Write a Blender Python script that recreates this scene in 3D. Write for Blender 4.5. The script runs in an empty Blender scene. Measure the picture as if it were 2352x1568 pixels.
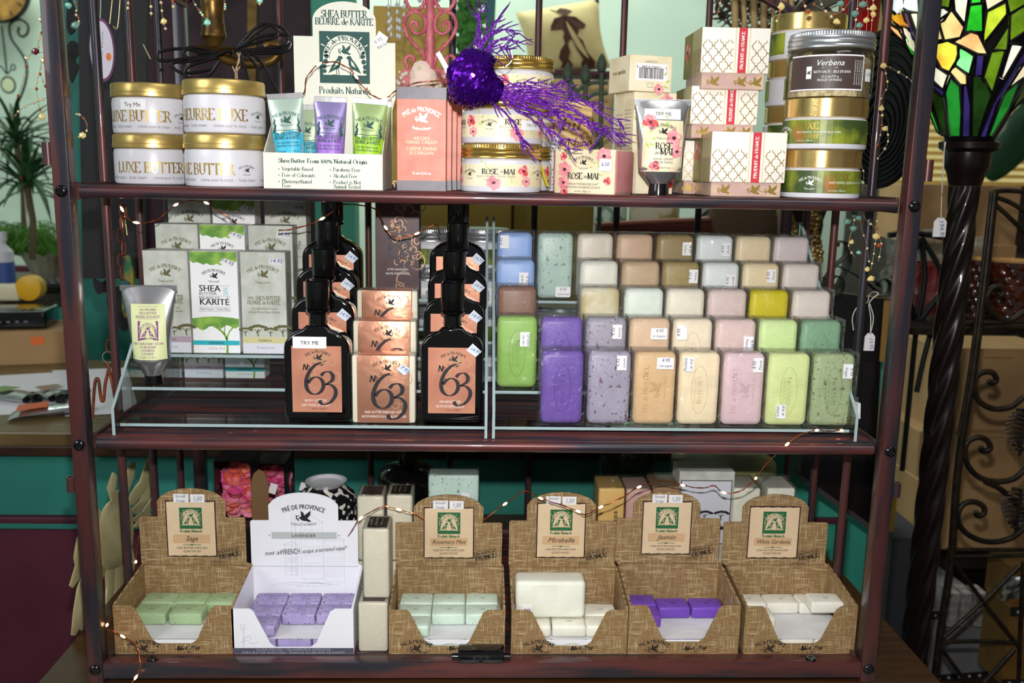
import bpy, bmesh, math, random
from math import sin, cos, pi, radians
from mathutils import Vector, Matrix
RND = random.Random(7)
S = bpy.context.scene
COL = S.collection
# ---------------------------------------------------------------- camera
F, PITCH, YAW, ROLL = 2104.32, .184931, .037651, .019257
CP = Vector((-.017896, -1.092635, .635282))
FW = Vector((sin(YAW)*cos(PITCH), cos(YAW)*cos(PITCH), -sin(PITCH)))
_r = Vector((cos(YAW), -sin(YAW), 0)); _u = _r.cross(FW)
RT = cos(ROLL)*_r + sin(ROLL)*_u
UP = -sin(ROLL)*_r + cos(ROLL)*_u
def at(px, py, Y):
    """point of the plane y=Y that stands at pixel px,py of the 2352x1568 photograph"""
    d = FW*F + RT*(px-1176) - UP*(py-784)
    return CP + d*((Y-CP.y)/d.y)
cam = bpy.data.objects.new('camera', bpy.data.cameras.new('camera')); COL.objects.link(cam)
cam.matrix_world = Matrix(((RT.x, UP.x, -FW.x, CP.x), (RT.y, UP.y, -FW.y, CP.y), (RT.z, UP.z, -FW.z, CP.z), (0, 0, 0, 1)))
cam.data.sensor_width = 36; cam.data.lens = F*36/2352; cam.data.clip_start = .02; cam.data.clip_end = 60
cam.data.dof.use_dof = True; cam.data.dof.focus_distance = 1.17; cam.data.dof.aperture_fstop = 5.6
S.camera = cam
# ---------------------------------------------------------------- light and exposure
S.view_settings.view_transform = 'Standard'; S.view_settings.look = 'None'
S.view_settings.gamma = 1; S.view_settings.use_curve_mapping = False
S.view_settings.exposure = 0.0
w = bpy.data.worlds.new('world'); S.world = w; w.use_nodes = True
w.node_tree.nodes['Background'].inputs[0].default_value = (.80, .86, .90, 1)
w.node_tree.nodes['Background'].inputs[1].default_value = .15
def lamp(name, kind, loc, power, aim=None, **k):
    l = bpy.data.lights.new(name, kind); l.energy = power
    o = bpy.data.objects.new(name, l); COL.objects.link(o); o.location = loc
    if aim: o.rotation_euler = (Vector(aim)-Vector(loc)).to_track_quat('-Z', 'Y').to_euler()
    for a, b in k.items(): setattr(l, a, b)
    return o
lamp('camera_flash', 'SPOT', CP+UP*.105+FW*.02+RT*.0, 52, aim=(0.0, 0, .43), spot_size=radians(112), spot_blend=1.0, shadow_soft_size=.012, color=(1, .985, .96))
lamp('ceiling_panel_rear', 'AREA', (-.6, 2.1, 2.2), 60, aim=(-.3, 3.3, .6), shape='RECTANGLE', size=3.4, size_y=.5, color=(.93, 1, .93))
lamp('lid_reflection_fill', 'AREA', (-2.6, -2.2, 1.9), 45, aim=(0, .3, .3), shape='RECTANGLE', size=1.5, size_y=1.6, color=(.90, .95, 1))  # unseen area light, added for fill and reflections in the metal lids
lamp('ceiling_panel_front', 'AREA', (.9, -1.2, 2.3), 10, aim=(.3, .3, .2), shape='RECTANGLE', size=1.2, size_y=.5, color=(1, .97, .92))
# ---------------------------------------------------------------- materials
def lin(c):
    def f(v):
        v /= 255.
        return v/12.92 if v <= .04045 else ((v+.055)/1.055)**2.4
    return (f(c[0]), f(c[1]), f(c[2]), 1)
MATS = {}
def mat(name, col=(200, 200, 200), rough=.5, metal=0, col2=None, scale=20, stretch=(1, 1, 1), detail=4, lo=.4, hi=.6, bump=0, bscale=None,
        emit=0, trans=0, ior=1.45, coat=0, spec=.5, sss=0, sheen=0, speck=None, sscale=90, sthr=.62, tweak=None):
    if name in MATS: return MATS[name]
    m = bpy.data.materials.new(name); MATS[name] = m; m.use_nodes = True
    nt = m.node_tree; N = nt.nodes; L = nt.links; b = N['Principled BSDF']; I = b.inputs
    I['Base Color'].default_value = lin(col); I['Roughness'].default_value = rough; I['Metallic'].default_value = metal
    I['Specular IOR Level'].default_value = spec; I['IOR'].default_value = ior
    I['Transmission Weight'].default_value = trans; I['Coat Weight'].default_value = coat
    if sss: I['Subsurface Weight'].default_value = sss; I['Subsurface Scale'].default_value = .01
    if emit: I['Emission Color'].default_value = lin(col); I['Emission Strength'].default_value = emit
    m.diffuse_color = lin(col)
    tc = None
    def coord(st=stretch):
        nonlocal tc
        tc = tc or N.new('ShaderNodeTexCoord')
        mp = N.new('ShaderNodeMapping'); mp.inputs['Scale'].default_value = st
        L.new(tc.outputs['Object'], mp.inputs[0]); return mp.outputs[0]
    src = None
    if col2:
        n = N.new('ShaderNodeTexNoise'); n.inputs['Scale'].default_value = scale; n.inputs['Detail'].default_value = detail
        L.new(coord(), n.inputs['Vector'])
        r = N.new('ShaderNodeValToRGB'); e = r.color_ramp.elements
        e[0].position = lo; e[0].color = lin(col); e[1].position = hi; e[1].color = lin(col2)
        L.new(n.outputs['Fac'], r.inputs[0]); src = r.outputs[0]
    if speck:
        n = N.new('ShaderNodeTexNoise'); n.inputs['Scale'].default_value = sscale; n.inputs['Detail'].default_value = 2
        L.new(coord((1, 1, .8)), n.inputs['Vector'])
        r = N.new('ShaderNodeValToRGB'); e = r.color_ramp.elements
        e[0].position = sthr; e[0].color = (0, 0, 0, 1); e[1].position = sthr+.05; e[1].color = (1, 1, 1, 1)
        L.new(n.outputs['Fac'], r.inputs[0])
        mx = N.new('ShaderNodeMix'); mx.data_type = 'RGBA'
        L.new(r.outputs[0], mx.inputs[0])
        if src: L.new(src, mx.inputs[6])
        else: mx.inputs[6].default_value = lin(col)
        mx.inputs[7].default_value = lin(speck); src = mx.outputs[2]
    if src:
        L.new(src, I['Base Color'])
        if emit: L.new(src, I['Emission Color'])
    if bump:
        n = N.new('ShaderNodeTexNoise'); n.inputs['Scale'].default_value = bscale or scale; n.inputs['Detail'].default_value = 3
        L.new(coord(), n.inputs['Vector'])
        bp = N.new('ShaderNodeBump'); bp.inputs['Strength'].default_value = bump; bp.inputs['Distance'].default_value = .002
        L.new(n.outputs['Fac'], bp.inputs['Height']); L.new(bp.outputs[0], I['Normal'])
    if tweak: tweak(m, N, L, b)
    return m
def film(name, fac=.12, rough=.1, bs=70, bump=1., tint=(255, 255, 255), dist=.004, f0=.03):
    """clear plastic: a transparent sheet with a glossy skin"""
    if name in MATS: return MATS[name]
    m = bpy.data.materials.new(name); MATS[name] = m; m.use_nodes = True
    N = m.node_tree.nodes; L = m.node_tree.links; N.remove(N['Principled BSDF']); out = N['Material Output']
    t = N.new('ShaderNodeBsdfTransparent'); t.inputs[0].default_value = lin(tint)
    g = N.new('ShaderNodeBsdfGlossy'); g.inputs['Roughness'].default_value = rough
    fr = N.new('ShaderNodeFresnel'); fr.inputs[0].default_value = 1.45
    ad = N.new('ShaderNodeMath'); ad.operation = 'MULTIPLY_ADD'; ad.inputs[1].default_value = fac*6; ad.inputs[2].default_value = f0; ad.use_clamp = True
    L.new(fr.outputs[0], ad.inputs[0])
    mx = N.new('ShaderNodeMixShader'); L.new(ad.outputs[0], mx.inputs[0]); L.new(t.outputs[0], mx.inputs[1]); L.new(g.outputs[0], mx.inputs[2]); L.new(mx.outputs[0], out.inputs[0])
    if bump:
        tc = N.new('ShaderNodeTexCoord'); n = N.new('ShaderNodeTexNoise'); n.inputs['Scale'].default_value = bs; n.inputs['Detail'].default_value = 3
        n.inputs['Distortion'].default_value = 1.2
        L.new(tc.outputs['Object'], n.inputs['Vector'])
        bp = N.new('ShaderNodeBump'); bp.inputs['Strength'].default_value = bump; bp.inputs['Distance'].default_value = dist
        L.new(n.outputs['Fac'], bp.inputs['Height']); L.new(bp.outputs[0], g.inputs['Normal']); 
    return m
# ---------------------------------------------------------------- mesh builder
class B:
    def __init__(s): s.b = bmesh.new()
    def box(s, x0, x1, y0, y1, z0, z1, bev=0, seg=2, M=None):
        c = bmesh.new()
        bmesh.ops.create_cube(c, size=1)
        for v in c.verts: v.co = Vector(((x0+x1)/2+v.co.x*(x1-x0), (y0+y1)/2+v.co.y*(y1-y0), (z0+z1)/2+v.co.z*(z1-z0)))
        if bev: bmesh.ops.bevel(c, geom=c.edges[:]+c.verts[:], offset=bev, segments=seg, affect='EDGES', profile=.5, clamp_overlap=True)
        s.join(c, M); return s
    def join(s, c, M=None):
        if M is not None: bmesh.ops.transform(c, matrix=M, verts=c.verts)
        mp = [s.b.verts.new(v.co) for v in c.verts]
        c.verts.index_update()
        for f in c.faces:
            try: s.b.faces.new([mp[v.index] for v in f.verts])
            except ValueError: pass
        c.free()
    def raw(s, V, Fs):
        v = [s.b.verts.new(p) for p in V]
        for f in Fs:
            try: s.b.faces.new([v[i] for i in f])
            except ValueError: pass
        return s
    def lathe(s, prof, n=40, c=(0, 0, 0), sx=1, sy=1, cap=True, M=None):
        V = []; Fs = []
        for r, z in prof:
            for i in range(n):
                a = 2*pi*i/n; p = Vector((c[0]+r*cos(a)*sx, c[1]+r*sin(a)*sy, c[2]+z)); V.append(M @ p if M is not None else p)
        for k in range(len(prof)-1):
            for i in range(n): j = (i+1) % n; Fs.append((k*n+i, k*n+j, (k+1)*n+j, (k+1)*n+i))
        if cap:
            if prof[0][0] > 1e-6: Fs.append(tuple(range(n-1, -1, -1)))
            if prof[-1][0] > 1e-6: Fs.append(tuple((len(prof)-1)*n+i for i in range(n)))
        return s.raw(V, Fs)
    def tube(s, pts, r, n=8, closed=False, cap=True, flat=1):
        P = [Vector(p) for p in pts]; m = len(P); V = []; Fs = []
        rr = r if isinstance(r, (list, tuple)) else [r]*m
        nrm = None
        for i in range(m):
            a = P[(i-1) % m] if (i or closed) else P[0]; b = P[(i+1) % m] if (i < m-1 or closed) else P[-1]
            t = (b-a)
            t = t.normalized() if t.length > 1e-9 else Vector((0, 0, 1))
            if nrm is None: nrm = t.cross(Vector((0, 1, 0))) if abs(t.y) < .9 else t.cross(Vector((0, 0, 1)))
            nrm = (nrm - t*nrm.dot(t)); nrm = nrm.normalized() if nrm.length > 1e-6 else t.orthogonal().normalized()
            bi = t.cross(nrm)
            for k in range(n): a_ = 2*pi*k/n; V.append(P[i]+nrm*(cos(a_)*rr[i])+bi*(sin(a_)*rr[i]*flat))
        for i in range(m if closed else m-1):
            for k in range(n): j = (k+1) % n; i2 = (i+1) % m; Fs.append((i*n+k, i*n+j, i2*n+j, i2*n+k))
        if cap and not closed: Fs.append(tuple(range(n-1, -1, -1))); Fs.append(tuple((m-1)*n+k for k in range(n)))
        return s.raw(V, Fs)
    def prism(s, poly, t, f):
        """poly: 2-D outline; f(u,v,w) -> 3-D; thickness t along w"""
        n = len(poly); V = [f(u, v, 0) for u, v in poly]+[f(u, v, t) for u, v in poly]
        Fs = [tuple(range(n)), tuple(range(2*n-1, n-1, -1))]+[(i, (i+1) % n, n+(i+1) % n, n+i) for i in range(n)]
        return s.raw(V, Fs)
    def ball(s, c, r, n=10, sx=1, sy=1, sz=1, M=None):
        prof = [(max(r*sin(pi*i/n), 1e-5), -r*cos(pi*i/n)*sz) for i in range(n+1)]
        return s.lathe(prof, n*2-4 if n > 6 else 8, c, sx, sy, cap=False, M=M)
    def ob(s, name, m, par=None, smooth=None, kind=None, label=None, norm=True):
        if norm: bmesh.ops.recalc_face_normals(s.b, faces=s.b.faces)
        me = bpy.data.meshes.new(name); s.b.to_mesh(me); s.b.free()
        o = bpy.data.objects.new(name, me); COL.objects.link(o)
        if m: me.materials.append(m)
        if smooth is not None:
            me.polygons.foreach_set('use_smooth', [True]*len(me.polygons))
            me.set_sharp_from_angle(angle=radians(smooth))
        if par: o.parent = par
        if kind: o['kind'] = kind
        if label: o['label'] = label
        return o
LABELS = set()
def thing(name, label, cat, loc=(0, 0, 0), rz=0, group=None, o=None):
    if o is None:
        o = bpy.data.objects.new(name, None); COL.objects.link(o); o.empty_display_size = .02
        o.location = loc; o.rotation_euler = (0, 0, rz)
    o['label'] = label; o['category'] = cat
    if group: o['group'] = group
    return o
def struct(o): o['kind'] = 'structure'; return o
def cr(pts, k=6, closed=False):
    """Catmull-Rom through 2-D or 3-D points"""
    P = [Vector(p) for p in pts]; n = len(P); out = []
    for i in range(n if closed else n-1):
        p0 = P[(i-1) % n] if (closed or i) else P[0]*2-P[1]; p1 = P[i]; p2 = P[(i+1) % n]
        p3 = P[(i+2) % n] if (closed or i+2 < n) else P[-1]*2-P[-2]
        for j in range(k):
            t = j/k; out.append(.5*((2*p1)+(p2-p0)*t+(2*p0-5*p1+4*p2-p3)*t*t+(3*p1-p0-3*p2+p3)*t**3))
    if not closed: out.append(P[-1])
    return out
def P3(l, Y): return [at(x, y, Y) for x, y in l]
# ---------------------------------------------------------------- print: lettering and flat graphics laid on a surface
def A_(cx, cy, rx, ry, a0, a1):
    n = max(3, int(abs(a1-a0)/28)); return [(cx+rx*cos(radians(a0+(a1-a0)*i/n)), cy+ry*sin(radians(a0+(a1-a0)*i/n))) for i in range(n+1)]
GL = {'A': (.74, "L.02 0 .37 1;L.37 1 .72 0;L.15 .34 .59 .34;S.02 0;S.72 0"), 'B': (.62, "L.1 0 .1 1;L.1 1 .32 1;A.32 .77 .2 .23 90 -90;L.1 .54 .35 .54;A.35 .27 .23 .27 90 -90;L.35 0 .1 0;S.05 0;S.05 1"),
 'C': (.7, "A.4 .5 .36 .5 48 312;L.64 .72 .64 .98"), 'D': (.76, "L.1 0 .1 1;L.1 1 .32 1;A.32 .5 .38 .5 90 -90;L.32 0 .1 0;S.05 0;S.05 1"),
 'E': (.6, "L.1 0 .1 1;L.1 1 .54 1;L.1 .52 .42 .52;L.1 0 .56 0;L.54 1 .54 .84;L.56 0 .56 .18;S.05 0;S.05 1"), 'F': (.56, "L.1 0 .1 1;L.1 1 .54 1;L.1 .52 .42 .52;L.54 1 .54 .84;S.1 0;S.05 1"),
 'G': (.76, "A.4 .5 .36 .5 48 318;L.67 .42 .67 .08;L.66 .72 .66 .98;S.67 .44"), 'H': (.78, "L.1 0 .1 1;L.66 0 .66 1;L.1 .52 .66 .52;S.1 0;S.1 1;S.66 0;S.66 1"),
 'I': (.3, "L.15 0 .15 1;S.15 0;S.15 1"), 'K': (.7, "L.1 0 .1 1;L.1 .42 .6 1;L.28 .6 .68 0;S.1 0;S.1 1;S.6 1;S.66 0"), 'L': (.58, "L.1 0 .1 1;L.1 0 .54 0;L.54 0 .54 .2;S.05 0;S.1 1"),
 'M': (.9, "L.1 0 .12 1;L.12 1 .44 .1;L.44 .1 .76 1;L.78 1 .8 0;S.1 0;S.08 1;S.8 0;S.8 1"), 'N': (.8, "L.1 0 .1 1;L.1 1 .68 0;L.68 0 .68 1;S.1 0;S.06 1;S.68 1"),
 'O': (.8, "A.4 .5 .35 .5 0 360"), 'P': (.6, "L.1 0 .1 1;L.1 1 .3 1;A.3 .74 .23 .26 90 -90;L.3 .48 .1 .48;S.1 0;S.05 1"),
 'R': (.68, "L.1 0 .1 1;L.1 1 .3 1;A.3 .75 .22 .25 90 -90;L.3 .5 .1 .5;L.32 .5 .66 0;S.1 0;S.05 1;S.66 0"), 'S': (.54, "A.27 .75 .19 .25 35 250;A.27 .26 .22 .26 80 -150;L.46 .8 .46 .98;L.05 .02 .05 .2"),
 'T': (.66, "L.33 0 .33 1;L.03 1 .63 1;L.03 1 .03 .84;L.63 1 .63 .84;S.33 0"), 'U': (.76, "L.12 1 .12 .34;A.38 .34 .26 .34 180 360;L.64 1 .64 .34;S.12 1;S.64 1"),
 'V': (.72, "L.02 1 .36 0;L.36 0 .7 1;S.04 1;S.68 1"), 'W': (.96, "L.02 1 .26 0;L.26 0 .5 .95;L.46 1 .7 0;L.7 0 .92 1;S.04 1;S.9 1"), 'X': (.72, "L.06 1 .66 0;L.04 0 .66 1;S.06 1;S.66 1;S.06 0;S.66 0"),
 'Y': (.7, "L.04 1 .35 .48;L.35 .48 .66 1;L.35 .48 .35 0;S.04 1;S.66 1;S.35 0"), 'Q': (.8, "A.4 .5 .35 .5 0 360;L.4 .1 .75 -.2"),
 'a': (.5, "A.23 .28 .19 .28 30 330;L.42 .6 .42 0"), 'b': (.52, "L.08 1 .08 0;A.28 .3 .2 .3 -150 150"), 'c': (.46, "A.25 .3 .21 .3 50 310"), 'd': (.54, "L.44 1 .44 0;A.24 .3 .2 .3 30 330"),
 'e': (.5, "A.25 .3 .21 .3 0 310;L.04 .32 .46 .32"), 'f': (.34, "L.14 0 .14 .8;A.27 .8 .13 .18 180 60;L0 .6 .32 .6;S.14 0"), 'g': (.5, "A.23 .33 .18 .27 0 360;L.42 .6 .42 -.08;A.23 -.08 .19 .2 0 -150"),
 'h': (.54, "L.08 1 .08 0;A.26 .4 .18 .2 170 0;L.44 .4 .44 0;S.08 0;S.44 0"), 'i': (.22, "L.11 .6 .11 0;L.11 .8 .11 .92;S.11 0"), 'j': (.22, "L.11 .6 .11 -.2;L.11 .8 .11 .92"), 'l': (.22, "L.11 1 .11 0;S.11 0"),
 'm': (.8, "L.08 .6 .08 0;A.23 .42 .15 .18 170 0;L.38 .42 .38 0;A.53 .42 .15 .18 170 0;L.68 .42 .68 0;S.08 0;S.38 0;S.68 0"), 'n': (.54, "L.08 .6 .08 0;A.26 .4 .18 .2 170 0;L.44 .4 .44 0;S.08 0;S.44 0"),
 'o': (.54, "A.27 .3 .22 .3 0 360"), 'p': (.54, "L.08 .6 .08 -.3;A.28 .3 .2 .3 -150 150"), 'q': (.54, "L.44 .6 .44 -.3;A.24 .3 .2 .3 30 330"), 'r': (.4, "L.08 .6 .08 0;A.24 .4 .15 .2 170 50;S.08 0"),
 's': (.42, "A.21 .45 .13 .15 40 260;A.21 .15 .15 .16 80 -140"), 't': (.34, "L.14 .85 .14 .15;A.26 .15 .12 .15 180 300;L0 .6 .3 .6"), 'u': (.54, "L.08 .6 .08 .2;A.26 .2 .18 .2 180 360;L.44 .6 .44 0"),
 'v': (.44, "L.02 .6 .22 0;L.22 0 .42 .6"), 'x': (.46, "L.04 .6 .42 0;L.04 0 .42 .6"), 'y': (.46, "L.02 .6 .22 0;L.42 .6 .14 -.3"), 'k': (.5, "L.08 1 .08 0;L.08 .25 .4 .6;L.2 .38 .46 0"), 'z': (.44, "L.04 .6 .4 .6;L.4 .6 .04 0;L.04 0 .42 0"),
 '0': (.56, "A.28 .42 .22 .42 0 360"), '1': (.34, "L.18 0 .18 .84;L.05 .7 .18 .84;S.18 0"), '2': (.52, "A.25 .62 .18 .22 160 -30;L.42 .52 .05 0;L.05 0 .48 0"), '3': (.5, "A.23 .64 .17 .2 150 -90;A.23 .22 .2 .22 90 -150"),
 '5': (.5, "L.1 .84 .44 .84;L.1 .84 .1 .5;A.24 .26 .2 .26 120 -150"), '6': (.5, "A.26 .26 .2 .26 0 360;L.08 .3 .36 .9"), '7': (.48, "L.04 .84 .44 .84;L.44 .84 .16 0"), '8': (.5, "A.25 .64 .16 .2 0 360;A.25 .22 .2 .22 0 360"), '9': (.5, "A.24 .58 .19 .25 0 360;L.42 .55 .14 0"), '4': (.5, "L.36 0 .36 .84;L.36 .84 .04 .26;L.04 .26 .48 .26"),
 '.': (.2, "L.1 0 .1 .1"), ',': (.2, "L.1 .08 .06 -.12"), '-': (.34, "L.04 .32 .3 .32"), '%': (.8, "A.2 .62 .14 .2 0 360;A.6 .2 .14 .2 0 360;L.12 0 .68 .84"), "'": (.18, "L.09 .8 .09 1"), '/': (.4, "L.02 -.1 .38 1"), '*': (.3, "L.15 .7 .15 1;L.05 .8 .25 .9;L.25 .8 .05 .9"), '$': (.5, "A.25 .6 .17 .2 35 250;A.25 .22 .2 .22 80 -150;L.25 -.1 .25 .95")}
def ribbon(pts, wf):
    """2-D stroke; wf(i, direction) gives the half width"""
    V = []; m = len(pts)
    for i in range(m):
        a = pts[max(i-1, 0)]; b = pts[min(i+1, m-1)]
        if i == m-1 and pts[0] == pts[-1] or (i == 0 and (Vector(pts[0])-Vector(pts[-1])).length < 1e-6): a = pts[-2]; b = pts[1]
        dx, dy = b[0]-a[0], b[1]-a[1]; l = math.hypot(dx, dy) or 1; h = wf(i, (dx/l, dy/l))
        V += [(pts[i][0]-dy/l*h, pts[i][1]+dx/l*h), (pts[i][0]+dy/l*h, pts[i][1]-dx/l*h)]
    return V, [(2*i, 2*i+1, 2*i+3, 2*i+2) for i in range(m-1)]
_gc = {}
def glyph(ch, wt):
    if (ch, wt) in _gc: return _gc[(ch, wt)]
    base = {'É': 'E', 'é': 'e', 'è': 'e', 'À': 'A', 'Ê': 'E'}.get(ch, ch)
    wd, sp = GL.get(base, (.3, ''))
    V = []; Fs = []
    th, tn = .085*wt, .028*wt
    def wf(i, d):
        k = abs(d[1]); k = k*k
        if d[0]*d[1] > 0 and abs(d[0]) > .25: k *= .25
        return tn+(th-tn)*k
    def add(r):
        n = len(V); V.extend(r[0]); Fs.extend([tuple(n+i for i in f) for f in r[1]])
    for t in sp.split(';'):
        if not t: continue
        a = [float(x) for x in t[1:].split()]
        if t[0] == 'L': add(ribbon([(a[0], a[1]), (a[2], a[3])], wf))
        elif t[0] == 'A': add(ribbon(A_(*a), wf))
        else: add(([(a[0]-.12, a[1]-.025*wt), (a[0]+.12, a[1]-.025*wt), (a[0]+.12, a[1]+.025*wt), (a[0]-.12, a[1]+.025*wt)], [(0, 1, 2, 3)]))
    if ch in 'ÉéèÀ':
        y = 1.1 if ch in 'ÉÀ' else .74
        add(ribbon([(wd*.4, y), (wd*.62, y+.16)], lambda i, d: .035))
    _gc[(ch, wt)] = (wd, V, Fs); return _gc[(ch, wt)]
_sc = {}
def sans(s):
    if s in _sc: return _sc[s]
    c = bpy.data.curves.new('t', 'FONT'); c.body = s; c.resolution_u = 2; c.size = 1.37
    o = bpy.data.objects.new('t', c)
    me = bpy.data.meshes.new_from_object(o)
    V = [(v.co.x, v.co.y) for v in me.vertices]; Fs = [tuple(p.vertices) for p in me.polygons]
    bpy.data.objects.remove(o); bpy.data.curves.remove(c); bpy.data.meshes.remove(me)
    _sc[s] = (max([v[0] for v in V], default=.1), V, Fs); return _sc[s]
def serif(s, wt=1., sp=.06):
    V = []; Fs = []; x = 0
    for ch in s:
        if ch == ' ': x += .34; continue
        wd, v, f = glyph(ch, wt); n = len(V)
        V += [(a+x, b) for a, b in v]; Fs += [tuple(n+i for i in q) for q in f]; x += wd+sp
    return x-sp, V, Fs
BIRD = [[(.28, .36), (.36, .60), (.33, .98), (.52, .80), (.58, .55), (.5, .42)], [(.46, .42), (.62, .66), (.98, 1.0), (.93, .62), (.74, .38), (.6, .34)],
        [(.2, .42), (.3, .5), (.5, .48), (.72, .42), (.82, .30), (1.0, .16), (.86, .08), (.7, .16), (.5, .18), (.34, .26), (.28, .36)],
        [(.0, .5), (.06, .64), (.14, .52), (.08, .44)], [(.0, .34), (.08, .44), (.16, .38), (.1, .28)], [(.1, .2), (.14, .32), (.24, .3), (.2, .18)], [(.14, .56), (.2, .66), (.24, .54)], [(.05, .36), (.24, .40), (.24, .37), (.05, .33)]]
class Pr:
    """collects print on one surface; mp(u, v, lift) -> point"""
    def __init__(s, mp): s.mp = mp; s.d = {}; s.lay = 0
    def put(s, V, Fs, m, lift):
        d = s.d.setdefault(m.name, (m, [], [])); n = len(d[1])
        d[1].extend(s.mp(u, v, lift) for u, v in V); d[2].extend(tuple(n+i for i in f) for f in Fs)
    def text(s, t, x, y, h, m, al='c', wt=1., rot=0, arc=0, sh=0, sa=False, sp=.06, sx=1, lift=.00045, fit=0):
        wd, V, Fs = sans(t) if sa else serif(t, wt, sp)
        if fit: sx = fit/(wd*h)
        k = {'c': -.5, 'l': 0, 'r': -1}[al]; ca, sn = cos(radians(rot)), sin(radians(rot)); out = []
        for u, v in V:
            u = (u+wd*k+v*sh)*h*sx; v = v*h
            if arc: a = u/arc; u, v = sin(a)*(arc+v), cos(a)*(arc+v)-arc
            out.append((x+u*ca-v*sn, y+u*sn+v*ca))
        s.put(out, Fs, m, lift); return s
    def poly(s, P, m, lift=.0002): s.put(P, [tuple(range(len(P)))], m, lift); return s
    def rect(s, x0, x1, y0, y1, m, lift=.0002, n=1):
        V = []; 
        for i in range(n+1): x = x0+(x1-x0)*i/n; V += [(x, y0), (x, y1)]
        s.put(V, [(2*i, 2*i+2, 2*i+3, 2*i+1) for i in range(n)], m, lift); return s
    def frame(s, x0, x1, y0, y1, t, m, lift=.0002, n=1):
        s.rect(x0, x1, y0, y0+t, m, lift, n); s.rect(x0, x1, y1-t, y1, m, lift, n); s.rect(x0, x0+t, y0+t, y1-t, m, lift); s.rect(x1-t, x1, y0+t, y1-t, m, lift); return s
    def disc(s, x, y, rx, ry, m, lift=.0002, n=16, rot=0):
        s.poly([(x+rx*cos(2*pi*i/n)*cos(rot)-ry*sin(2*pi*i/n)*sin(rot), y+rx*cos(2*pi*i/n)*sin(rot)+ry*sin(2*pi*i/n)*cos(rot)) for i in range(n)], m, lift); return s
    def line(s, pts, w, m, lift=.0003, smooth=0, taper=False):
        p = [tuple(q) for q in cr(pts, smooth)] if smooth else pts; n = len(p)-1
        s.put(*ribbon([(q[0], q[1]) for q in p], (lambda i, d: w/2*(1-abs(2*i/n-1)**2*.85)) if taper else (lambda i, d: w/2)), m, lift); return s
    def bird(s, x, y, z, m, lift=.0004, flip=1):
        for k, P in enumerate(BIRD): s.poly([(x+(u-.5)*z*flip, y+(v-.5)*z*.85) for u, v in P], m, lift+k*2e-5)
        return s
    def logo(s, x, y, w, m, lift=.0005, sub=True, cap='PRÉ de PROVENCE', sb='Product of France'):
        s.text(cap, x, y+w*.14, w*.115, m, arc=w*.75, fit=w, lift=lift)
        s.bird(x, y-w*.04, w*.36, m, lift)
        if sub: s.text(sb, x, y-w*.36, w*.07, m, arc=-w*.8, fit=w*.52, lift=lift)
        return s
    def emblem(s, x, y, w, dk, lt, lift=.0003, cap=None):
        h = w*.5; s.rect(x-h, x+h, y-h, y+h, dk, lift)
        L2 = lift+.0002; L3 = lift+.0004
        pts = [(x+.43*w*cos(a), y+.0*w+.43*w*sin(a)) for a in [pi*i/14 for i in range(15)]]
        s.poly(pts+[(x-.43*w, y-.34*w), (x+.43*w, y-.34*w)], lt, L2)
        for i in range(9):
            a = radians(8+i*20.5); r0, r1 = .45*w, .53*w
            if abs(cos(a)*r1) < h*.97 and sin(a)*r1 < h*.97: s.line([(x+r0*cos(a), y+r0*sin(a)), (x+r1*cos(a), y+r1*sin(a))], w*.02, lt, L2)
        s.text('PRÉ de PROVENCE', x, y+.33*w, w*.085, dk, arc=.33*w, fit=w*1.0, lift=L3, wt=1.1)
        s.line([(x+.31*w*cos(pi*i/12), y+.31*w*sin(pi*i/12)-.02*w) for i in range(13)], w*.012, dk, L3)
        s.bird(x, y+.14*w, w*.26, dk, L3)
        for f in (-1, 1):
            s.poly([(x+f*(a)*w, y+b*w) for a, b in ((.03, -.005), (.07, .03), (.12, .03), (.15, -.03), (.21, -.10), (.27, -.19), (.33, -.31), (.25, -.27), (.19, -.24), (.12, -.21), (.08, -.14), (.075, -.05))], dk, L3)
            s.poly([(x+f*(a)*w, y+b*w) for a, b in ((.12, -.06), (.17, -.10), (.22, -.20), (.14, -.15))], lt, L3+.0001); s.line([(x+f*.13*w, y-.2*w), (x+f*.11*w, y-.34*w)], w*.014, dk, L3); s.line([(x+f*.16*w, y-.2*w), (x+f*.16*w, y-.34*w)], w*.014, dk, L3)
            for k, (a, b, r) in enumerate(((.38, -.08, .05), (.36, .02, .045), (.41, -.18, .05), (.37, .1, .03), (.4, -.27, .04))): s.disc(x+f*a*w, y+b*w, r*w, r*w, dk, L3, 8)
        s.poly([(x-.43*w, y-.36*w), (x-.2*w, y-.33*w), (x, y-.37*w), (x+.2*w, y-.33*w), (x+.43*w, y-.36*w), (x+.43*w, y-.45*w), (x-.43*w, y-.45*w)], dk, L3)
        if cap: s.text('Produits Naturels', x, y-h-w*.17, w*.13, cap, fit=w, lift=L3)
        return s
    def ob(s, par, name='lettering', names={}):
        for k, (m, V, Fs) in s.d.items():
            b = B(); b.raw(V, Fs); b.ob(names.get(k, name), m, par, norm=False, kind='stuff')
def flat(y=0, ox=0, oz=0, up=None):
    return lambda u, v, l: Vector((ox+u, y-l, oz+v))
def cyl(r, oz=0, a0=-pi/2, rx=None):
    return lambda u, v, l: Vector(((r+l)*cos(a0+u/r), (r+l)*sin(a0+u/r), oz+v))
INK = mat('ink_black', (28, 26, 28), .6); INKB = mat('ink_blue_pen', (58, 66, 130), .6); INKG = mat('ink_dark_green', (30, 76, 70), .6)
PAPER = mat('paper_white', (238, 236, 238), .6); GREY = mat('ink_grey', (120, 120, 125), .6); GREYL = mat('ink_light_grey', (186, 188, 196), .6)
GOLDP = mat('gold_foil', (206, 172, 92), .28, .75); WHITEP = mat('ink_white', (235, 235, 232), .6)
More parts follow.
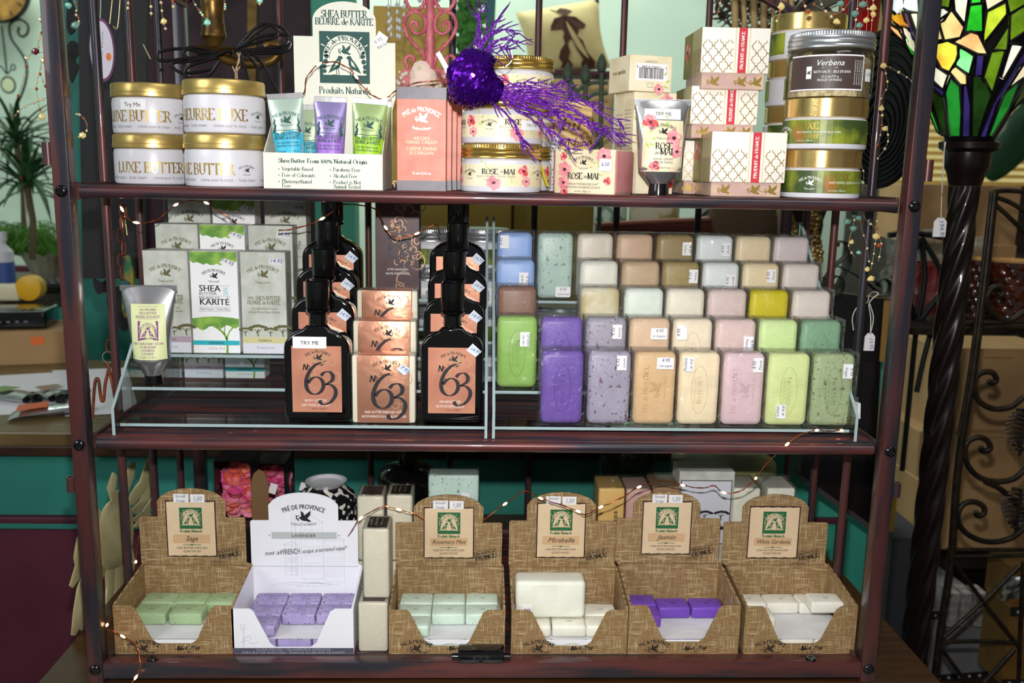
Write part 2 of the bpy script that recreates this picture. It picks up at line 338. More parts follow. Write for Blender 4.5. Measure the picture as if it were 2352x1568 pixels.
# ================================================================ room and counter
MINT = mat('mint_wall', (204, 226, 206), .8, col2=(196, 219, 200), scale=3)
TEALW = mat('teal_paint', (38, 118, 106), .55, col2=(44, 128, 114), scale=5)
MAROON = mat('maroon_paint', (84, 30, 46), .6, col2=(76, 26, 40), scale=6)
WOODT = mat('oak_counter', (128, 106, 66), .35, col2=(96, 76, 44), scale=6, stretch=(1, 14, 1), lo=.35, hi=.65)
WOODD = mat('dark_wood_edge', (66, 40, 20), .4, col2=(42, 24, 12), scale=8, stretch=(1, 1, 12), lo=.35, hi=.65)
DARK = mat('matte_black', (20, 17, 18), .7)  # plain matte black of the bird cut-outs
def wallbox(name, x0, x1, y0, y1, z0, z1, m): return struct(B().box(x0, x1, y0, y1, z0, z1).ob(name, m))
wallbox('wall_back', -3.2, 3.6, 3.3, 3.4, -1.2, 2.5, MINT)
wallbox('wall_left', -3.3, -3.2, -3.5, 3.4, -1.2, 2.5, MINT)
wallbox('wall_right', 3.6, 3.7, -3.5, 3.4, -1.2, 2.5, mat('tan_wall', (150, 128, 92), .8, col2=(140, 118, 84), scale=3))
wallbox('floor', -3.3, 3.7, -3.5, 3.4, -1.3, -1.2, mat('floor_wood', (70, 48, 34), .4, col2=(50, 34, 24), scale=5, stretch=(1, 10, 1)))
wallbox('trim_1', -3.2, -1.15, 3.24, 3.3, .085, .15, MAROON)
wallbox('trim_2', -3.2, -1.15, 3.27, 3.3, -1.2, .085, TEALW)
# teal column and maroon partition behind the left side of the rack
x = [at(p, 300, 1.5).x for p in (150, 300, 720, 812)]
wallbox('wall_column', x[0], x[1], 1.5, 1.62, .0, 2.0, TEALW)
wallbox('wall_partition', x[1], x[2], 1.55, 1.62, -.6, 2.0, mat('maroon_partition', (58, 22, 34), .6, col2=(40, 16, 24), scale=4))
wallbox('trim_3', x[2], x[3], 1.5, 1.6, -.2, 2.0, mat('green_post_paint', (70, 160, 135), .6, col2=(60, 150, 126), scale=4))
# counter behind the rack
cn = thing('service_counter', 'long shop counter with oak top over teal and maroon panelled front behind the rack', 'counter', (0, .62, -1.2))
B().box(-1.9, .51, -.03, .62, 1.2+.108, 1.2+.137, .004).ob('countertop', WOODT, cn)
B().box(-1.9, .51, -.025, .0, 1.2+.088, 1.2+.1075, .002).ob('edge_strip', WOODD, cn)
B().box(-1.88, .49, .0, .02, 1.2-.038, 1.2+.088).ob('upper_panel', TEALW, cn)
B().box(-1.88, .49, -.012, .02, 1.2-.052, 1.2-.039, .003).ob('moulding', MAROON, cn)
B().box(-1.88, .49, -.006, .02, 1.2-.066, 1.2-.053, .003).ob('moulding', TEALW, cn)
B().box(-1.88, .49, .002, .02, 0.001, 1.2-.067).ob('lower_panel', MAROON, cn)
# right-hand teal wall panel with a maroon frame
p0 = at(1790, 1400, .8); p1 = at(2075, 1090, .8)
wallbox('wall_right_low', .53, at(1975, 1400, .8).x, .80, .9, -1.2, .25, mat('teal_bright', (52, 150, 130), .55, col2=(58, 160, 138), scale=4))
q0 = at(1945, 1190, .79)
struct(B().box(.54, q0.x, .785, .7995, q0.z-.012, q0.z, .002).box(q0.x-.02, q0.x, .785, .7995, -1.0, q0.z, .002).ob('trim_4', MAROON))
# cabinet the rack stands on
cb = thing('wooden_cabinet', 'brown wooden cabinet with pale front edge under the baker rack', 'cabinet', (0, .25, -1.2))
B().box(-.575, .60, -.256, .34, 1.2-.045, 1.2-.0195, .002).ob('top_board', mat('cabinet_wood', (74, 44, 16), .4, col2=(52, 30, 12), scale=5, stretch=(1, 12, 1), lo=.35, hi=.65), cb)
B().box(-.575, .60, -.40, -.2565, 1.2-.05, 1.2-.0225, .002).ob('front_edge', mat('pale_marble_edge', (150, 146, 128), .5, col2=(110, 110, 96), scale=30), cb)
B().box(-.57, .59, -.25, .32, 0, 1.2-.0455).ob('body', mat('cabinet_body', (86, 52, 24), .5), cb)
# ================================================================ display rack
BR = mat('antiqued_bronze', (88, 50, 48), .36, .3, col2=(46, 44, 52), scale=55, stretch=(1, 1, .10), lo=.42, hi=.58, coat=.3, bump=.15)
BRH = mat('antiqued_bronze_bar', (98, 52, 50), .36, .3, col2=(46, 44, 52), scale=55, stretch=(.10, 1, 1), lo=.42, hi=.58, coat=.3, bump=.15)
BRD = mat('antiqued_bronze_side', (96, 60, 50), .45, .3, col2=(58, 44, 44), scale=30, stretch=(1, .2, 1))
BLK = mat('gloss_black', (12, 12, 13), .15, coat=.4)
rack = thing('baker_rack', "mahogany bronze metal baker's rack with three slatted shelves full of soaps", 'rack', (0, 0, -.0195))
D = .46; ZO = .0195
def rk(b, n, m=BR, sm=40, **k): return b.ob(n, m, rack, sm, **k)
for sx in (-1, 1):
    xc = .5*sx
    rk(B().box(xc-.0095, xc+.0095, -.006, .014, .0, 1.30+ZO, .0012), 'post')
    rk(B().box(xc-.0095, xc+.0095, D-.012, D+.008, .0, 0.888+ZO, .0012), 'post')
    for z in (.6018, .29753, 0):
        M = Matrix.Translation((xc, -.006, z+ZO)) @ Matrix.Rotation(pi/2, 4, 'X')
        rk(B().lathe([(.0072, -.001), (.0072, .0012), (.0062, .0026), (.0042, .0034), (.0038, .0020), (.0001, .0020)], 20, M=M), 'bolt', BLK)
    for z, dz in ((.645, .023), (.245, .017), ):
        rk(B().lathe([(.0062, 0), (.0062, dz*1.1), (.0046, dz*1.1), (.0046, dz*.4), (.0001, dz*.4)], 16, (xc+sx*.0165, .004, z-dz*.6+ZO)), 'hinge_sleeve')
    for z in (.6018, .29753, .001, .888):
        rk(B().box(xc-sx*.0135, xc-sx*.0095, .0142, D-.0122, z-.0095+ZO, z+.0095+ZO, .0006), 'side_rail', BRD)
    for y in (.112, .228, .345):
        rk(B().lathe([(.0056, .0), (.0056, .888)], 12, (xc-sx*.003, y, .001+ZO)), 'spindle')
# back spindles, crest and rails
for i in range(6):
    X = -.343+.139*i
    rk(B().lathe([(.0056, 0), (.0056, .888+.16*sin(pi*(X+.5)))], 12, (X, D, ZO)), 'spindle')
rk(B().tube([(X, D, .890+ZO+.16*sin(pi*(X+.5))-.0) for X in [-.49+.98*i/24 for i in range(25)]], .009, 8, flat=.7), 'crest_rail')
for sx in (-1, 1): rk(B().tube([(sx*.49, D-.02, .893+ZO), (sx*.49, .2, .95+ZO), (sx*.49, .02, 1.07+ZO)], .009, 8), 'top_side_rail')
SZ = [.6085, .3035, .0095]     # shelf surface heights
for k, z in enumerate((.6018, .29753)):
    sh = rk(B().box(-.4862, .4862, D-.02, D-.0125, z-.008+ZO, z+.0065+ZO, .001), 'shelf', BRH)
    B().tube([(-.481, .004, z+ZO-.0002), (.481, .004, z+ZO-.0002)], .0073, 16).ob('front_bar', BRH, sh, 40)
    b = B(); y = .0135
    while y < D-.022: b.tube([(-.486, y, z+.0045+ZO), (.486, y, z+.0045+ZO)], .0018, 6); y += .0047
    b.ob('slats', BRH, sh, 40, kind='stuff')
sh = rk(B().box(-.4862, .4862, D-.02, D-.0125, -.008+ZO, .0085+ZO, .001), 'shelf', BRH)
B().box(-.4903, .4903, -.006, .0135, -.0125+ZO, .0092+ZO, .0012).ob('front_rail', BRH, sh, 40)
b = B(); y = .017
while y < D-.022: b.box(-.486, .486, y, y+.012, .001+ZO, .0040+ZO); y += .016
b.ob('slats', BRH, sh, kind='stuff')
SZ[2] = .0041
for px, py in ((350, 1514), (1862, 1515)):
    p = at(px, py, .003); B().lathe([(.0068, -.0005), (.0068, .0012), (.0055, .0026), (.003, .0026), (.0026, .0016), (.0001, .0016)], 20, (p.x, .003, .0095+ZO)).ob('bolt', BLK, sh, 40)
# cord switch clipped to the bottom rail
p = at(1105, 1508, .0)
cs = thing('magnetic_clip', 'black plastic clip block on the bottom front rail of the rack', 'clip', (p.x, .0035, .0095))
B().box(-.030, .030, -.010, .012, .0, .016, .003).ob('housing', BLK, cs, 40)
B().box(-.028, -.002, -.0135, -.0102, .0015, .0065, .001).box(.001, .028, -.0135, -.0102, .0015, .0065, .001).ob('grip_bars', mat('dark_chrome', (90, 92, 96), .2, .9), cs, 40)
for s in (-1, 1): B().lathe([(.0045, -.004), (.0045, .004)], 12, M=Matrix.Translation((s*.034, -.004, .006)) @ Matrix.Rotation(pi/2, 4, 'Y')).ob('knob', BLK, cs, 40)
# ================================================================ TOP SHELF
Z1 = SZ[0]
def lx(px, py, Y, z): p = at(px, py, Y); return Vector((p.x, Y, z))
GOLD = mat('gold_lid', (222, 190, 122), .2, .88, bump=.04, bscale=400)
GOLDM = mat('gold_lid_satin', (204, 176, 106), .32, .75)
CREAM = mat('white_plastic', (212, 210, 217), .35, sss=.0, coat=.3)
ALU = mat('aluminium', (206, 206, 208), .25, .88, bump=.12, bscale=60)
def arcpr(r, cz=0, a0=-pi/2): return Pr(cyl(r, cz, a0))
def luxe_jar(loc, label, rot, tryme=False):
    t = thing('cream_jar', label, 'jar', loc, rot, 'body butter jars at the left of the top shelf')
    r = .0475
    B().lathe([(r-.0035, 0), (r-.001, .0016), (r-.0002, .005), (r-.0002, .038), (r-.0012, .0432), (r-.003, .0445)], 48).ob('jar_body', CREAM, t, 35)
    B().lathe([(r, .0446), (r+.0008, .0455), (r+.0008, .0500), (r+.0002, .0507), (r+.0002, .0596), (r-.001, .0614), (r-.003, .0620), (.0001, .0620)], 48).ob('lid', GOLDM, t, 35)
    p = arcpr(r)
    for k in range(2):
        u = k*.149
        p.text('BEURRE LUXE' if k else 'LUXE BUTTER', u, .0150, .0128, GOLDP, wt=1.0, fit=.087)
        p.logo(u+.059, .0215, .020, INK)
        for j in (-1, 1): p.text('crème pour le corps  -  body cream', u+j*.037, .0072, .0040, GREY, sa=True, fit=.066)
    if tryme:
        p.rect(-.0185, .0145, .0290, .0415, PAPER, .0003, 6); p.text('Try Me', -.002, .0325, .0052, INK, sa=True, wt=2, lift=.0006)
    p.ob(t); return t
luxe_jar(lx(356, 428, .125, Z1), 'lower gold-lidded white body butter jar of the left stack on the top shelf', .22)
luxe_jar(lx(358, 428, .127, Z1+.0621), "gold-lidded white body butter jar with 'Try Me' sticker atop the left stack", -.12, True)
luxe_jar(lx(520, 428, .055, Z1), 'lower gold-lidded white body butter jar of the stack nearest the shea butter display', -.45)
luxe_jar(lx(523, 428, .053, Z1+.0621), 'upper gold-lidded white body butter jar nearest the shea butter display', -3.24)

# --- shea butter counter display with tubes
CARD = mat('cream_card', (222, 222, 208), .55)
def f2(px0, px1, py, Y): return at(px0, py, Y).x, at(px1, py, Y).x
x0, x1 = f2(606, 879, 434, .02); W_ = x1-x0; cx = (x0+x1)/2
sd = thing('tube_display_box', 'cream card counter display headed SHEA BUTTER holding small hand cream tubes', 'display box', (cx, .02, Z1))
Yb = .115; h0 = at(740, 352, .02).z-Z1
hs = at(760, 80, .02+Yb).z-Z1; ht = at(800, 3, .02+Yb).z-Z1; hx0 = at(676, 200, .02+Yb).x-cx; hx1 = at(908, 200, .02+Yb).x-cx
B().box(-W_/2, W_/2, 0, .0012, 0, h0, .0004).ob('front_panel', CARD, sd)
B().box(-W_/2+.0013, W_/2-.0013, .0013, Yb-.0013, 0, .0012).ob('base_panel', CARD, sd)
for s in (-1, 1):
    B().prism([(0.0, 0), (Yb, 0), (Yb, .115), (.085, .105), (0.002, h0)], .0012, lambda u, v, w_: Vector((s*(W_/2-w_), u+.0013, v))).ob('side_panel', CARD, sd)
dm = [(hx0, 0), (hx1, 0), (hx1, hs-.004), ((hx1)*.40+.004, hs-.004)]
dx = (hx1-hx0)/2; mx_ = (hx0+hx1)/2; sw = dx*.62
prof = [(hx0+.006, .0), (hx1-.006, .0), (hx1-.004, .10), (hx1, .115), (hx1, hs-.008), (mx_+sw, hs-.008), (mx_+sw, hs+.018)]
prof += [(mx_+sw*cos(a), hs+.018+(ht-hs-.018)*sin(a)) for a in [pi*i/16 for i in range(1, 16)]] + [(mx_-sw, hs+.018), (mx_-sw, hs-.002), (hx0, hs-.002), (hx0, .115), (hx0+.004, .10)]
B().prism(prof, .0012, lambda u, v, w_: Vector((u, Yb+.0014+w_, v))).ob('header_card', CARD, sd)
p = Pr(flat(0))
p.text('Shea Butter From 100% Natural Origin', .0, h0-.0115, .0050, INKG, fit=W_*.74, wt=1.2)
for k, l in enumerate(('Vegetable Based', 'Free of Colorants', 'Phenoxyethanol')): p.disc(-W_*.37, h0-.0190-k*.0073, .0007, .0007, INKG); p.text(l, -W_*.345, h0-.0208-k*.0073, .0046, INKG, 'l')
p.text('Free', -W_*.345, h0-.0406, .0046, INKG, 'l')
for k, l in enumerate(('Parabens Free', 'Alcohol Free', 'Product is Not')): p.disc(W_*.06, h0-.0190-k*.0073, .0007, .0007, INKG); p.text(l, W_*.085, h0-.0208-k*.0073, .0046, INKG, 'l')
p.text('Animal Tested', W_*.085, h0-.0406, .0046, INKG, 'l')
p.ob(sd)
p = Pr(flat(Yb+.0014)); em = at(793, 132, .02+Yb).z-Z1
p.text('SHEA BUTTER', mx_, at(800, 40, .02+Yb).z-Z1, .0085, INKG, wt=1.1, fit=.058)
p.text('BEURRE de KARITÉ', mx_, at(800, 57, .02+Yb).z-Z1, .0080, INKG, wt=1.1, fit=.073)
p.emblem(mx_, em, .064, INKG, CARD)
p.text('Produits Naturels', mx_, em-.045, .0085, INKG, fit=.066)
TAGM = mat('clear_price_tag', (244, 244, 248), .5)
p.put([(mx_+.036, em+.018), (mx_+.05, em+.012), (mx_+.056, em+.026), (mx_+.044, em+.034)], [(0, 1, 2, 3)], TAGM, .0003)
p.text('6.95', mx_+.044, em+.020, .005, GREY, sa=True, rot=25, lift=.0006); p.text('each', mx_+.048, em+.014, .005, GREY, sa=True, rot=25, lift=.0006)
p.ob(sd)
def small_tube(name, px, pytop, Y, wpx, c1, c2, label, flav, tilt=0, dz=0, rz=0):
    zt = at(px, pytop, Y).z; wd = wpx/2104.*(Y+1.1); L_ = .085
    t = thing('hand_cream_tube', label, 'tube', (at(px, pytop, Y).x, Y, zt-L_), rz, 'small hand cream tubes in the shea butter display')
    t.rotation_euler = (0, radians(tilt), rz)
    m1 = mat(name+'_pearl', c1, .25, .5, coat=.4); m2 = mat(name+'_band', c2, .35)
    V = []; Fs = []; n = 20; K = 9
    for k in range(K+1):
        f = k/K; z = .006+(L_-.012)*f; rx = wd/2*(.80+.2*f); ry = .0125*(1-f)**.8+.0007
        for i in range(n): a = 2*pi*i/n; V.append((rx*cos(a), ry*sin(a), z))
    for k in range(K):
        for i in range(n): Fs.append((k*n+i, k*n+(i+1) % n, (k+1)*n+(i+1) % n, (k+1)*n+i))
    Fs.append(tuple(range(n-1, -1, -1))); Fs.append(tuple(K*n+i for i in range(n)))
    B().raw(V, Fs).ob('tube_body', m1, t, 40)
    b = B().box(-wd/2, wd/2, -.0009, .0009, L_-.0065, L_, .0003)
    for i in range(14): b.box(-wd/2+wd*(i+.3)/14, -wd/2+wd*(i+.6)/14, -.0012, .0012, L_-.0062, L_-.0004)
    b.ob('crimped_end', ALU, t)
    B().lathe([(.008, -.006), (.008, .0055)], 16).ob('screw_cap', CREAM, t, 40)
    def mp(u, v, l):
        f = max(0, min(1, (v-.006)/(L_-.012))); rx = wd/2*(.80+.2*f); ry = .0125*(1-f)**.8+.0007
        a = -pi/2+max(-1.45, min(1.45, u/rx)); return Vector((u if abs(u) < rx*.99 else rx*.99*(1 if u > 0 else -1), -ry*math.sqrt(max(.02, 1-(u/rx)**2))-l-.0002, v))
    p = Pr(mp)
    N = 10; V = []; Fs = []
    for i in range(N+1):
        u = (-.5+i/N)*wd*.84
        for k in range(6): V.append((u, .012+k*.0056+(.002 if k == 5 else 0)*cos(i)))
    for i in range(N):
        for k in range(5): Fs.append((i*6+k, (i+1)*6+k, (i+1)*6+k+1, i*6+k+1))
    p.put(V, Fs, m2, .0003)
    p.text('PRÉ de PROVENCE', 0, .060, .0038, INKG, arc=.03, fit=wd*.72, lift=.0006); p.bird(0, .054, wd*.3, INKG); p.text('Product of France', 0, .0465, .0022, INKG, arc=-.03, fit=wd*.4)
    p.text('20% SHEA BUTTER', 0, .036, .0038, INKG, fit=wd*.72, lift=.0008, wt=1.3); p.text('BEURRE de KARITÉ', 0, .0315, .0038, INKG, fit=wd*.7, lift=.0008, wt=1.3)
    p.line([(-wd*.36, .0297), (wd*.36, .0297)], .0003, INKG, .0008)
    p.text('Dry Skin Hand Cream', 0, .0265, .0026, INKG, fit=wd*.6, lift=.0008); p.text('Crème Mains Peaux Sèches', 0, .0228, .0026, INKG, fit=wd*.66, lift=.0008)
    p.line([(-wd*.36, .0205), (wd*.36, .0205)], .0003, INKG, .0008); p.text(flav, -wd*.18, .016, .0026, INKG, lift=.0008); p.text('1 fl oz', wd*.22, .016, .0026, INKG, lift=.0008)
    for s in (-1, 1):
        for k in range(5): p.disc(s*wd*(.36-.02*k % .05), .041+k*.0032, .0016-.0002*k, .0024, INKG, .0006, 6)
    p.line([(-wd*.4, .0415), (-wd*.2, .0425), (0, .0415), (wd*.2, .0425), (wd*.4, .0412)], .0006, INKG, .0007)
    p.ob(t); return t
small_tube('green_tube', 706, 240, .07, 62, (196, 214, 180), (70, 170, 190), 'pale green tube half hidden between the turquoise and lilac tubes', 'original', 0)
small_tube('turquoise_tube', 665, 214, .040, 78, (200, 220, 205), (64, 180, 212), 'pale tube with turquoise band, leftmost in the shea butter display', 'original', -4)
small_tube('lilac_tube', 756, 222, .045, 72, (160, 146, 200), (160, 110, 205), 'lilac hand cream tube with purple band in the middle of the display', 'lavender', 1)
small_tube('lime_tube', 842, 226, .045, 77, (180, 204, 140), (156, 200, 40), 'lime green hand cream tube at the right of the display', 'verbena', 3)
small_tube('lime_tube', 853, 231, .072, 74, (180, 204, 140), (156, 200, 40), 'second lime tube peeking out behind the right-hand lime tube', 'verbena', 3)

# --- argan boxes
ARG = mat('argan_orange_card', (214, 124, 100), .42, col2=(200, 108, 84), scale=60); ARGG = mat('argan_grey_band', (112, 102, 108), .4, col2=(84, 84, 98), scale=40, detail=8, lo=.35, hi=.65)
SILV = mat('silver_foil', (168, 160, 160), .3, .7)
def carton(name, label, cat, w_, d, h, m, loc, rz=0, group=None, bev=.0006, pname='carton'):
    t = thing(name, label, cat, loc, rz, group)
    B().box(-w_/2, w_/2, 0, d, 0, h, bev, 1).ob(pname, m, t); return t
for k in range(4):
    Y = .03+k*.034; q0, q1 = f2(908, 1028, 438, .03)
    wd = q1-q0-.004; hh = at(965, 200, .03).z-Z1
    t = carton('hand_cream_carton', ['grey and orange argan hand cream carton, frontmost of the row of four', 'second argan carton from the front, just its edge showing', 'third argan carton from the front, just its edge showing', 'rearmost argan carton of the row, under the purple bird'][k], 'box', wd, .033, hh, ARG if k < 3 else ARG, (((q0+q1)/2+k*.0055), Y, Z1+.0001), .0, 'argan hand cream cartons')
    p = Pr(flat(0)); p.rect(-wd/2, wd/2, hh*.885, hh, ARGG); p.rect(-wd/2, wd/2, 0, hh*.10, ARGG)
    if k == 0:
        p.logo(0, hh*.72, wd*.74, SILV, .0004); GT = mat('pale_gold_print', (240, 220, 180), .4)
        for j, s in enumerate(('ARGAN', 'HAND CREAM', '', 'CRÈME MAINS'.replace('È', 'E'), "À L'ARGAN")):
            if s: p.text(s, 0, hh*(.495-j*.0385 if j < 2 else .5-(j)*.042+.02), .0042, GT, sa=True)
        p.text('75 ml / 2.5 fl oz', 0, hh*.16, .0026, SILV, sa=True)
    p.ob(t, 'printed_band')
    q = Pr(lambda u, v, l: Vector((wd/2+l, u, v))); q.rect(0, .033, hh*.885, hh, ARGG); q.rect(0, .033, 0, hh*.10, ARGG); q.ob(t, 'printed_band')
# --- rose jars
ROSEP = mat('rose_label_paper', (240, 228, 198), .5, col2=(228, 214, 176), scale=30); PINK = mat('rose_pink', (226, 130, 140), .5, col2=(240, 176, 176), scale=90)
RED = mat('poppy_red', (206, 48, 56), .5, col2=(228, 96, 96), scale=90); LEAF = mat('leaf_green', (176, 200, 96), .5); DK = mat('petal_dark', (92, 30, 52), .5)
def flower(p, x, y, r, m, seed=0, lift=.0003):
    R_ = random.Random(seed)
    for k in range(6):
        a = k*pi/3+R_.random(); p.disc(x+r*.45*cos(a), y+r*.45*sin(a), r*.62, r*.48, m if k % 2 else (PINK if m is RED else m), lift+.00004*k, 10, a)
    p.disc(x, y, r*.28, r*.22, DK, lift+.0003, 8)
def leaves(p, x, y, r, n=4, a0=0, lift=.00028):
    for k in range(n):
        a = a0+k*.7; X, Y = x+cos(a)*r*k*.4, y+sin(a)*r*.5*k; p.poly([(X, Y), (X+r*.4*cos(a-.4), Y+r*.4*sin(a-.4)), (X+r*cos(a), Y+r*sin(a)), (X+r*.4*cos(a+.4), Y+r*.4*sin(a+.4))], LEAF, lift)
GOLDR = mat('threaded_gold_lid', (204, 172, 92), .22, .85)
def knurl(r, z0, z1, n=90):
    b = B()
    for i in range(n):
        a = 2*pi*i/n; b.raw([(r*cos(a-.02), r*sin(a-.02), z0), (r*cos(a+.02), r*sin(a+.02), z0), (r*cos(a+.02), r*sin(a+.02), z1), (r*cos(a-.02), r*sin(a-.02), z1), ((r+.0007)*cos(a), (r+.0007)*sin(a), z0), ((r+.0007)*cos(a), (r+.0007)*sin(a), z1)], [(0, 4, 5, 3), (4, 1, 2, 5), (3, 5, 2), (0, 1, 4)])
    return b
def lid_prof(r, z, h):
    return [(r-.001, z), (r+.0003, z+.0006), (r+.0003, z+h*.12), (r-.0006, z+h*.2), (r+.0004, z+h*.3), (r+.0004, z+h*.42), (r-.0008, z+h*.5), (r+.0002, z+h*.6), (r+.0002, z+h*.66), (r-.0012, z+h*.72), (r-.0014, z+h*.94), (r-.0028, z+h), (.0001, z+h)]
def rose_jar(loc, label, rot, tryme=False):
    r = .0485; H = .0565; lh = .0165
    t = thing('rose_cream_jar', label, 'jar', loc, rot, 'rose body cream jars on the top shelf')
    B().lathe([(r-.003, 0), (r-.0008, .0014), (r, .0045), (r, .033), (r-.0015, .0372), (r-.004, .0395)], 48).ob('jar_body', CREAM, t, 35)
    B().lathe(lid_prof(r, .0398, lh), 60).ob('lid', GOLDR, t, 35)
    knurl(r-.0014, .0398+lh*.74, .0398+lh*.93).ob('lid_knurling', GOLDR, t)
    p = arcpr(r); p.rect(-.14, .14, .0075, .0330, ROSEP, .0002, 40)
    for k in (0, 1, 2):
        u = -.095+k*.095
        p.text('ROSE', u+.006, .0215, .0062, INK, wt=1.2, fit=.019, lift=.0008); p.text('de', u+.0195, .0235, .003, INK, sa=True, sh=.4, lift=.0008); p.text('MAI', u+.029, .0215, .0062, INK, wt=1.2, fit=.013, lift=.0008)
        p.text('BODY CREAM - CRÈME CORPS'.replace('È', 'E'), u+.013, .0178, .0025, GREY, sa=True, lift=.0008); p.text('6.7 fl oz / 200 ml', u+.009, .0145, .002, GREY, sa=True, lift=.0008)
        flower(p, u+.011, .0118, .0085, PINK, k); p.logo(u-.022, .0225, .019, INK, .0008)
        flower(p, u-.048, .0255, .0070, RED, k+5); flower(p, u-.044, .0135, .006, PINK, k+9); leaves(p, u-.036, .024, .006, 4, -.6); leaves(p, u-.002, .027, .005, 4, -.2); leaves(p, u+.030, .012, .005, 3, .4)
    if tryme: p.rect(.0155, .0470, .0160, .0270, PAPER, .0010, 6); p.text('TRY ME', .031, .0198, .0036, INK, sa=True, lift=.0012)
    p.ob(t, 'label_print'); return t
rose_jar(lx(1150, 440, .04, Z1), 'bottom rose cream jar of the front stack, on the shelf', -.42)
rose_jar(lx(1151, 440, .04, Z1+.0566), "second rose cream jar with 'TRY ME' sticker, under the purple bird", .12, True)
for k in range(3): rose_jar(lx(1183, 440, .155, Z1+.0566*k), ['bottom rose cream jar of the rear stack', 'middle rose cream jar of the rear stack, behind the bird tail', 'gold lidded rose cream jar topping the rear stack behind the purple bird'][k], .3*k)
# --- wooden sign block, polka dot box and reed
WD = mat('golden_pine', (212, 168, 100), .45, col2=(228, 196, 138), scale=14, stretch=(1, 1, 6), lo=.3, hi=.7)
q0, q1 = f2(1243, 1356, 430, .20); hh = at(1300, 232, .20).z-Z1
t = thing('wooden_block', 'golden pine block sign standing behind the purple bird tail', 'sign', ((q0+q1)/2, .20, Z1)); B().box(-(q1-q0)/2, (q1-q0)/2, 0, .02, 0, hh, .003).ob('block', WD, t, 40)
p = Pr(flat(0)); p.text('a bit', -.006, hh*.68, .016, mat('engraved_brown', (120, 86, 40), .6), sh=.2, fit=.05); p.text('of sunshine', 0, hh*.5, .012, MATS['engraved_brown'], sh=.2, fit=.066)
for k in range(7): p.line([(-.03, hh*(.1+.05*k)), (.0, hh*(.12+.05*k)), (.032, hh*(.11+.05*k))], .0009, MATS['engraved_brown'], smooth=4)
p.ob(t, 'carving')
q0, q1 = f2(1240, 1283, 432, .13); hh = at(1262, 312, .13).z-Z1; wd = q1-q0
t = carton('dotted_box', 'pale blue box with navy dots beside the rose jar stack', 'box', wd, .03, hh, mat('dotted_card', (212, 218, 228), .5), ((q0+q1)/2, .145, Z1)); p = Pr(flat(0)); NV = mat('ink_navy', (56, 66, 92), .5)
for i in range(7):
    for j in range(15):
        zz = .003+j*hh/15
        if not (hh*.40 < zz < hh*.66): p.poly([(-wd/2+wd*(i+.5)/7+(j % 2)*.0015-.0014+a, zz+b) for a, b in ((0, .0012), (.0011, 0), (.0022, .0012), (.0011, .0024))], NV)
p.text('DARD', -.003, hh*.52, .0055, NV, fit=wd*.55); p.text('GARDE', -.003, hh*.45, .0038, GREY, fit=wd*.5); p.poly([(wd*.2, hh*.41), (wd*.5, hh*.41), (wd*.5, hh*.65), (wd*.2, hh*.65), (wd*.36, hh*.53)], NV); p.ob(t)
t = thing('yellow_reed', 'yellow plastic reed leaning in front of the dotted box', 'reed', (0, 0, 0)); B().tube([at(1258, 428, .10), at(1250, 405, .10), at(1241, 376, .09)], [.0016, .0022, .001], 8).ob('reed_stem', mat('yellow_plastic', (212, 196, 50), .3), t, 40)
# --- rose soap block (turned), wrapped
PKS = mat('pink_marbled_soap', (222, 160, 158), .35, col2=(204, 120, 124), scale=22, detail=6, lo=.3, hi=.7)
FILM = film('cellophane', .08, .07, 85, 1., dist=.013, f0=.07); FILMS = film('cellophane_smooth', .03, .06, 24, .5, dist=.003)
def wrap(w_, d, h, seed=0, m=None, j=.0005, flap=True, cuts=7):
    """crinkled clear wrapper round a block standing on z=0 with its front at y=0"""
    R_ = random.Random(seed); b = B(); c = bmesh.new(); bmesh.ops.create_cube(c, size=1)
    bmesh.ops.subdivide_edges(c, edges=c.edges[:], cuts=cuts, use_grid_fill=True)
    for v in c.verts:
        n = v.co.normalized(); v.co = Vector((v.co.x*(w_+.0012)+n.x*R_.random()*j*1.2, v.co.y*(d+.0012)+d/2+n.y*R_.random()*j*2, (v.co.z+.5)*(h+.001)+n.z*R_.random()*j-.0001))
    b.join(c)
    if flap:
        for i in range(6):
            x_ = -w_/2+w_*(i+.5)/6; b.raw([(x_-w_/12, .001, h), (x_+w_/12, .001+R_.random()*.002, h), (x_+w_/12, -.0005+R_.random()*.002, h+.0012+R_.random()*.0016), (x_-w_/12, -.0005, h+.001+R_.random()*.0016)], [(0, 1, 2, 3)])
    return b
hh = at(1415, 345, .02).z-Z1
t = thing('wrapped_rose_soap', 'pink marbled soap block in rose-printed paper band, turned at an angle', 'soap', (at(1413, 445, .006).x, .006, Z1), -.62)
B().box(-.088, 0, 0, .048, 0, hh, .0035, 3).ob('soap_bar', PKS, t, 40)
b = B().box(-.084, -.0015, -.0006, .044, -.00, hh+.0005, .0006); b.ob('paper_band', ROSEP, t)
p = Pr(flat(-.0006, -.044)); p.logo(.000, hh*.74, .026, INK, .0008); p.text('ROSE', -.011, hh*.335, .0075, INK, wt=1.2, fit=.020, lift=.0009); p.text('de', .003, hh*.36, .004, INK, sa=True, sh=.4, lift=.0009); p.text('MAI', .014, hh*.335, .0075, INK, wt=1.2, fit=.015, lift=.0009)
p.text('SHEA BUTTER ENRICHED SOAP', 0, hh*.2, .0026, INK, sa=True, fit=.040, lift=.0009); p.text('SAVON ENRICHI AU BEURRE DE KARITÉ', 0, hh*.125, .0026, INK, sa=True, fit=.048, lift=.0009); p.text('Net Wt. 150g/5.3 oz', 0, hh*.04, .002, INK, sa=True, lift=.0009)
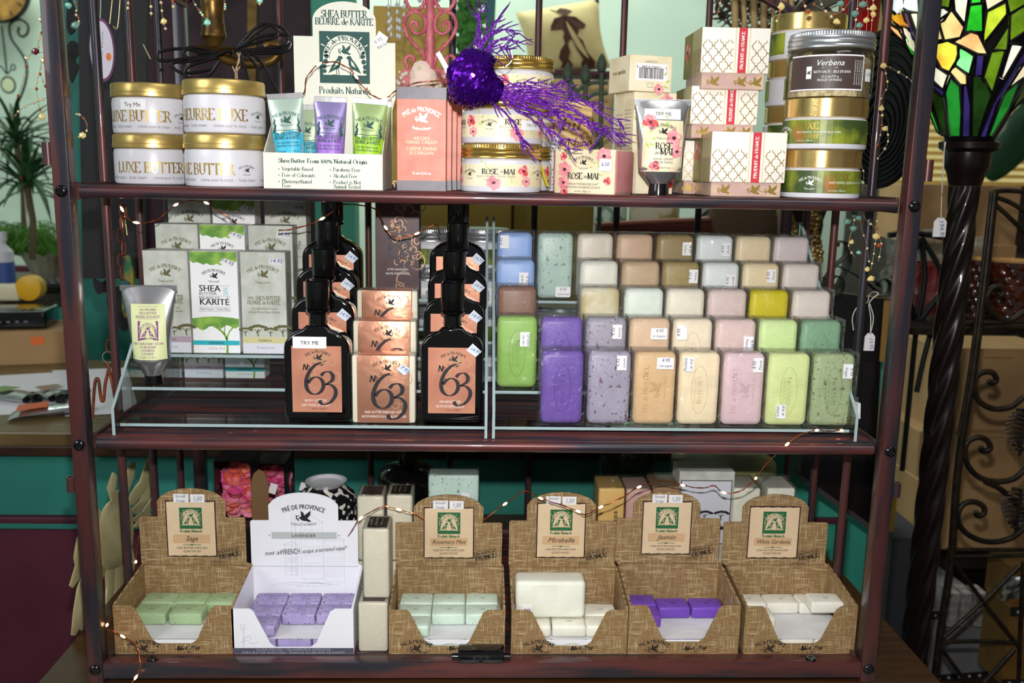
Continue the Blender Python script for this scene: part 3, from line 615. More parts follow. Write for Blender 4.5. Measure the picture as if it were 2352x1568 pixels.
flower(p, -.026, hh*.55, .0095, PINK, 3); flower(p, -.027, hh*.25, .008, PINK, 4); flower(p, -.028, hh*.85, .005, RED, 5); flower(p, .028, hh*.86, .010, PINK, 6); flower(p, .033, hh*.3, .005, RED, 7); flower(p, -.026, hh*.06, .006, RED, 8)
leaves(p, -.022, hh*.8, .006); leaves(p, .02, hh*.6, .006, 4, 1); leaves(p, .026, hh*.4, .005, 4, 2); leaves(p, -.02, hh*.45, .005)
p.ob(t, 'label_print')
B().box(-.0215, -.0055, -.0022, -.0017, hh*.53, hh*.80, .0).ob('price_sticker', PAPER, t)
Pr(flat(-.0023, -.0135)).text('6.50', 0, hh*.64, .0045, INKB, sa=True, sh=.2).ob(t)
wrap(.090, .050, hh+.001, 4, FILMS, .0002, False).ob('clear_wrap', FILMS, t)
for c in t.children:
    if c.name.startswith('clear_wrap'): c.location = (-.044, -.0008, 0)
# --- rose cartons
def rose_carton(loc, w_, d, h, rz, label, lying=False):
    t = carton('rose_carton', label, 'box', w_, d, h, ROSEP, loc, rz, 'rose hand cream cartons', .0005)
    p = Pr(flat(0))
    if lying:
        p.rect(-w_*.36, w_*.40, h*.30, h*.78, PAPER, .0002)
        R_ = random.Random(5); x = -w_*.28
        while x < w_*.30: ww = .0003+R_.random()*.0008; p.rect(x, x+ww, h*.36, h*.66, INK, .0004); x += ww+.0004+R_.random()*.0006
        p.text('12082 31268', 0, h*.71, .0036, INK, sa=True, rot=180, lift=.0006); p.text('3', w_*.36, h*.71, .0034, INK, sa=True, lift=.0006, rot=180); p.text('6', -w_*.33, h*.71, .0034, INK, sa=True, lift=.0006, rot=180)
        p.text('45220RM', w_*.0, h*.86, .003, GREY, sa=True, rot=180, lift=.0006); p.frame(-.005, .003, h*.12, h*.24, .0004, GREY)
        flower(p, w_*.2, h*.08, .007, PINK, 1); leaves(p, w_*.25, h*.2, .008, 4, -1)
    else:
        flower(p, w_*.28, h*.93, .008, PINK, 1); leaves(p, 0, h*.92, .01, 5, -.4); leaves(p, -w_*.35, h*.6, .008, 5, -.8); flower(p, -w_*.3, h*.55, .007, PINK, 2); flower(p, w_*.4, h*.12, .008, RED, 3); leaves(p, -w_*.3, h*.3, .008, 4, .5)
    p.ob(t, 'label_print')
    q = Pr(lambda u, v, l: Vector((-w_/2-l, d-u, v))); BN = mat('ink_brown', (120, 84, 50), .6)
    for k in range(18):
        if not lying: q.text('body cream for hands with rose', d*.28, h*.78-k*.0044, .0022, BN, sa=True, fit=d*.34); q.text('creme pour les mains rose de mai', d*.72, h*.82-k*.0044, .0022, BN, sa=True, fit=d*.34)
    q.text('rose garden', d*.5, h*.5, .006, MATS['ink_brown'], sh=.2, fit=d*.6) if lying else q.line([(d*.5, 0), (d*.5, h)], .0005, WHITEP)
    q.ob(t)
    return t
q0, q1 = f2(1443, 1549, 445, .09); hl = at(1497, 212, .09).z-Z1
rose_carton(((q0+q1)/2, .09, Z1), q1-q0, .055, hl, .30, 'upright rose carton behind the silver TRY ME tube')
q0, q1 = f2(1440, 1547, 208, .085); h2 = at(1493, 128, .085).z-Z1-hl
rose_carton(((q0+q1)/2, .085, Z1+hl+.0003), q1-q0, .060, h2, .30, 'rose carton with a barcode end lying on top of the upright one', True)
# --- silver rose tube
def metal_tube(name, label, base, w_top, w_bot, H, capr, caph, sh, par_rz=0, fl=None):
    """aluminium tube standing on its cap; crimp at top"""
    t = thing(name, label, 'tube', base, par_rz)
    z0 = caph; V = []; n = 28; K = 14; Fs = []
    def sec(z):
        f = (z-z0-sh)/(H-z0-sh)
        if f < 0: g = (z-z0)/sh; return capr*.9+(w_bot/2-capr*.9)*g, capr*.9+(w_bot*.40-capr*.9)*g
        return w_bot/2+(w_top-w_bot)/2*f**1.2, max(.0006, w_bot*.40*(1-f)**.75)
    zs = [z0, z0+sh*.5, z0+sh*.96, z0+sh+.001]+[z0+sh+(H-z0-sh)*k/K for k in range(1, K+1)]
    for z in zs:
        rx, ry = sec(z)
        for i in range(n): a = 2*pi*i/n; V.append((rx*cos(a)*(1+.006*sin(5*a+z*300)), ry*sin(a), z))
    for k in range(len(zs)-1):
        for i in range(n): Fs.append((k*n+i, k*n+(i+1) % n, (k+1)*n+(i+1) % n, (k+1)*n+i))
    Fs.append(tuple(range(n-1, -1, -1)))
    B().raw(V, Fs).ob('tube_body', ALU, t, 50)
    b = B().box(-w_top/2-.0008, w_top/2+.0008, -.0011, .0011, H-.0075, H, .0004)
    b.ob('crimped_end', ALU, t)
    b = B().lathe([(capr, 0), (capr, .001), (capr*.96, caph*.5), (capr*.9, caph)], 24); b.ob('screw_cap', BLK, t, 40)
    def mp(u, v, l):
        rx, ry = sec(min(v, H-.001)); k = max(-.985, min(.985, u/rx)); return Vector((u, -ry*math.sqrt(1-k*k)-l-.0003, v))
    return t, mp, sec
def grid(p, x0, x1, y0, y1, m, lift=.0003, nx=14, ny=10):
    V = [(x0+(x1-x0)*i/nx, y0+(y1-y0)*j/ny) for i in range(nx+1) for j in range(ny+1)]
    p.put(V, [(i*(ny+1)+j, (i+1)*(ny+1)+j, (i+1)*(ny+1)+j+1, i*(ny+1)+j+1) for i in range(nx) for j in range(ny)], m, lift)
q = lx(1512, 446, .02, Z1); Ht = at(1512, 228, .02).z-Z1
t, mp, sec = metal_tube('rose_hand_cream_tube', 'silver aluminium rose hand cream tube with TRY ME label and black cap', q, .066, .052, Ht, .0125, .014, .017)
p = Pr(mp); grid(p, -.0235, .0245, Ht*.25, Ht*.78, ROSEP, .0008); z_ = Ht*.25
flower(p, -.015, Ht*.76, .009, RED, 2, .0011); flower(p, .013, Ht*.60, .010, PINK, 3, .0011); flower(p, .017, Ht*.46, .008, PINK, 9, .0011); flower(p, -.010, Ht*.31, .006, RED, 4, .0011); leaves(p, -.02, Ht*.55, .008, 5, -1, .0010); leaves(p, .0, Ht*.74, .007, 4, -.4, .0010)
p.logo(0, Ht*.68, .030, INK, .0016); p.text('ROSE', .001, Ht*.485, .0072, INK, wt=1.2, fit=.020, lift=.0016); p.text('de', -.008, Ht*.43, .004, INK, sa=True, sh=.4, lift=.0016); p.text('MAI', .004, Ht*.425, .0072, INK, wt=1.2, fit=.015, lift=.0016)
p.text('HAND CREAM', 0, Ht*.37, .0027, INK, sa=True, lift=.0016); p.text('CREME MAINS', 0, Ht*.335, .0027, INK, sa=True, lift=.0016); p.text('75 ml/2.5 fl. oz.', 0, Ht*.285, .0020, INK, sa=True, lift=.0016)
grid(p, -.022, .021, Ht*.79, Ht*.90, PAPER, .0009); p.text('TRY ME', 0, Ht*.83, .0042, INK, sa=True, lift=.0016); p.ob(t, 'label_print')
# --- trellis gift boxes
LAT = mat('ivory_lattice_paper', (240, 234, 224), .4); MAUV = mat('mauve_box_base', (196, 160, 152), .45, col2=(204, 176, 150), scale=50, lo=.45, hi=.6); RIB = mat('red_ribbon_print', (204, 52, 62), .45)
OLV = mat('olive_art_paper', (150, 130, 60), .45, col2=(120, 124, 50), scale=25, lo=.3, hi=.7)
def lattice(p, x0, x1, y0, y1, sx, sy, m, lift=.0003):
    n = 8
    def clipline(pts):
        cur = []
        for a in pts:
            if x0 <= a[0] <= x1 and y0 <= a[1] <= y1: cur.append(a)
            else:
                if len(cur) > 1: p.line(cur, .00085, m, lift)
                cur = []
        if len(cur) > 1: p.line(cur, .00085, m, lift)
    N = int((x1-x0)/sx+(y1-y0)/sy)+4
    for s in (-1, 1):
        for k in range(-N, 2*N):
            pts = []
            for i in range(int(60)):
                t_ = i/12.; X = x0+(k*sx)+s*t_*sx/2*1+.0; Yq = y0+t_*sy/2
                wob = .055*sx*sin(4*pi*t_); pts.append((X+wob*s, Yq))
            clipline(pts)
def gift_box(px0, px1, pyb, pyt, Y, z, label, d=.085, hb=.017, rz=0, side=True):
    q0, q1 = f2(px0, px1, (pyb+pyt)/2, Y); w_ = q1-q0; h = at((px0+px1)/2, pyt, Y).z-z
    t = thing('gift_box', label, 'box', ((q0+q1)/2, Y, z), rz, 'lattice patterned gift boxes')
    B().box(-w_/2+.003, w_/2-.003, .003, d-.003, 0, hb+.004, .0008, 1).ob('box_base', MAUV, t)
    B().box(-w_/2, w_/2, 0, d, hb, h, .0012, 2).ob('box_lid', LAT, t, 40)
    p = Pr(flat(0)); rx = w_*.10
    lattice(p, -w_/2+.001, rx-.011, hb+.001, h-.001, .0135, .0155, GOLDP); lattice(p, rx+.011, w_/2-.001, hb+.001, h-.001, .0135, .0155, GOLDP)
    GL_ = mat('pale_gold_stripe', (222, 212, 176), .4); p.rect(rx-.0095, rx+.0095, hb+.0005, h-.0005, GL_, .0002); p.rect(rx-.0075, rx+.0075, hb+.0005, h-.0005, LAT, .0003); p.rect(rx-.0052, rx+.0052, hb+.0003, h-.0003, RIB, .0004)
    p.text('PRODUIT de FRANCE', rx+.0018, (hb+h)/2, .0040, WHITEP, rot=90, fit=(h-hb)*.82, lift=.0007, wt=1.4)
    p.ob(t, 'lattice_print')
    q = Pr(lambda u, v, l: Vector((-w_/2-l, d-u, v))); q.rect(0, d*.5, hb, h, OLV, .0002); flower(q, d*.22, h*.7, .012, RED, 3); q.rect(d*.5, d, hb, h, mat('gold_side_paper', (196, 172, 124), .35, .3), .0002)
    lattice(q, d*.5, d, hb, h, .009, .012, mat('brown_line', (120, 90, 50), .4)); q.ob(t, 'side_print')
    q = Pr(flat(.003)); 
    for f in (-.3, .1, .33): q.bird(f*w_, hb*.5, .016, GOLDP); 
    q.line([(-.0+.01*i, hb*.5+.003*sin(i*2)) for i in range(4)], .0007, GOLDP, smooth=4); q.ob(t, 'foil_print')
    return t
zt = Z1; 
g1 = gift_box(1632, 1805, 452, 303, .025, Z1+.0001, 'large lattice gift box with red ribbon print, front bottom of the pile', .09)
gift_box(1568, 1640, 450, 323, .12, Z1+.0001, 'lattice gift box mostly hidden at the bottom left of the pile', .085)
zb = at(1660, 318, .075).z
gift_box(1586, 1740, 318, 198, .075, zb-.0, 'middle lattice gift box of the pile of gift boxes', .09)
zc = at(1690, 205, .062).z
gift_box(1610, 1767, 205, 63, .062, zc, 'lattice gift box with red ribbon print at the top of the pile', .095, .019)
# --- tall jar stacks on the right
GLAB = mat('green_floral_label', (62, 80, 38), .4, col2=(150, 160, 50), scale=24, detail=5, lo=.46, hi=.68, speck=(190, 60, 50), sscale=13, sthr=.66)
def souffle_jar(loc, label, rot, r=.0475, hb=.036, hl=.0215, hue=None, txt=True, group='gold lidded souffle jars'):
    t = thing('souffle_jar', label, 'jar', loc, rot, group)
    B().lathe([(r-.003, 0), (r-.0006, .0012), (r, .004), (r, hb-.004), (r-.003, hb)], 48).ob('jar_body', CREAM, t, 35)
    B().lathe([(r-.002, hb+.0001), (r-.0008, hb+.0008), (r-.0008, hb+hl-.0012), (r-.002, hb+hl), (.0001, hb+hl)], 56).ob('lid', GOLD, t, 35)
    p = arcpr(r); p.rect(-.14, .14, .0065, hb-.003, hue or GLAB, .0002, 40)
    if txt:
        u = .01; p.text('LUXE', u+.004, hb*.62, .0075, GOLDP, 'l', wt=1.2, fit=.026, lift=.0006); p.text('BODY SOUFFLÉ - SOUFFLÉ POUR LE CORPS', u+.004, hb*.50, .0024, WHITEP, 'l', sa=True, fit=.052, lift=.0006)
        p.text('PIERREVERT', u+.004, hb*.34, .0042, GOLDP, 'l', fit=.027, wt=1.1, lift=.0006); p.text('6.7 fl oz / 200 ml', u+.004, hb*.24, .0022, WHITEP, 'l', sa=True, lift=.0006)
        p.logo(u-.018, hb*.55, .026, WHITEP, .0006)
    p.ob(t, 'label_print'); return t
z = Z1
souffle_jar(lx(1880, 453, .045, z), 'lowest gold-lidded souffle jar with green floral label, front right stack', -.42)
z += .0577
souffle_jar(lx(1881, 453, .040, z), 'gold-lidded LUXE souffle jar directly under the bath salts', -1.3, .0495, .037, .0225)
z += .0597
salt = thing('bath_salt_jar', 'clear jar of bath salts with silver lid and brown Verbena label', 'jar', lx(1882, 453, .040, z), -.12)
r = .0500; hb = .0555
B().lathe([(r-.0042, .0012), (r-.0030, .004), (r-.0030, hb-.012), (r-.006, hb-.0085), (.0001, hb-.008)], 40).ob('bath_salts', mat('sea_salt', (222, 208, 166), .5, col2=(182, 164, 116), scale=190, detail=3, lo=.42, hi=.6, bump=1, bscale=200), salt, 35)
B().lathe([(r-.003, 0), (r-.0006, .0012), (r, .004), (r, hb-.006), (r-.003, hb-.002), (r-.004, hb)], 48, cap=False).ob('glass_jar', film('clear_plastic_jar', .12, .03, 10, 0, f0=.02), salt, 40)
SIL = mat('silver_lid', (200, 202, 206), .28, .85)
B().lathe(lid_prof(r, hb+.0003, .0195), 60).ob('lid', SIL, salt, 35); knurl(r-.0014, hb+.0003+.0195*.74, hb+.0195*.94, 100).ob('lid_knurling', SIL, salt)
BRN = mat('brown_label', (72, 58, 54), .45)
p = arcpr(r); p.rect(-.062, .030, .0075, .0475, PAPER, .0004, 24); p.rect(-.062, .0285, .0092, .0458, BRN, .0006, 24)
p.text('Verbena', -.012, .0350, .0068, WHITEP, sa=True, sh=.35, lift=.0010); p.line([(-.020, .0325), (-.003, .0325)], .0004, WHITEP, .001)
p.text('BATH SALTS - SELS DE BAIN', -.0085, .0268, .0030, WHITEP, sa=True, fit=.041, lift=.001); p.text('13.2 oz/375 g', -.011, .0215, .0026, WHITEP, sa=True, lift=.001); p.text('PRODUCT OF FRANCE', -.011, .0175, .0028, WHITEP, sa=True, fit=.027, lift=.001)
p.rect(-.038, -.0315, .0205, .0345, WHITEP, .001, 2); p.bird(-.035, .0275, .006, BRN, .0013)
for k in range(4): p.text('Imported and distributed by', .0180+k*.003, .0275, .0018, WHITEP, sa=True, rot=90, fit=.028, lift=.001)
p.ob(salt, 'label_print')
p = arcpr(r); p.rect(.0335, .0445, .0185, .0325, TAGM, .0008, 4); p.text('13.95', .039, .0245, .0042, INKB, sa=True, sh=.3, lift=.001, sx=.8); p.ob(salt, 'price_sticker')
for k in range(4):
    souffle_jar(lx(1828, 450, .148, Z1+.0577*k), ['bottom souffle jar of the rear right stack', 'second souffle jar of the rear right stack', 'third souffle jar up in the rear right stack', 'gold-lidded souffle jar with red and green label topping the rear stack'][k], 1.0+.5*k, .049)
# ================================================================ MIDDLE SHELF : clear stepped risers
ACR = film('clear_acrylic', .10, .02, 10, 0, f0=.012, tint=(250, 253, 252)); EDGE = mat('acrylic_edge', (158, 178, 180), .3, coat=.3)
ZR = [.3149, .3508, .3842, .4165, .4511]; YR = [.04, .085, .135, .18, .225]
def riser(name, label, x0, x1, yb=.285):
    t = thing(name, label, 'display stand', ((x0+x1)/2, 0, SZ[1])); w_ = (x1-x0)/2
    for s in (-1, 1):
        pl = [(.016, 0), (.016, .034), (.275, .262), (yb, .262), (yb, 0)]
        side = B().prism(pl, .0035, lambda u, v, w__: Vector((s*(w_-.0035+w__), u, v+.0002))).ob('side_panel', ACR, t)
        B().box(s*w_-s*.00355 if s > 0 else -w_, w_ if s > 0 else -w_+.00355, .0148, .0159, .0003, .034).ob('edge', EDGE, side)
        B().prism([(.0148, .034), (.0162, .034), (.275, .262), (.2735, .263)], .0036, lambda u, v, w__: Vector((s*(w_-.0036+w__), u, v+.0002))).ob('edge', EDGE, side)
    for k in range(5):
        z = ZR[k]-SZ[1]-.0035; y0 = YR[k]-.008; y1 = (YR[k+1] if k < 4 else .29)-.012
        tr = B().box(-w_+.0036, w_-.0036, y0, y1, z, z+.0033).ob('tread', ACR, t)
        B().box(-w_+.0036, w_-.0036, y0-.0008, y0-.0001, z-.0004, z+.0033).ob('edge', EDGE, tr)
        if k < 4: B().box(-w_+.0036, w_-.0036, y1+.0002, y1+.0030, z+.0035, ZR[k+1]-SZ[1]-.004).ob('riser_panel', ACR, t)
    return t
xa = at(258, 990, .015).x; xb = at(1119, 1008, .015).x; xc = at(1130, 1008, .015).x; xd = at(1968, 1005, .015).x
riser('acrylic_riser', 'clear stepped acrylic riser on the left half of the middle shelf', xa, xb)
riser('acrylic_riser', 'clear stepped acrylic riser holding wrapped soap bars on the right half', xc, xd)
# ---------------------------------------------------------------- wrapped soap bars
CN = {}
def soapmat(c, speck=None, c2=None, sthr=.615):
    k = 'soap_%d_%d_%d' % c; c = tuple(int(v+(238-v)*(.16 if sum(c) > 430 else .04)) for v in c)
    speck = speck and tuple(int(v*.75+w_*.25) for v, w_ in zip(speck, c))
    return mat(k, c, .38, col2=c2 or tuple(min(255, int(v*1.05)) for v in c), scale=28, coat=.0, spec=.4, speck=speck, sscale=210, sthr=sthr)
def soap(row, px0, px1, col, nm, tag=None, speck=None, full=False, motif=None, c2=None, lab=None):
    z = ZR[row]+.0002; Y = YR[row]; q0 = at(px0, 980-70*row, Y).x; q1 = at(px1, 980-70*row, Y).x; w_ = q1-q0-.0012; h = .096
    t = thing('soap_bar', lab or nm, 'soap', ((q0+q1)/2, Y, z), 0, 'cellophane wrapped soap bars on the right riser')
    sm = soapmat(col, speck, c2)
    B().box(-w_/2+.0012, w_/2-.0012, .001, .029, .0008, h, .0080, 4).ob('soap', sm, t, 60)
    if motif == 'oval':
        pts = [(.0105*cos(2*pi*i/36), .0005, h*.5+.031*sin(2*pi*i/36)) for i in range(36)]
        B().tube(pts, .00034, 6, closed=True).ob('embossed_oval', mat(sm.name+'_emboss_shade', tuple(int(v*.93) for v in col), .45), t, 60)  # ring and letters darker than the soap, relief shade put into the colour
        p = Pr(flat(.0008)); EM = MATS[sm.name+'_emboss_shade']; p.text('MOONDANCE' if 'cream' in nm else 'SAVON', .003, h*.5, .0052, EM, rot=90, fit=.036, lift=.0002); p.text('Pré de Provence', -.0045, h*.5, .0030, EM, rot=90, fit=.036, lift=.0002); p.ob(t, 'emboss_shade_text')
    elif motif == 'logo':
        EM = mat(sm.name+'_emboss_shade', tuple(int(v*.95) for v in col), .45); p = Pr(lambda u, v, l: Vector((v-.004, .0008-l, h*.5+u)))  # flat lettering, darkened soap tone stands for the shade of the relief
        p.text('PRÉ de PROVENCE', 0, .0105 if False else -.0105, .0062, EM, fit=.060, lift=.0002); p.bird(0, .004, .02, EM, .0002); p.text('Product of France', 0, .012, .0032, EM, fit=.04, lift=.0002)
        p2 = Pr(lambda u, v, l: Vector((-v-.000, .0008-l, h*.5+u))); p = p2
        p.text('PRÉ de PROVENCE', 0, .0095, .0058, EM, fit=.060, lift=.0002); p.bird(0, -.001, .02, EM, .0002); p.text('Product of France', 0, -.0135, .0030, EM, fit=.036, lift=.0002)
        p.ob(t, 'emboss_shade_text')
    wp = wrap(w_-.0002, .031, h+.0012, int(px0)+row, None, .0011).ob('cellophane_wrap', FILM, t)
    if tag:
        tx, tz, s1, s2, rz, ink = tag; tw, th = (.0125, .019) if rz else (.0215, .0150)
        B().box(tx*w_-tw/2, tx*w_+tw/2, -.0020, -.0016, tz*h-th/2, tz*h+th/2, .00015, 1).ob('price_sticker', PAPER, t)
        p = Pr(flat(-.0021, tx*w_, tz*h)); I_ = INKB if ink else mat('ink_pen_grey', (88, 88, 110), .6)
        if rz: p.text(s1, .001*(1 if rz < 0 else -1)+(.002 if rz < 0 else -.002), 0, .0046, I_, sa=True, rot=rz, sh=.2, fit=.0165 if len(s1) > 5 else 0); p.text(s2, (-.0035 if rz < 0 else .0042), 0, .0034, I_, sa=True, rot=rz, sh=.3, fit=.013)
        else: p.text(s1, 0, .0022, .0045, I_, sa=True, sh=.2); p.text(s2, 0, -.0045, .0034, I_, sa=True, sh=.35, fit=.017)
        p.ob(t)
    return t
N5 = [(1137, 1223, (128, 162, 222), 'blue', (-.28, .86, '4.95', '', 90, 0)), (1230, 1316, (172, 198, 186), 'speckled mint', (.22, .12, '4.95', 'mint', 0, 0)), (1320, 1407, (214, 202, 184), 'oatmeal', None), (1410, 1498, (196, 160, 128), 'tan', None),
      (1501, 1590, (150, 130, 86), 'olive brown', (.28, .80, '4.95', 'Verbena', -90, 0)), (1592, 1680, (214, 219, 220), 'milk white', (.27, .80, '4.95', 'milk', 90, 0)), (1682, 1767, (222, 200, 160), 'beige', None), (1768, 1854, (204, 190, 190), 'pale mauve', None)]
N4 = [(1135, 1228, (134, 168, 224), 'blue', (.2, .72, '4.95', 'Shiffon', -90, 0)), None, (1326, 1418, (226, 222, 208), 'ivory', None), (1421, 1513, (184, 154, 118), 'caramel', None), (1514, 1603, (158, 138, 88), 'olive brown', (.30, .80, '4.95', 'Verbena', 90, 0)),
      (1605, 1694, (220, 226, 222), 'milk white', (.24, .74, '4.95', 'milk', 90, 0)), (1696, 1785, (228, 208, 164), 'beige', (.24, .82, '4.95', 'Thyme', 90, 0)), (1788, 1877, (214, 200, 192), 'pale pink', None)]
N3 = [(1138, 1231, (134, 100, 82), 'chocolate brown', None), None, (1327, 1421, (226, 222, 196), 'ivory streaked', None), (1427, 1521, (222, 232, 220), 'pale mint white', None), (1523, 1615, (232, 222, 202), 'cream', None), (1617, 1711, (216, 192, 186), 'pink', None), (1712, 1806, (206, 192, 30), 'bright yellow', None), (1809, 1902, (220, 206, 196), 'pinkish white', None)]
N2 = [(1137, 1234, (144, 186, 92), 'leaf green', (.18, .70, 'Green', 'Tea 495', -90, 0)), (1237, 1337, (116, 90, 172), 'purple', None), (1339, 1437, (150, 144, 160), 'grey lavender', (.24, .82, '4.95', 'Lavender', 90, 0)), (1438, 1536, (216, 180, 144), 'peach', (.20, .80, '4.95', 'Gr. Grapefruit', 0, 0)), (1537, 1633, (238, 222, 192), 'cream', (-.28, .82, '4.95', '', 90, 0)),
      (1634, 1732, (218, 190, 184), 'pink', (.28, .68, '4.95', 'Peony', -90, 0)), (1733, 1827, (204, 230, 150), 'lime', None), (1828, 1926, (128, 168, 134), 'sage green', None)]
N1 = [None, (1238, 1340, (112, 82, 168), 'purple', None), (1345, 1448, (152, 146, 168), 'speckled grey lavender', (.25, .86, '4.95', 'Lavender', 90, 0)), (1450, 1551, (218, 178, 126), 'tan orange', (.20, .86, '4.95', 'Cream Grapefruit', 0, 1)), (1552, 1651, (242, 222, 182), 'cream', (-.28, .85, 'Moondance', '4.95', 90, 0)), (1653, 1753, (222, 188, 194), 'rose pink', (.28, .85, '4.95', 'Peony', 90, 0)),
      (1754, 1856, (216, 230, 150), 'lime yellow', (-.15, .22, 'Linen', '4.95', 90, 0)), (1857, 1958, (152, 172, 122), 'speckled sage', (.28, .78, '4.95', 'Sage', -90, 0))]
RN = ['front', 'second', 'middle', 'fourth', 'rear']
for row, L_ in enumerate((N1, N2, N3, N4, N5)):
    for i, e in enumerate(L_):
        if not e: continue
        a, b_, c_, nm, tg = e
        art = 'brown' if 'caramel' in nm or 'chocolate' in nm else ''
        lab = '%s wrapped soap bar in the %s row%s' % (nm, RN[row], ', standing full height' if (row, i) in ((1, 0), (4, 1)) else ' of the right riser')
        sp = (96, 66, 70) if 'lavender' in nm else (112, 92, 60) if 'sage' in nm and row == 0 else (110, 124, 104) if 'mint' in nm and row == 4 else None
        mo = {(0, 1): 'oval', (0, 2): None, (0, 3): 'logo', (0, 4): 'oval', (0, 5): 'logo', (0, 6): 'oval', (0, 7): 'oval', (1, 0): 'oval', (1, 1): 'oval', (1, 4): 'oval', (1, 7): 'oval'}.get((row, i))
        soap(row, a, b_, c_, nm, tg, sp, motif=mo, lab=lab, c2=(206, 188, 140) if 'streaked' in nm else None)
# ---------------------------------------------------------------- cream cartons on the left riser
GRC = mat('grey_botanical_card', (204, 206, 198), .45, col2=(176, 180, 168), scale=38, detail=8, lo=.38, hi=.66); WHC = mat('white_card', (240, 240, 242), .4)
GRN = mat('canopy_green', (146, 186, 80), .5, col2=(96, 146, 60), scale=60); OLI = mat('olive_tree_ink', (96, 92, 56), .6); CYAN = mat('turquoise_band', (50, 178, 192), .4); OCH = mat('ochre_band', (206, 198, 150), .4); MAV = mat('mauve_band', (178, 156, 170), .4); LGR = mat('pale_grey_band', (214, 216, 226), .4)
def tree(p, x, y, s, m):
    R_ = random.Random(int(x*1e5)); 
    p.line([(x, y), (x-.1*s, y+.35*s), (x+.05*s, y+.6*s)], s*.09, m, .0005, 3)
    p.line([(x-.05*s, y+.3*s), (x+.3*s, y+.62*s)], s*.05, m, .0005); p.line([(x-.06*s, y+.35*s), (x-.35*s, y+.6*s)], s*.05, m, .0005)
    for k in range(9): p.disc(x+(-.6+.15*k)*s, y+(.68+.16*sin(k*pi/8)+.05*R_.random())*s, .18*s, .12*s, m, .0005+.00002*k, 8)
def cream_box(loc, w_, h, kind, label, band=None, bt='', tag=True):
    t = carton('hand_cream_carton', label, 'box', w_, .036, h, WHC if kind == 'w' else GRC, loc, 0, 'shea butter hand cream cartons', .0005)
    p = Pr(flat(0))
    if kind == 'w':
        n = 14; V = [(-w_/2+w_*i/n, h) for i in range(n+1)]+[(w_/2-w_*i/n, h*(.905-.03*sin(pi*i/n)+.010*sin(i*2.3))) for i in range(n+1)]
        p.poly([(a*.99, b-.0004) for a, b in V], GRN, .0003)
        V = [(-w_/2+w_*i/n, h*(.345+.02*sin(pi*i/n))) for i in range(n+1)]+[(w_/2-w_*i/n, h*(.27-.02*sin(i*1.3)-.03*i/n)) for i in range(n+1)]; p.poly([(a*.99, b) for a, b in V], GRN, .0003)
        p.line([(.014, 0), (.0145, h*.12), (.010, h*.20), (-.004, h*.29)], .0028, GRN, .0006, 4); p.line([(.0135, h*.14), (.018, h*.22), (.0245, h*.27)], .0018, GRN, .0006, 4); p.line([(.011, h*.19), (.012, h*.28)], .0012, GRN, .0006)
        p.logo(0, h*.775, .030, INK, cap='PRÉ DE PROVENCE', sb='PRODUCT OF FRANCE')
        p.rect(-w_*.35, w_*.33, h*.668, h*.670, INK, .0003)
        for s_, y, sz, ft in (('SHEA', .612, .0088, .0285), ('BUTTER', .578, .0036, .0235), ('BEURRE DE', .535, .0036, .0275), ('KARITÉ', .48, .0085, .0395)): p.text(s_, -w_*.33, h*y, sz, INK, 'l', sa=True, fit=ft, lift=.0005); sz > .005 and p.text(s_, -w_*.33+.0004, h*y, sz, INK, 'l', sa=True, fit=ft, lift=.0006)
        p.rect(w_*.19, w_*.195, h*.57, h*.66, GREY, .0003); p.text('20%', w_*.28, h*.615, .0045, CYAN, sa=True, rot=90, fit=.011)
        for y in (.565, .455, .415): p.rect(-w_*.35, w_*.33, h*y, h*(y+.0025), GREY, .0003)
        p.text('Hand Cream - Crème Mains', 0, h*.428, .0030, INK, sa=True, fit=.040)
        p.rect(-w_/2+.0003, w_/2-.0003, h*.083, h*.128, CYAN, .0008); p.text('ORIGINAL', 0, h*.093, .0034, INK, sa=True, lift=.001); p.text('2.5 fl oz / 75 ml', .0, h*.04, .0026, GREY, sa=True)
        if tag: p.poly([(.008, h*.89), (.021, h*.855), (.0275, h*.905), (.0135, h*.938)], PAPER, .0009); p.text('14.95', .0175, h*.888, .0056, INKB, sa=True, rot=-25, sh=.2, lift=.0012)
    else:
        p.logo(0, h*.80, w_*.68, OLI)
        p.text('20% SHEA BUTTER', 0, h*.535, .0052, OLI, fit=w_*.74, lift=.0004); p.text('BEURRE de KARITÉ', 0, h*.49, .0052, OLI, fit=w_*.72, lift=.0004)
        p.text('Dry Skin Hand Cream', 0, h*.44, .003, OLI, sa=True, fit=w_*.55); p.text('Crème Mains Peaux Sèches', 0, h*.405, .003, OLI, sa=True, fit=w_*.7)
        p.rect(-w_/2+.0003, w_/2-.0003, h*.105, h*.165, MAV if band == 'm' else OCH, .0002); p.rect(-w_/2+.0003, w_/2-.0003, .0003, h*.105, LGR, .0002); p.text(bt, 0, h*.122, .0032, OLI, sa=True); p.text('75 ml/2.5 fl.oz', 0, h*.05, .003, GREY, sa=True)
        for k in range(4): tree(p, -w_*.42+k*w_*.28, h*.175, h*(.09+.03*(k % 2)), OLI)
        if tag: p.poly([(.008, h*.885), (.0255, h*.875), (.0265, h*.935), (.0095, h*.945)], mat('grey_sticker', (216, 218, 220), .5), .0003); p.text('14.95', .0175, h*.90, .0056, INKB, sa=True, rot=-4, sh=.2, lift=.0012)
    q = Pr(lambda u, v, l: Vector((w_/2+l, u, v)))
    for k in range(30): q.rect(.008, .028, h*.15+k*h*.022, h*.15+k*h*.022+.0009, GREY, .0003)
    q.ob(t); p.ob(t); return t
HB = .1375
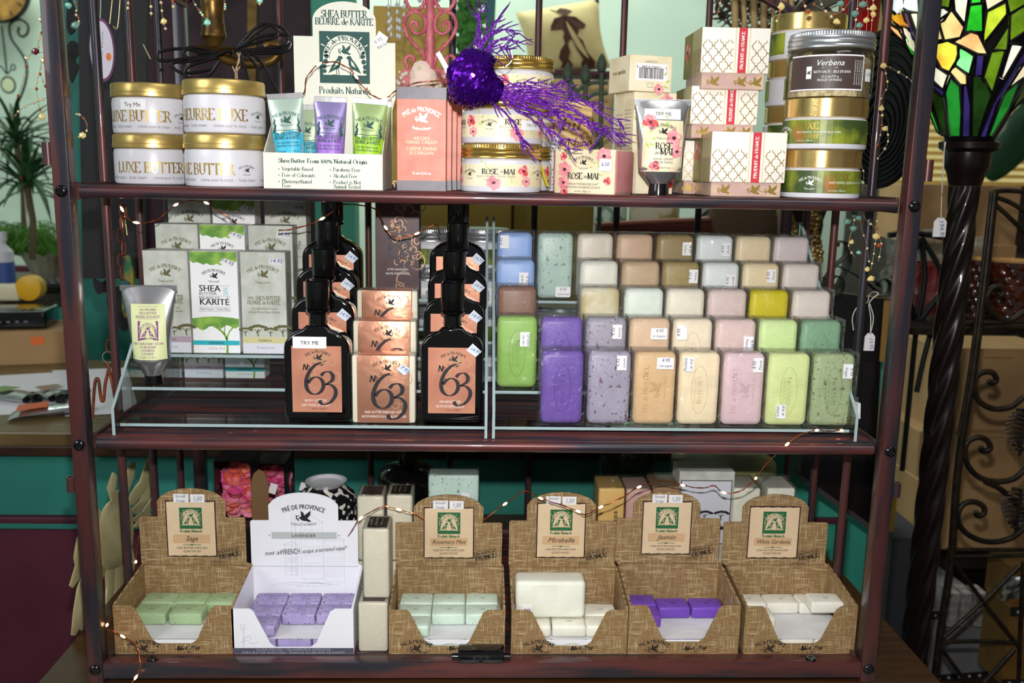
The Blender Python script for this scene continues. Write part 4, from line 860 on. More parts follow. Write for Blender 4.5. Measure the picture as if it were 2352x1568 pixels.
def cb_(px0, px1, row, kind, label, band=None, bt='', tag=True, Y=None):
    Y = Y or YR[row]; q0, q1 = f2(px0, px1, 700-60*row, Y); return cream_box(((q0+q1)/2, Y, ZR[row]+.0002 if row >= 0 else SZ[1]), q1-q0-.0015, HB, kind, label, band, bt, tag)
cb_(325, 431, 2, 'g', 'grey botanical carton with mauve band, front left on the riser', 'm', 'LAVENDER', False)
cb_(433, 545, 2, 'w', 'white and green SHEA KARITE carton in the front row of cartons')
cb_(549, 656, 2, 'g', 'grey botanical carton with ochre VERBENA band in the front row', 'o', 'VERBENA')
cb_(354, 454, 3, 'g', 'grey botanical carton behind the front left one', 'm', 'LAVENDER', False)
cb_(456, 562, 3, 'w', 'white and green carton in the second row, price sticker on top corner')
cb_(568, 672, 3, 'g', 'grey botanical carton at the right of the second row', 'o', 'VERBENA')
cb_(383, 482, 4, 'g', 'grey carton in the back row at left, in the shelf shadow', 'm', 'LAVENDER', False)
cb_(485, 585, 4, 'w', 'white and green carton in the back row under the top shelf')
cb_(605, 703, 4, 'g', 'grey carton at the right end of the back row', 'o', 'VERBENA')
cb_(418, 510, -1, 'g', 'grey carton standing on the shelf under the clear riser', 'm', 'LAVENDER', False, .335)
cb_(513, 606, -1, 'w', 'white ORIGINAL carton standing on the shelf under the clear riser', None, '', False, .335)
# tester tube
q = lx(353, 876, YR[1]+.010, ZR[1]+.0002); Ht = at(360, 655, YR[1]+.010).z-q.z
LABG = mat('pale_green_label', (226, 232, 176), .45); PLUM = mat('ink_plum', (140, 70, 140), .5)
t, mp, sec = metal_tube('tester_tube', 'silver hand cream tube with pale green label standing on its black cap, far left', q, .070, .046, Ht, .0118, .012, .020, .06)
p = Pr(mp); grid(p, -.0215, .0215, Ht*.27, Ht*.82, LABG, .0009)
for k, s_ in enumerate(('20% ORGANIC', 'SHEA BUTTER', 'BEURRE DE KARITÉ')): p.text(s_, 0, Ht*(.755-.035*k), .0029, PLUM, lift=.0014)
for y in (.795, .675): p.rect(-.013, .013, Ht*y, Ht*y+.0003, PLUM, .0013, 4)
p.emblem(0, Ht*.555, .0255, PLUM, LABG, .0014)
for k, s_ in enumerate(('DRY SKIN HAND CREAM', 'CRÈME MAINS', 'LAVENDER', 'LAVANDE', '75 ml - 2.5 fl oz')): p.text(s_, 0, Ht*(.42-.033*k), .0028, PLUM, lift=.0014)
p.ob(t, 'label_print')
# ---------------------------------------------------------------- number 63 bottles
COP = mat('copper_label', (226, 158, 128), .34, .4, col2=(196, 128, 106), scale=18, lo=.35, hi=.65); COPF = mat('copper_foil', (232, 168, 138), .28, .7, bump=1, bscale=26)
SWL = mat('gold_flourish', (222, 184, 140), .3, .5); CH = mat('ink_charcoal', (46, 42, 46), .4); GLB = mat('black_bottle_gloss', (9, 8, 9), .06, coat=.6)
def sixtythree(p, x, y, s, m=CH, lift=.0008):
    """the calligraphic No 63, s = height"""
    def W(w0): return lambda i, d: s*w0*(.25+.75*abs(d[1])**1.3 if True else 1)
    six = [(.60, 1.0), (.44, .93), (.26, .74), (.15, .46), (.17, .2), (.30, .06), (.46, .05), (.60, .16), (.65, .34), (.58, .50), (.44, .56), (.3, .50), (.2, .38)]
    th = [(.58, .60), (.68, .70), (.83, .72), (.93, .60), (.90, .46), (.76, .36), (.72, .34), (.88, .32), (1.0, .18), (.98, -.02), (.84, -.20), (.66, -.27), (.56, -.22), (.54, -.14)]
    for P in (six, th):
        pts = [(x+(q[0]-.55)*s, y+(q[1]-.4)*s) for q in cr(P, 5)]; p.put(*ribbon(pts, W(.058)), m, lift)
    p.text('N', x-.50*s, y+.37*s, s*.17, m, 'l', wt=1.3, sh=.2, lift=lift); p.text('o', x-.36*s, y+.44*s, s*.12, m, 'l', wt=1.4, lift=lift); p.rect(x-.36*s, x-.30*s, y+.39*s, y+.405*s, m, lift)
def flourish(p, x, y, s, m, seed, lift=.0004):
    R_ = random.Random(seed)
    for k in range(9):
        cx, cy = x+(R_.random()-.3)*s*.8, y+(R_.random()-.5)*s*1.9; f = 1 if R_.random() < .5 else -1; r = s*(.12+.16*R_.random()); a0 = R_.random()*6
        p.line([(cx+r*(1-.09*i)*cos(a0+f*i*.62), cy+r*(1-.09*i)*sin(a0+f*i*.62)*1.2) for i in range(10)], s*.035, m, lift, 2, taper=True)
def bottle(row, px0, px1, pt, label, lines, tag=None, tryme=False, cap_h=.0285):
    Y = YR[row]+.004; q0, q1 = f2(px0, px1, 960-70*row, Y); w_ = q1-q0; z0 = ZR[row]+.0002; zs = .1255; d = .034
    t = thing('lotion_bottle', label, 'bottle', ((q0+q1)/2, Y, z0), 0, 'black No 63 bottles on the left riser')
    w2 = w_/2; n = 12
    ol = [(-w2+.004, 0), (w2-.004, 0), (w2-.0008, .004), (w2, .010), (w2, zs-.030)]
    ol += [(w2*cos(a) if True else 0, zs-.030+.026*sin(a)) for a in [pi/2*i/7 for i in range(1, 6)]] + [(.0125, zs-.0015), (-.0125, zs-.0015)]
    ol += [(-w2*cos(a), zs-.030+.026*sin(a)) for a in [pi/2*i/7 for i in range(5, 0, -1)]]+[(-w2, zs-.030), (-w2, .010), (-w2+.0008, .004)]
    b = B(); c = bmesh.new(); vs = [c.verts.new((u, 0, v)) for u, v in ol]; f = c.faces.new(vs); r = bmesh.ops.extrude_face_region(c, geom=[f])
    for v in [g for g in r['geom'] if isinstance(g, bmesh.types.BMVert)]: v.co.y += d
    bmesh.ops.recalc_face_normals(c, faces=c.faces)
    ed = [e for e in c.edges if len(e.link_faces) == 2 and abs(e.verts[0].co.y-e.verts[1].co.y) < 1e-6]
    bmesh.ops.bevel(c, geom=ed, offset=.0042, segments=4, affect='EDGES', profile=.5, clamp_overlap=True)
    b.join(c); b.ob('bottle_body', GLB, t, 50)
    cy = d/2
    nk = B().lathe([(.0118, zs-.003), (.0112, zs+.004), (.0112, zs+.012), (.0128, zs+.0125), (.0152, zs+.0145), (.0155, zs+.0165), (.0128, zs+.0185), (.0118, zs+.019)], 32, (0, cy, 0)).ob('bottle_neck', GLB, t, 40)
    B().lathe([(.0146, zs+.0191), (.0150, zs+.020), (.0150, zs+.019+cap_h*1.2), (.0136, zs+.0205+cap_h*1.2), (.0001, zs+.0205+cap_h*1.2)], 36, (0, cy, 0)).ob('cap', mat('black_cap', (10, 10, 10), .16, coat=.3), t, 40)
    p = Pr(flat(0)); lw = w_*.76/2; lz0 = .013; lz1 = .0985
    p.rect(-lw, lw, lz0, lz1, COP, .0002); flourish(p, .003, .06, .04, SWL, row)
    p.logo(.002, lz1-.013, .031, CH); sixtythree(p, .004, .052, .043)
    for k, s_ in enumerate(lines): p.text(s_, -.002, .0268-.006*k, .0034, WHITEP, sa=True, fit=.036 if k else .027, lift=.0006)
    p.text('8 fl oz / 240 ml', .002, .0165, .0022, CH, sa=True)
    if tryme: pass
    p.ob(t, 'label_print')
    if tryme: B().box(-.029, .013, -.0014, -.0009, .0955, .1105, .0002, 1).ob('try_me_sticker', PAPER, t); Pr(flat(-.0015, -.008)).text('TRY ME', 0, .1005, .0050, INK, sa=True).ob(t)
    elif tag: 
        b = B(); b.prism([(.018, .0955), (.030, .087), (.0375, .094), (.026, .1045)], .0004, lambda u, v, w__: Vector((u, -.0012+w__, v))); b.ob('price_sticker', mat('pale_blue_sticker', (214, 224, 236), .5), t)
        Pr(flat(-.0013)).text('14.95', .028, .094, .0046, INKB, sa=True, rot=-28, sh=.2).ob(t)
    return t
L1 = ('BODY LOTION', 'LAIT POUR LE CORPS'); L2 = ('HAIR AND BODY WASH', 'GEL DOUCHE CORPS & CHEVEUX')
bottle(0, 655, 804, 745, "black bottle 63 with 'TRY ME' sticker, front left", L1, tryme=True)
bottle(1, 672, 815, 680, 'black bottle directly behind the TRY ME bottle', L1, True)
bottle(2, 684, 822, 613, 'third black bottle back in the left column', L1, True)
bottle(3, 697, 830, 553, 'rearmost black bottle of the left column', L1, True)
bottle(0, 966, 1108, 755, 'black hair and body wash bottle 63, front right', L2, True)
bottle(1, 972, 1110, 685, 'black bottle directly behind the front right wash bottle', L2, True)
bottle(2, 982, 1116, 620, 'third black bottle back in the right column', L2, True)
bottle(3, 986, 1114, 560, 'rearmost black bottle of the right column', L2, True)
IVS = mat('ivory_soap', (222, 216, 196), .4)
for row, (a, b_) in enumerate(((808, 955), (811, 957), (820, 960))):
    Y = YR[row]; q0, q1 = f2(a, b_, 970-70*row, Y); w_ = q1-q0-.001; h = .088 if row == 0 else .0885; z0 = ZR[row]+.0002
    t = thing('wrapped_soap', ['copper foil 63 soap block in front between the two bottles', 'second copper foil soap block, behind the front one', 'rear copper foil soap block below the after shave box'][row], 'soap', ((q0+q1)/2, Y, z0), 0, 'copper wrapped No 63 soaps')
    B().box(-w_/2, w_/2, .001, .030, 0, h, .003, 2).ob('soap_bar', IVS, t, 40)
    B().box(-w_/2+.006, w_/2-.007, .0, .031, .0002, h+.0005, .002, 2).ob('foil_band', COPF, t, 40)
    p = Pr(flat(0)); flourish(p, .012, .045, .034, SWL, row+20); p.logo(.004, h-.014, .034, CH); sixtythree(p, .006, h*.42, .047)
    p.text('SHEA BUTTER ENRICHED SOAP', 0, .0135, .0032, WHITEP, sa=True, fit=.048, lift=.0006); p.text('SAVON ENRICHI AU BEURRE DE KARITE', 0, .0078, .0032, WHITEP, sa=True, fit=.056, lift=.0006); p.ob(t, 'label_print')
    if row == 0:
        B().prism([(.016, h*.81), (.026, h*.72), (.035, h*.79), (.026, h*.89)], .0004, lambda u, v, w__: Vector((u, -.0012+w__, v))).ob('price_sticker', MATS['pale_blue_sticker'], t); Pr(flat(-.0013)).text('7.95', .0255, h*.79, .0052, INKB, sa=True, rot=-35, sh=.2).ob(t)
    wrap(w_, .031, h+.001, row+3, None, .0004).ob('cellophane_wrap', FILMS, t)
BRC = mat('brown_flourish_card', (84, 62, 64), .35, .2, col2=(70, 52, 56), scale=20)
q0, q1 = f2(861, 962, 560, .215); z0 = ZR[4]+.0002
hh = .150; w_ = q1-q0; z0 = at(905, 672, .20).z-.012
t = carton('after_shave_carton', 'tall brown after shave balm carton with swirling flourishes behind the copper soaps', 'box', w_, .04, hh, BRC, ((q0+q1)/2, .226, ZR[4]+.0002)); p = Pr(flat(0)); BF = mat('bronze_flourish', (176, 140, 110), .35, .4)
flourish(p, .005, .10, .05, BF, 5); flourish(p, .004, .06, .05, BF, 8); flourish(p, .0, .12, .04, BF, 11); sixtythree(p, .002, .070, .036, mat('blue_charcoal', (52, 54, 66), .4)); p.text('AFTER SHAVE BALM', 0, .039, .0032, WHITEP, sa=True, fit=.030); p.text('BAUME APRES-RASAGE', 0, .033, .0032, WHITEP, sa=True, fit=.034); p.ob(t, 'print')
# silver-lidded jars and barcoded packs on the shelf, seen past the risers
def spare_jar(px, wpx, ptop, Y, label, lid=SIL, body=None, n=0):
    r = wpx/2/2104*(Y+1.1); zt = at(px, ptop, Y).z; hj = .060
    t = thing('silver_lid_jar', label, 'jar', (at(px, ptop, Y).x, Y, zt-hj), .4*n, 'silver lidded jars behind the left riser')
    B().lathe([(r-.003, 0), (r-.0006, .0012), (r, .004), (r, hj-.024), (r-.003, hj-.020)], 40).ob('jar_body', body or CREAM, t, 35); B().lathe(lid_prof(r, hj-.0195, .0195), 40).ob('lid', lid, t, 35); knurl(r-.0014, hj-.005, hj-.001, 80).ob('lid_knurling', lid, t)
    p = arcpr(r); p.rect(-.05, .05, .006, .030, GLAB if n % 2 else PAPER, .0003, 20); 
    for k in range(14): p.rect(-.045+k*.0016, -.045+k*.0016+.0008, .010, .026, INK, .0006)
    for k in range(14): p.rect(.010+k*.0013, .010+k*.0013+.0006, .010, .026, INK, .0006)
    p.ob(t, 'label_print')
JB = SZ[1]+.0002
def jar_stack(px, wpx, Y, n, lab):
    for k in range(n):
        zt = JB+.0602*(k+1); p_ = at(px, 600, Y); r = wpx/2/2104*(Y+1.1)
        t = spare_jar_at((p_.x, Y, JB+.0602*k), r, lab[k], k)
def spare_jar_at(loc, r, label, n):
    hj = .060; t = thing('silver_lid_jar', label, 'jar', loc, .5+.7*n, 'silver lidded jars behind the clear risers')
    B().lathe([(r-.003, 0), (r-.0006, .0012), (r, .004), (r, hj-.024), (r-.003, hj-.020)], 40).ob('jar_body', CREAM, t, 35); B().lathe(lid_prof(r, hj-.0195, .0195), 40).ob('lid', SIL, t, 35); knurl(r-.0014, hj-.005, hj-.001, 80).ob('lid_knurling', SIL, t)
    p = arcpr(r); p.rect(-.13, .13, .006, .030, GLAB if n % 2 else PAPER, .0003, 40)
    for s in (-.09, -.02, .06):
        for k in range(14): p.rect(s+k*.0014, s+k*.0014+.0006+.0003*(k % 3), .010, .026, WHITEP if n % 2 else INK, .0006)
    p.ob(t, 'label_print')
O_ = ['lowest', 'second', 'third', 'top']
jar_stack(990, 128, .36, 4, [o+' silver-lidded jar of the stack left of the right bottle column' for o in O_])
jar_stack(1108, 124, .365, 4, [o+' silver-lidded jar of the stack just left of the blue soaps' for o in O_])
p_ = at(1285, 715, .36)
jar_stack(1290, 120, .36, 2, ['lower barcoded jar standing behind the purple soaps', 'upper barcoded jar glimpsed in the gap of the middle soap row'])
# ================================================================ BOTTOM SHELF : open card trays of small soaps
Z3 = SZ[2]
def weave(m, N, L, b):
    tc = N.new('ShaderNodeTexCoord'); sp = N.new('ShaderNodeSeparateXYZ'); L.new(tc.outputs['Object'], sp.inputs[0])
    def math_(op, a, b_=None, c=None):
        n = N.new('ShaderNodeMath'); n.operation = op
        for i, x_ in enumerate((a, b_, c)):
            if x_ is None: continue
            if isinstance(x_, (int, float)): n.inputs[i].default_value = x_
            else: L.new(x_, n.inputs[i])
        return n.outputs[0]
    nz = N.new('ShaderNodeTexNoise'); nz.inputs['Scale'].default_value = 60; L.new(tc.outputs['Object'], nz.inputs[0])
    def thr(ax, f):
        k = math_('MULTIPLY_ADD', nz.outputs[0], .5, ax); s = math_('FRACT', math_('MULTIPLY', ax, f)); return math_('GREATER_THAN', s, .62)
    xy = math_('ADD', sp.outputs[0], sp.outputs[1])
    g = math_('MAXIMUM', thr(xy, 600), thr(sp.outputs[2], 600))
    def streak(st):
        mp = N.new('ShaderNodeMapping'); mp.inputs['Scale'].default_value = st; L.new(tc.outputs['Object'], mp.inputs[0])
        n = N.new('ShaderNodeTexNoise'); n.inputs['Scale'].default_value = 1; n.inputs['Detail'].default_value = 2; L.new(mp.outputs[0], n.inputs[0]); return math_('GREATER_THAN', n.outputs[0], .60)
    st = math_('MAXIMUM', streak((900, 900, 40)), streak((40, 40, 900)))
    m1 = N.new('ShaderNodeMix'); m1.data_type = 'RGBA'; L.new(g, m1.inputs[0]); m1.inputs[6].default_value = lin((172, 142, 96)); m1.inputs[7].default_value = lin((112, 82, 50))
    m2 = N.new('ShaderNodeMix'); m2.data_type = 'RGBA'; L.new(math_('MULTIPLY', st, .42), m2.inputs[0]); L.new(m1.outputs[2], m2.inputs[6]); m2.inputs[7].default_value = lin((226, 204, 160))
    L.new(m2.outputs[2], b.inputs['Base Color'])
BUR = mat('burlap_printed_card', (170, 138, 92), .6, tweak=weave); INN = mat('cream_card_label', (226, 200, 166), .5, col2=(218, 190, 154), scale=20); FRB = mat('dark_brown_frame', (52, 36, 30), .5)
GRE = mat('emblem_green', (40, 104, 60), .5); TANS = mat('tan_strip', (208, 172, 130), .5); TISS = mat('tissue_paper', (226, 226, 228), .55, bump=.8, bscale=40, coat=0); WCARD = mat('white_tray_card', (236, 236, 242), .45)
CBI = mat('kraft_edge', (120, 88, 56), .6)
def script(p, s, x, y, h, m, lift=.0006, fit=0, rot=0): p.text(s, x, y, h, m, sa=True, sh=.35, lift=lift, fit=fit, rot=rot)
def small_soap(t0, x, y, z, m, label, rz=0, w_=.0455, d=.0315, h=.0175, grp=None, tilt=0):
    t = thing('small_soap', label, 'soap', (x, y, z), rz, grp)
    if tilt: t.rotation_euler = (tilt, 0, rz)
    B().box(-w_/2, w_/2, 0, d, 0, h, .0038, 3).ob('soap', m, t, 60)
    p = Pr(lambda u, v, l: Vector((u, d/2+v, h+l))); p.bird(0, -.001, .010, mat(m.name+'_stamp', tuple(int(255*c**(1/2.2)*.88) for c in m.diffuse_color[:3]), .5), .0002); p.text('PRÉ de PROVENCE', 0, .0045, .0028, MATS[m.name+'_stamp'], fit=.022, arc=.03, lift=.0002); p.ob(t, 'stamp')
    return t
def tray(name, label, px, hpx, pyt, fold, sh_y, dome, dpx, mt, soaps, sm, scent, white=False, card=None, stick=True, cut=1477, sname='', big=None):
    Y = .026; Yd = .108; q0, q1 = f2(px[0], px[1], 1450, Y); w_ = q1-q0; cx = (q0+q1)/2; w2 = w_/2
    zf = at(cx and (px[0]+px[1])/2, pyt, Y).z-Z3
    g0, g1 = f2(hpx[0], hpx[1], fold, Y+Yd); zb = at(sum(hpx)/2, fold, Y+Yd).z-Z3; zs = at(sum(hpx)/2, sh_y, Y+Yd).z-Z3; zd = at(sum(hpx)/2, dome, Y+Yd).z-Z3
    d0, d1 = f2(dpx[0], dpx[1], sh_y, Y+Yd); d0 -= cx; d1 -= cx; mh = (g0+g1)/2-cx
    t = thing('soap_tray', label, 'display box', (cx, Y, Z3), 0)
    zc = at((px[0]+px[1])/2, cut, Y).z-Z3; T = .0016
    cl, crr = (w2*.62, w2*.62)
    ol = [(-w2, 0), (w2, 0), (w2, zf), (w2*.70, zf), (w2*.62, zf-.004), (w2*.38, zc+.006), (w2*.28, zc), (-w2*.30, zc), (-w2*.38, zc+.006), (-w2*.64, zf-.004), (-w2*.70, zf), (-w2, zf)]
    B().prism(ol, T, lambda u, v, w__: Vector((u, w__, v))).ob('front_panel', mt, t)
    for s in (-1, 1):
        b = B().prism([(T+.0001, 0), (Yd-.0001, 0), (Yd-.0001, zb+.001), (T+.0001, zf+.0002)], T*1.6, lambda u, v, w__: Vector((s*(w2-w__), u, v))); sp = b.ob('side_panel', mt, t)
        B().prism([(T, zf+.0003), (Yd-.0002, zb+.0012), (Yd-.0002, zb+.0020), (T, zf+.0011)], T*1.7, lambda u, v, w__: Vector((s*(w2+.0001-w__), u, v))).ob('folded_edge', mt, sp)
    B().box(-w2+.003, w2-.003, T+.0002, Yd-.0004, .0002, .0014).ob('base_panel', mt, t)
    mid = (d0+d1)/2; r = (d1-d0)/2
    ol = [(-w2+.0005, 0), (w2-.0005, 0), (w2-.0005, zb), (g1-cx, zb+.004), (g1-cx, zs-.002), (g1-cx-.002, zs), (d1, zs), (d1, zs+(zd-zs)*.55)]
    ol += [(mid+r*cos(a), zs+(zd-zs)*(.55+.45*sin(a))) if False else (mid+r*.98*cos(a), zs+(zd-zs)*.50+(zd-zs)*.50*sin(a)) for a in [pi*i/14 for i in range(1, 14)]]
    ol += [(d0, zs+(zd-zs)*.55), (d0, zs), (g0-cx+.002, zs), (g0-cx, zs-.002), (g0-cx, zb+.004), (-w2+.0005, zb)]
    B().prism(ol, T, lambda u, v, w__: Vector((u, Yd+w__, v))).ob('header_card', mt, t)
    B().box(g0-cx, g1-cx, Yd-.0006, Yd-.0001, zb-.0003, zb+.0005).ob('fold_line', CBI if not white else GREYL, t)
    # soaps in two layers with a tissue between
    hs_ = .0170; zl = [Z3+.0018, Z3+.0018+hs_+.0012]
    R_ = random.Random(px[0]); RWN = ['front', 'middle', 'back']; CLN = ['left', 'centre', 'right']
    for c in range(3): small_soap(t, cx+(-1+c)*.0464, Y+.006, zl[0], sm, '%s small soap, %s of the bottom layer, %s tray' % (sname, CLN[c], scent), grp='%s soaps in the %s tray' % (sname, scent), h=hs_)
    b = B(); nx, ny = 16, 10; V = [(-w2*.93+w2*1.86*i/nx, .0035+(Yd-.008)*j/ny, zl[1]-Z3-.0004+.0004*sin(i*1.1+j*.7)*sin(j*1.3)) for i in range(nx+1) for j in range(ny+1)]
    b.raw(V, [(i*(ny+1)+j, (i+1)*(ny+1)+j, (i+1)*(ny+1)+j+1, i*(ny+1)+j+1) for i in range(nx) for j in range(ny)])
    nf = [(-w2*.70+w2*1.4*i/12, .0030, zl[1]-Z3-.0010) for i in range(13)]; nf2 = [(-w2*.66+w2*1.32*i/12, .0022, zl[1]-Z3-.0075-.0015*sin(i*1.7)) for i in range(13)]
    if sname not in ('lilac', 'white'): b.raw(nf+nf2, [(i, i+1, 14+i, 13+i) for i in range(12)])
    b.ob('tissue_sheet', TISS, t, 60)
    for k, (c, r_) in enumerate(soaps):
        ci = min(2, max(0, round(c))); small_soap(t, cx+(-1+c)*.0464+R_.uniform(-.0006, .0006), Y+.0035+r_*.0333, zl[1]+.0007+(.017 if c != round(c) and r_ == 1.05 else 0), sm, '%s small soap, %s %s of the top layer, %s tray' % (sname, RWN[min(2, int(round(r_)))], CLN[ci], scent), R_.uniform(-.02, .02), grp='%s soaps in the %s tray' % (sname, scent), h=hs_)
    if not white:
        p = Pr(flat(Yd)); c0, c1 = f2(card[0], card[1], (card[2]+card[3])/2, Y+Yd); c0 -= cx; c1 -= cx; y1 = at((card[0]+card[1])/2, card[2], Y+Yd).z-Z3; y0 = at((card[0]+card[1])/2, card[3], Y+Yd).z-Z3; cm = (c0+c1)/2; cw = c1-c0; ch = y1-y0
        p.rect(c0, c1, y0, y1, FRB, .0003)
        n = 14; jag = lambda i: .0004*((i*7) % 3)
        p.poly([(c0+.0016+(cw-.0032)*i/n, y0+.0014+jag(i)) for i in range(n+1)]+[(c1-.0016-(cw-.0032)*i/n, y1-.0014-jag(i)) for i in range(n+1)], INN, .0005)
        p.emblem(cm, y1-ch*.31, cw*.45, GRE, INN, .0007); p.text('Produits Naturels', cm, y1-ch*.31-cw*.30, .0042, GRE, fit=cw*.44, lift=.0011, wt=1.4)
        p.rect(cm-cw*.37, cm+cw*.37, y0+ch*.245, y0+ch*.40, TANS, .0007); script(p, scent, cm, y0+ch*.29, .0075 if len(scent) < 10 else .0066, FRB, .0012, fit=min(cw*.66, .0042*len(scent)))
        p.line([(cm-cw*.18, y0+ch*.215), (cm, y0+ch*.222), (cm+cw*.18, y0+ch*.215)], .0007, GRE, .0008); p.disc(cm, y0+ch*.218, .0025, .0010, GRE, .0009, 8)
        p.text('SHEA BUTTER ENRICHED', cm, y0+ch*.145, .0030, INK, sa=True, fit=cw*.62, lift=.0008); p.text('QUAD-MILLED', cm, y0+ch*.085, .0030, INK, sa=True, fit=cw*.36, lift=.0008)
        # postmark
        sx, sz, a = c1+.0165, y0+ch*.07, radians(10); f = lambda u, v: (sx+u*cos(a)-v*sin(a), sz+u*sin(a)+v*cos(a))
        BK = mat('stamp_black', (52, 42, 34), .6)
        for P in ([(-.0155, -.0058), (.0155, -.0058)], [(-.0155, .0068), (.0155, .0068)], [(-.0155, -.0058), (-.0155, .0068)], [(.0155, -.0058), (.0155, .0068)]): p.line([f(*P[0]), f(*P[1])], .0006, BK, .0005)
        p.text('PRODUCT OF', *f(0, .0018), .0034, BK, rot=10, fit=.027, wt=1.5, lift=.0009); p.text('FRANCE', *f(0, -.0048), .0050, BK, rot=10, fit=.028, wt=1.7, lift=.0009)
        for k in range(4): p.line([f(-.028+.004*i, -.007-.0017*k+.0004*sin(i*2)) for i in range(8)], .0004, BK, .0005, 3)
        p.ob(t, 'card_print')
        if stick:
            zz = y1+.0015
            B().box(cm-.0215-.001, cm-.0215+.0200, Yd-.0016, Yd-.0011, zz-.004, zz+.0085, .0002, 1).ob('price_sticker', PAPER, t); B().box(cm+.0005, cm+.0205, Yd-.0016, Yd-.0011, zz-.004, zz+.0080, .0002, 1).ob('price_sticker', PAPER, t)
            p = Pr(flat(Yd-.0017)); IG = mat('ink_pen_grey', (88, 88, 110), .6); p.text('Small', cm-.0125, zz+.0035, .0042, IG, sa=True, fit=.014, lift=.0003); p.text('Soap', cm-.0125, zz-.003, .0042, IG, sa=True, fit=.012, lift=.0003); p.text('1.50', cm+.0105, zz, .0055, IG, sa=True, sh=.2, fit=.012, lift=.0003); p.line([(cm+.006, zz-.0012), (cm+.0165, zz-.0010)], .0004, IG, .0003); p.ob(t)
        p = Pr(flat(0)); p.text('PRÉ de PROVENCE', -w2*.52, .0155, .0050, BK, arc=.032, fit=.040, wt=1.3); p.bird(-w2*.54, .0085, .015, BK); p.text('Product of France', -w2*.50, .0010, .0034, BK, arc=-.05, fit=.03, rot=-4)
        p.text('Net 25g', w2*.22, .0062, .0058, BK, fit=.028, wt=1.4, rot=3, sh=.2); p.text('e .88oz', w2*.22, .0014, .0034, BK, rot=3); p.bird(-w2*-.05, .0075, .007, BK); p.ob(t)
    else:
        p = Pr(flat(Yd)); SK = mat('sketch_grey', (176, 178, 190), .5); cm = mid; lz = lambda y: at(sum(hpx)/2, y, Y+Yd).z-Z3
        p.text('PRÉ DE PROVENCE', cm, lz(1168), .0072, INK, sa=True, arc=.07, fit=.058, lift=.0008); p.text('PRÉ DE PROVENCE', cm+.0003, lz(1168), .0072, INK, sa=True, arc=.07, fit=.058, lift=.0009); p.bird(cm, lz(1186), .022, INK, .0008); p.text('PRODUCT OF FRANCE', cm, lz(1207), .0036, INK, sa=True, arc=-.09, fit=.036, lift=.0008)
        gz = lz(1229); p.rect(cm-.045, cm+.046, gz-.005, gz+.005, mat('grey_title_bar', (186, 190, 190), .5), .0006); p.text('LAVENDER', cm, gz-.0023, .0048, INK, sa=True, fit=.034, lift=.0009); p.disc(cm-.048, gz, .0008, .0008, INK, .0006); p.disc(cm+.049, gz, .0008, .0008, INK, .0006)
        z_ = lz(1268); p.text('not all', cm-.0435, z_-.0035, .0066, INK, sa=True, sh=.3, rot=5, fit=.024, lift=.0009); p.text('FRENCH', cm-.0175, z_-.0025, .0085, INK, sa=True, rot=5, fit=.024, lift=.0009); p.text('soaps are', cm+.0105, z_+.000, .0064, INK, sa=True, sh=.3, rot=5, fit=.027, lift=.0009); p.text("created equal*", cm+.042, z_+.0030, .0064, INK, sa=True, sh=.3, rot=5, fit=.036, lift=.0009)
        R_ = random.Random(3)
        def house(x, y, w__, h):
            p.frame(x, x+w__, y, y+h, .0003, SK, .0004); p.line([(x-.002, y+h), (x+w__*.5, y+h*1.12), (x+w__+.002, y+h)], .0004, SK, .0004)
            for i in range(3):
                for j in range(3): a, b_ = x+w__*(.14+.28*i), y+h*(.12+.29*j); p.frame(a, a+w__*.16, b_, b_+h*.18, .00025, SK, .0004)
        house(cm-.004, lz(1330), .030, .085); house(cm+.028, lz(1335), .028, .062); house(cm-.027, lz(1320), .018, .045)
        p.line([(cm-.018, lz(1320)), (cm-.017, lz(1200)), (cm-.0145, lz(1150)), (cm-.012, lz(1200)), (cm-.012, lz(1320))], .0004, SK, .0004)
        for k in range(6): p.line([(cm-.05+R_.random()*.1, lz(1335+R_.random()*12)) for i in range(3)], .0003, SK, .0004, 4)
        p.ob(t, 'card_print')
        p = Pr(flat(0)); NVG = mat('slate_band', (84, 82, 98), .45); p.rect(-w2+.0002, w2-.0002, .0003, .0085, NVG, .0002); p.text('QUAD-MILLED - QUADRUPLE AFFINAGE', 0, .0052, .0026, mat('slate_print', (176, 176, 190), .5), sa=True, fit=w_*.62, lift=.0006); p.text('SHEA BUTTER ENRICHED - ENRICHI AU BEURRE DE KARITE', 0, .0012, .0026, MATS['slate_print'], sa=True, fit=w_*.85, lift=.0006)
        x_ = -w2*.82; p.line([(x_, .009), (x_+.001, .030), (x_, .040)], .0005, SK, .0004); p.frame(x_-.003, x_+.003, .034, .042, .0004, SK, .0004); p.line([(x_+.0, .022), (x_+.008, .026), (x_+.010, .020)], .0004, SK, .0004, 4); p.line([(x_-.004, .016), (x_+.004, .020), (x_+.012, .015), (x_+.02, .018)], .0004, SK, .0004, 4); p.ob(t)
    return t, cx, Y, zl
SG = soapmat((150, 180, 128), (104, 112, 74), sthr=.67); LV = soapmat((156, 142, 196), (112, 84, 86), (148, 136, 188)); RM = soapmat((196, 220, 201), (120, 134, 112), sthr=.68); MB = soapmat((234, 232, 214)); JS = soapmat((108, 66, 178)); WG = soapmat((234, 230, 216), (206, 190, 150), sthr=.68)
tray('t', "burlap-print card tray labelled Sage, holding green soaps, leftmost on the bottom shelf", (262, 537), (325, 567), 1391, 1297, 1187, 1121, (362, 518), BUR, [(0, 1), (1.05, 1), (0, 2), (.95, 2), (1.9, 2)], SG, 'Sage', card=(382, 497, 1149, 1278), sname='sage green', cut=1478)
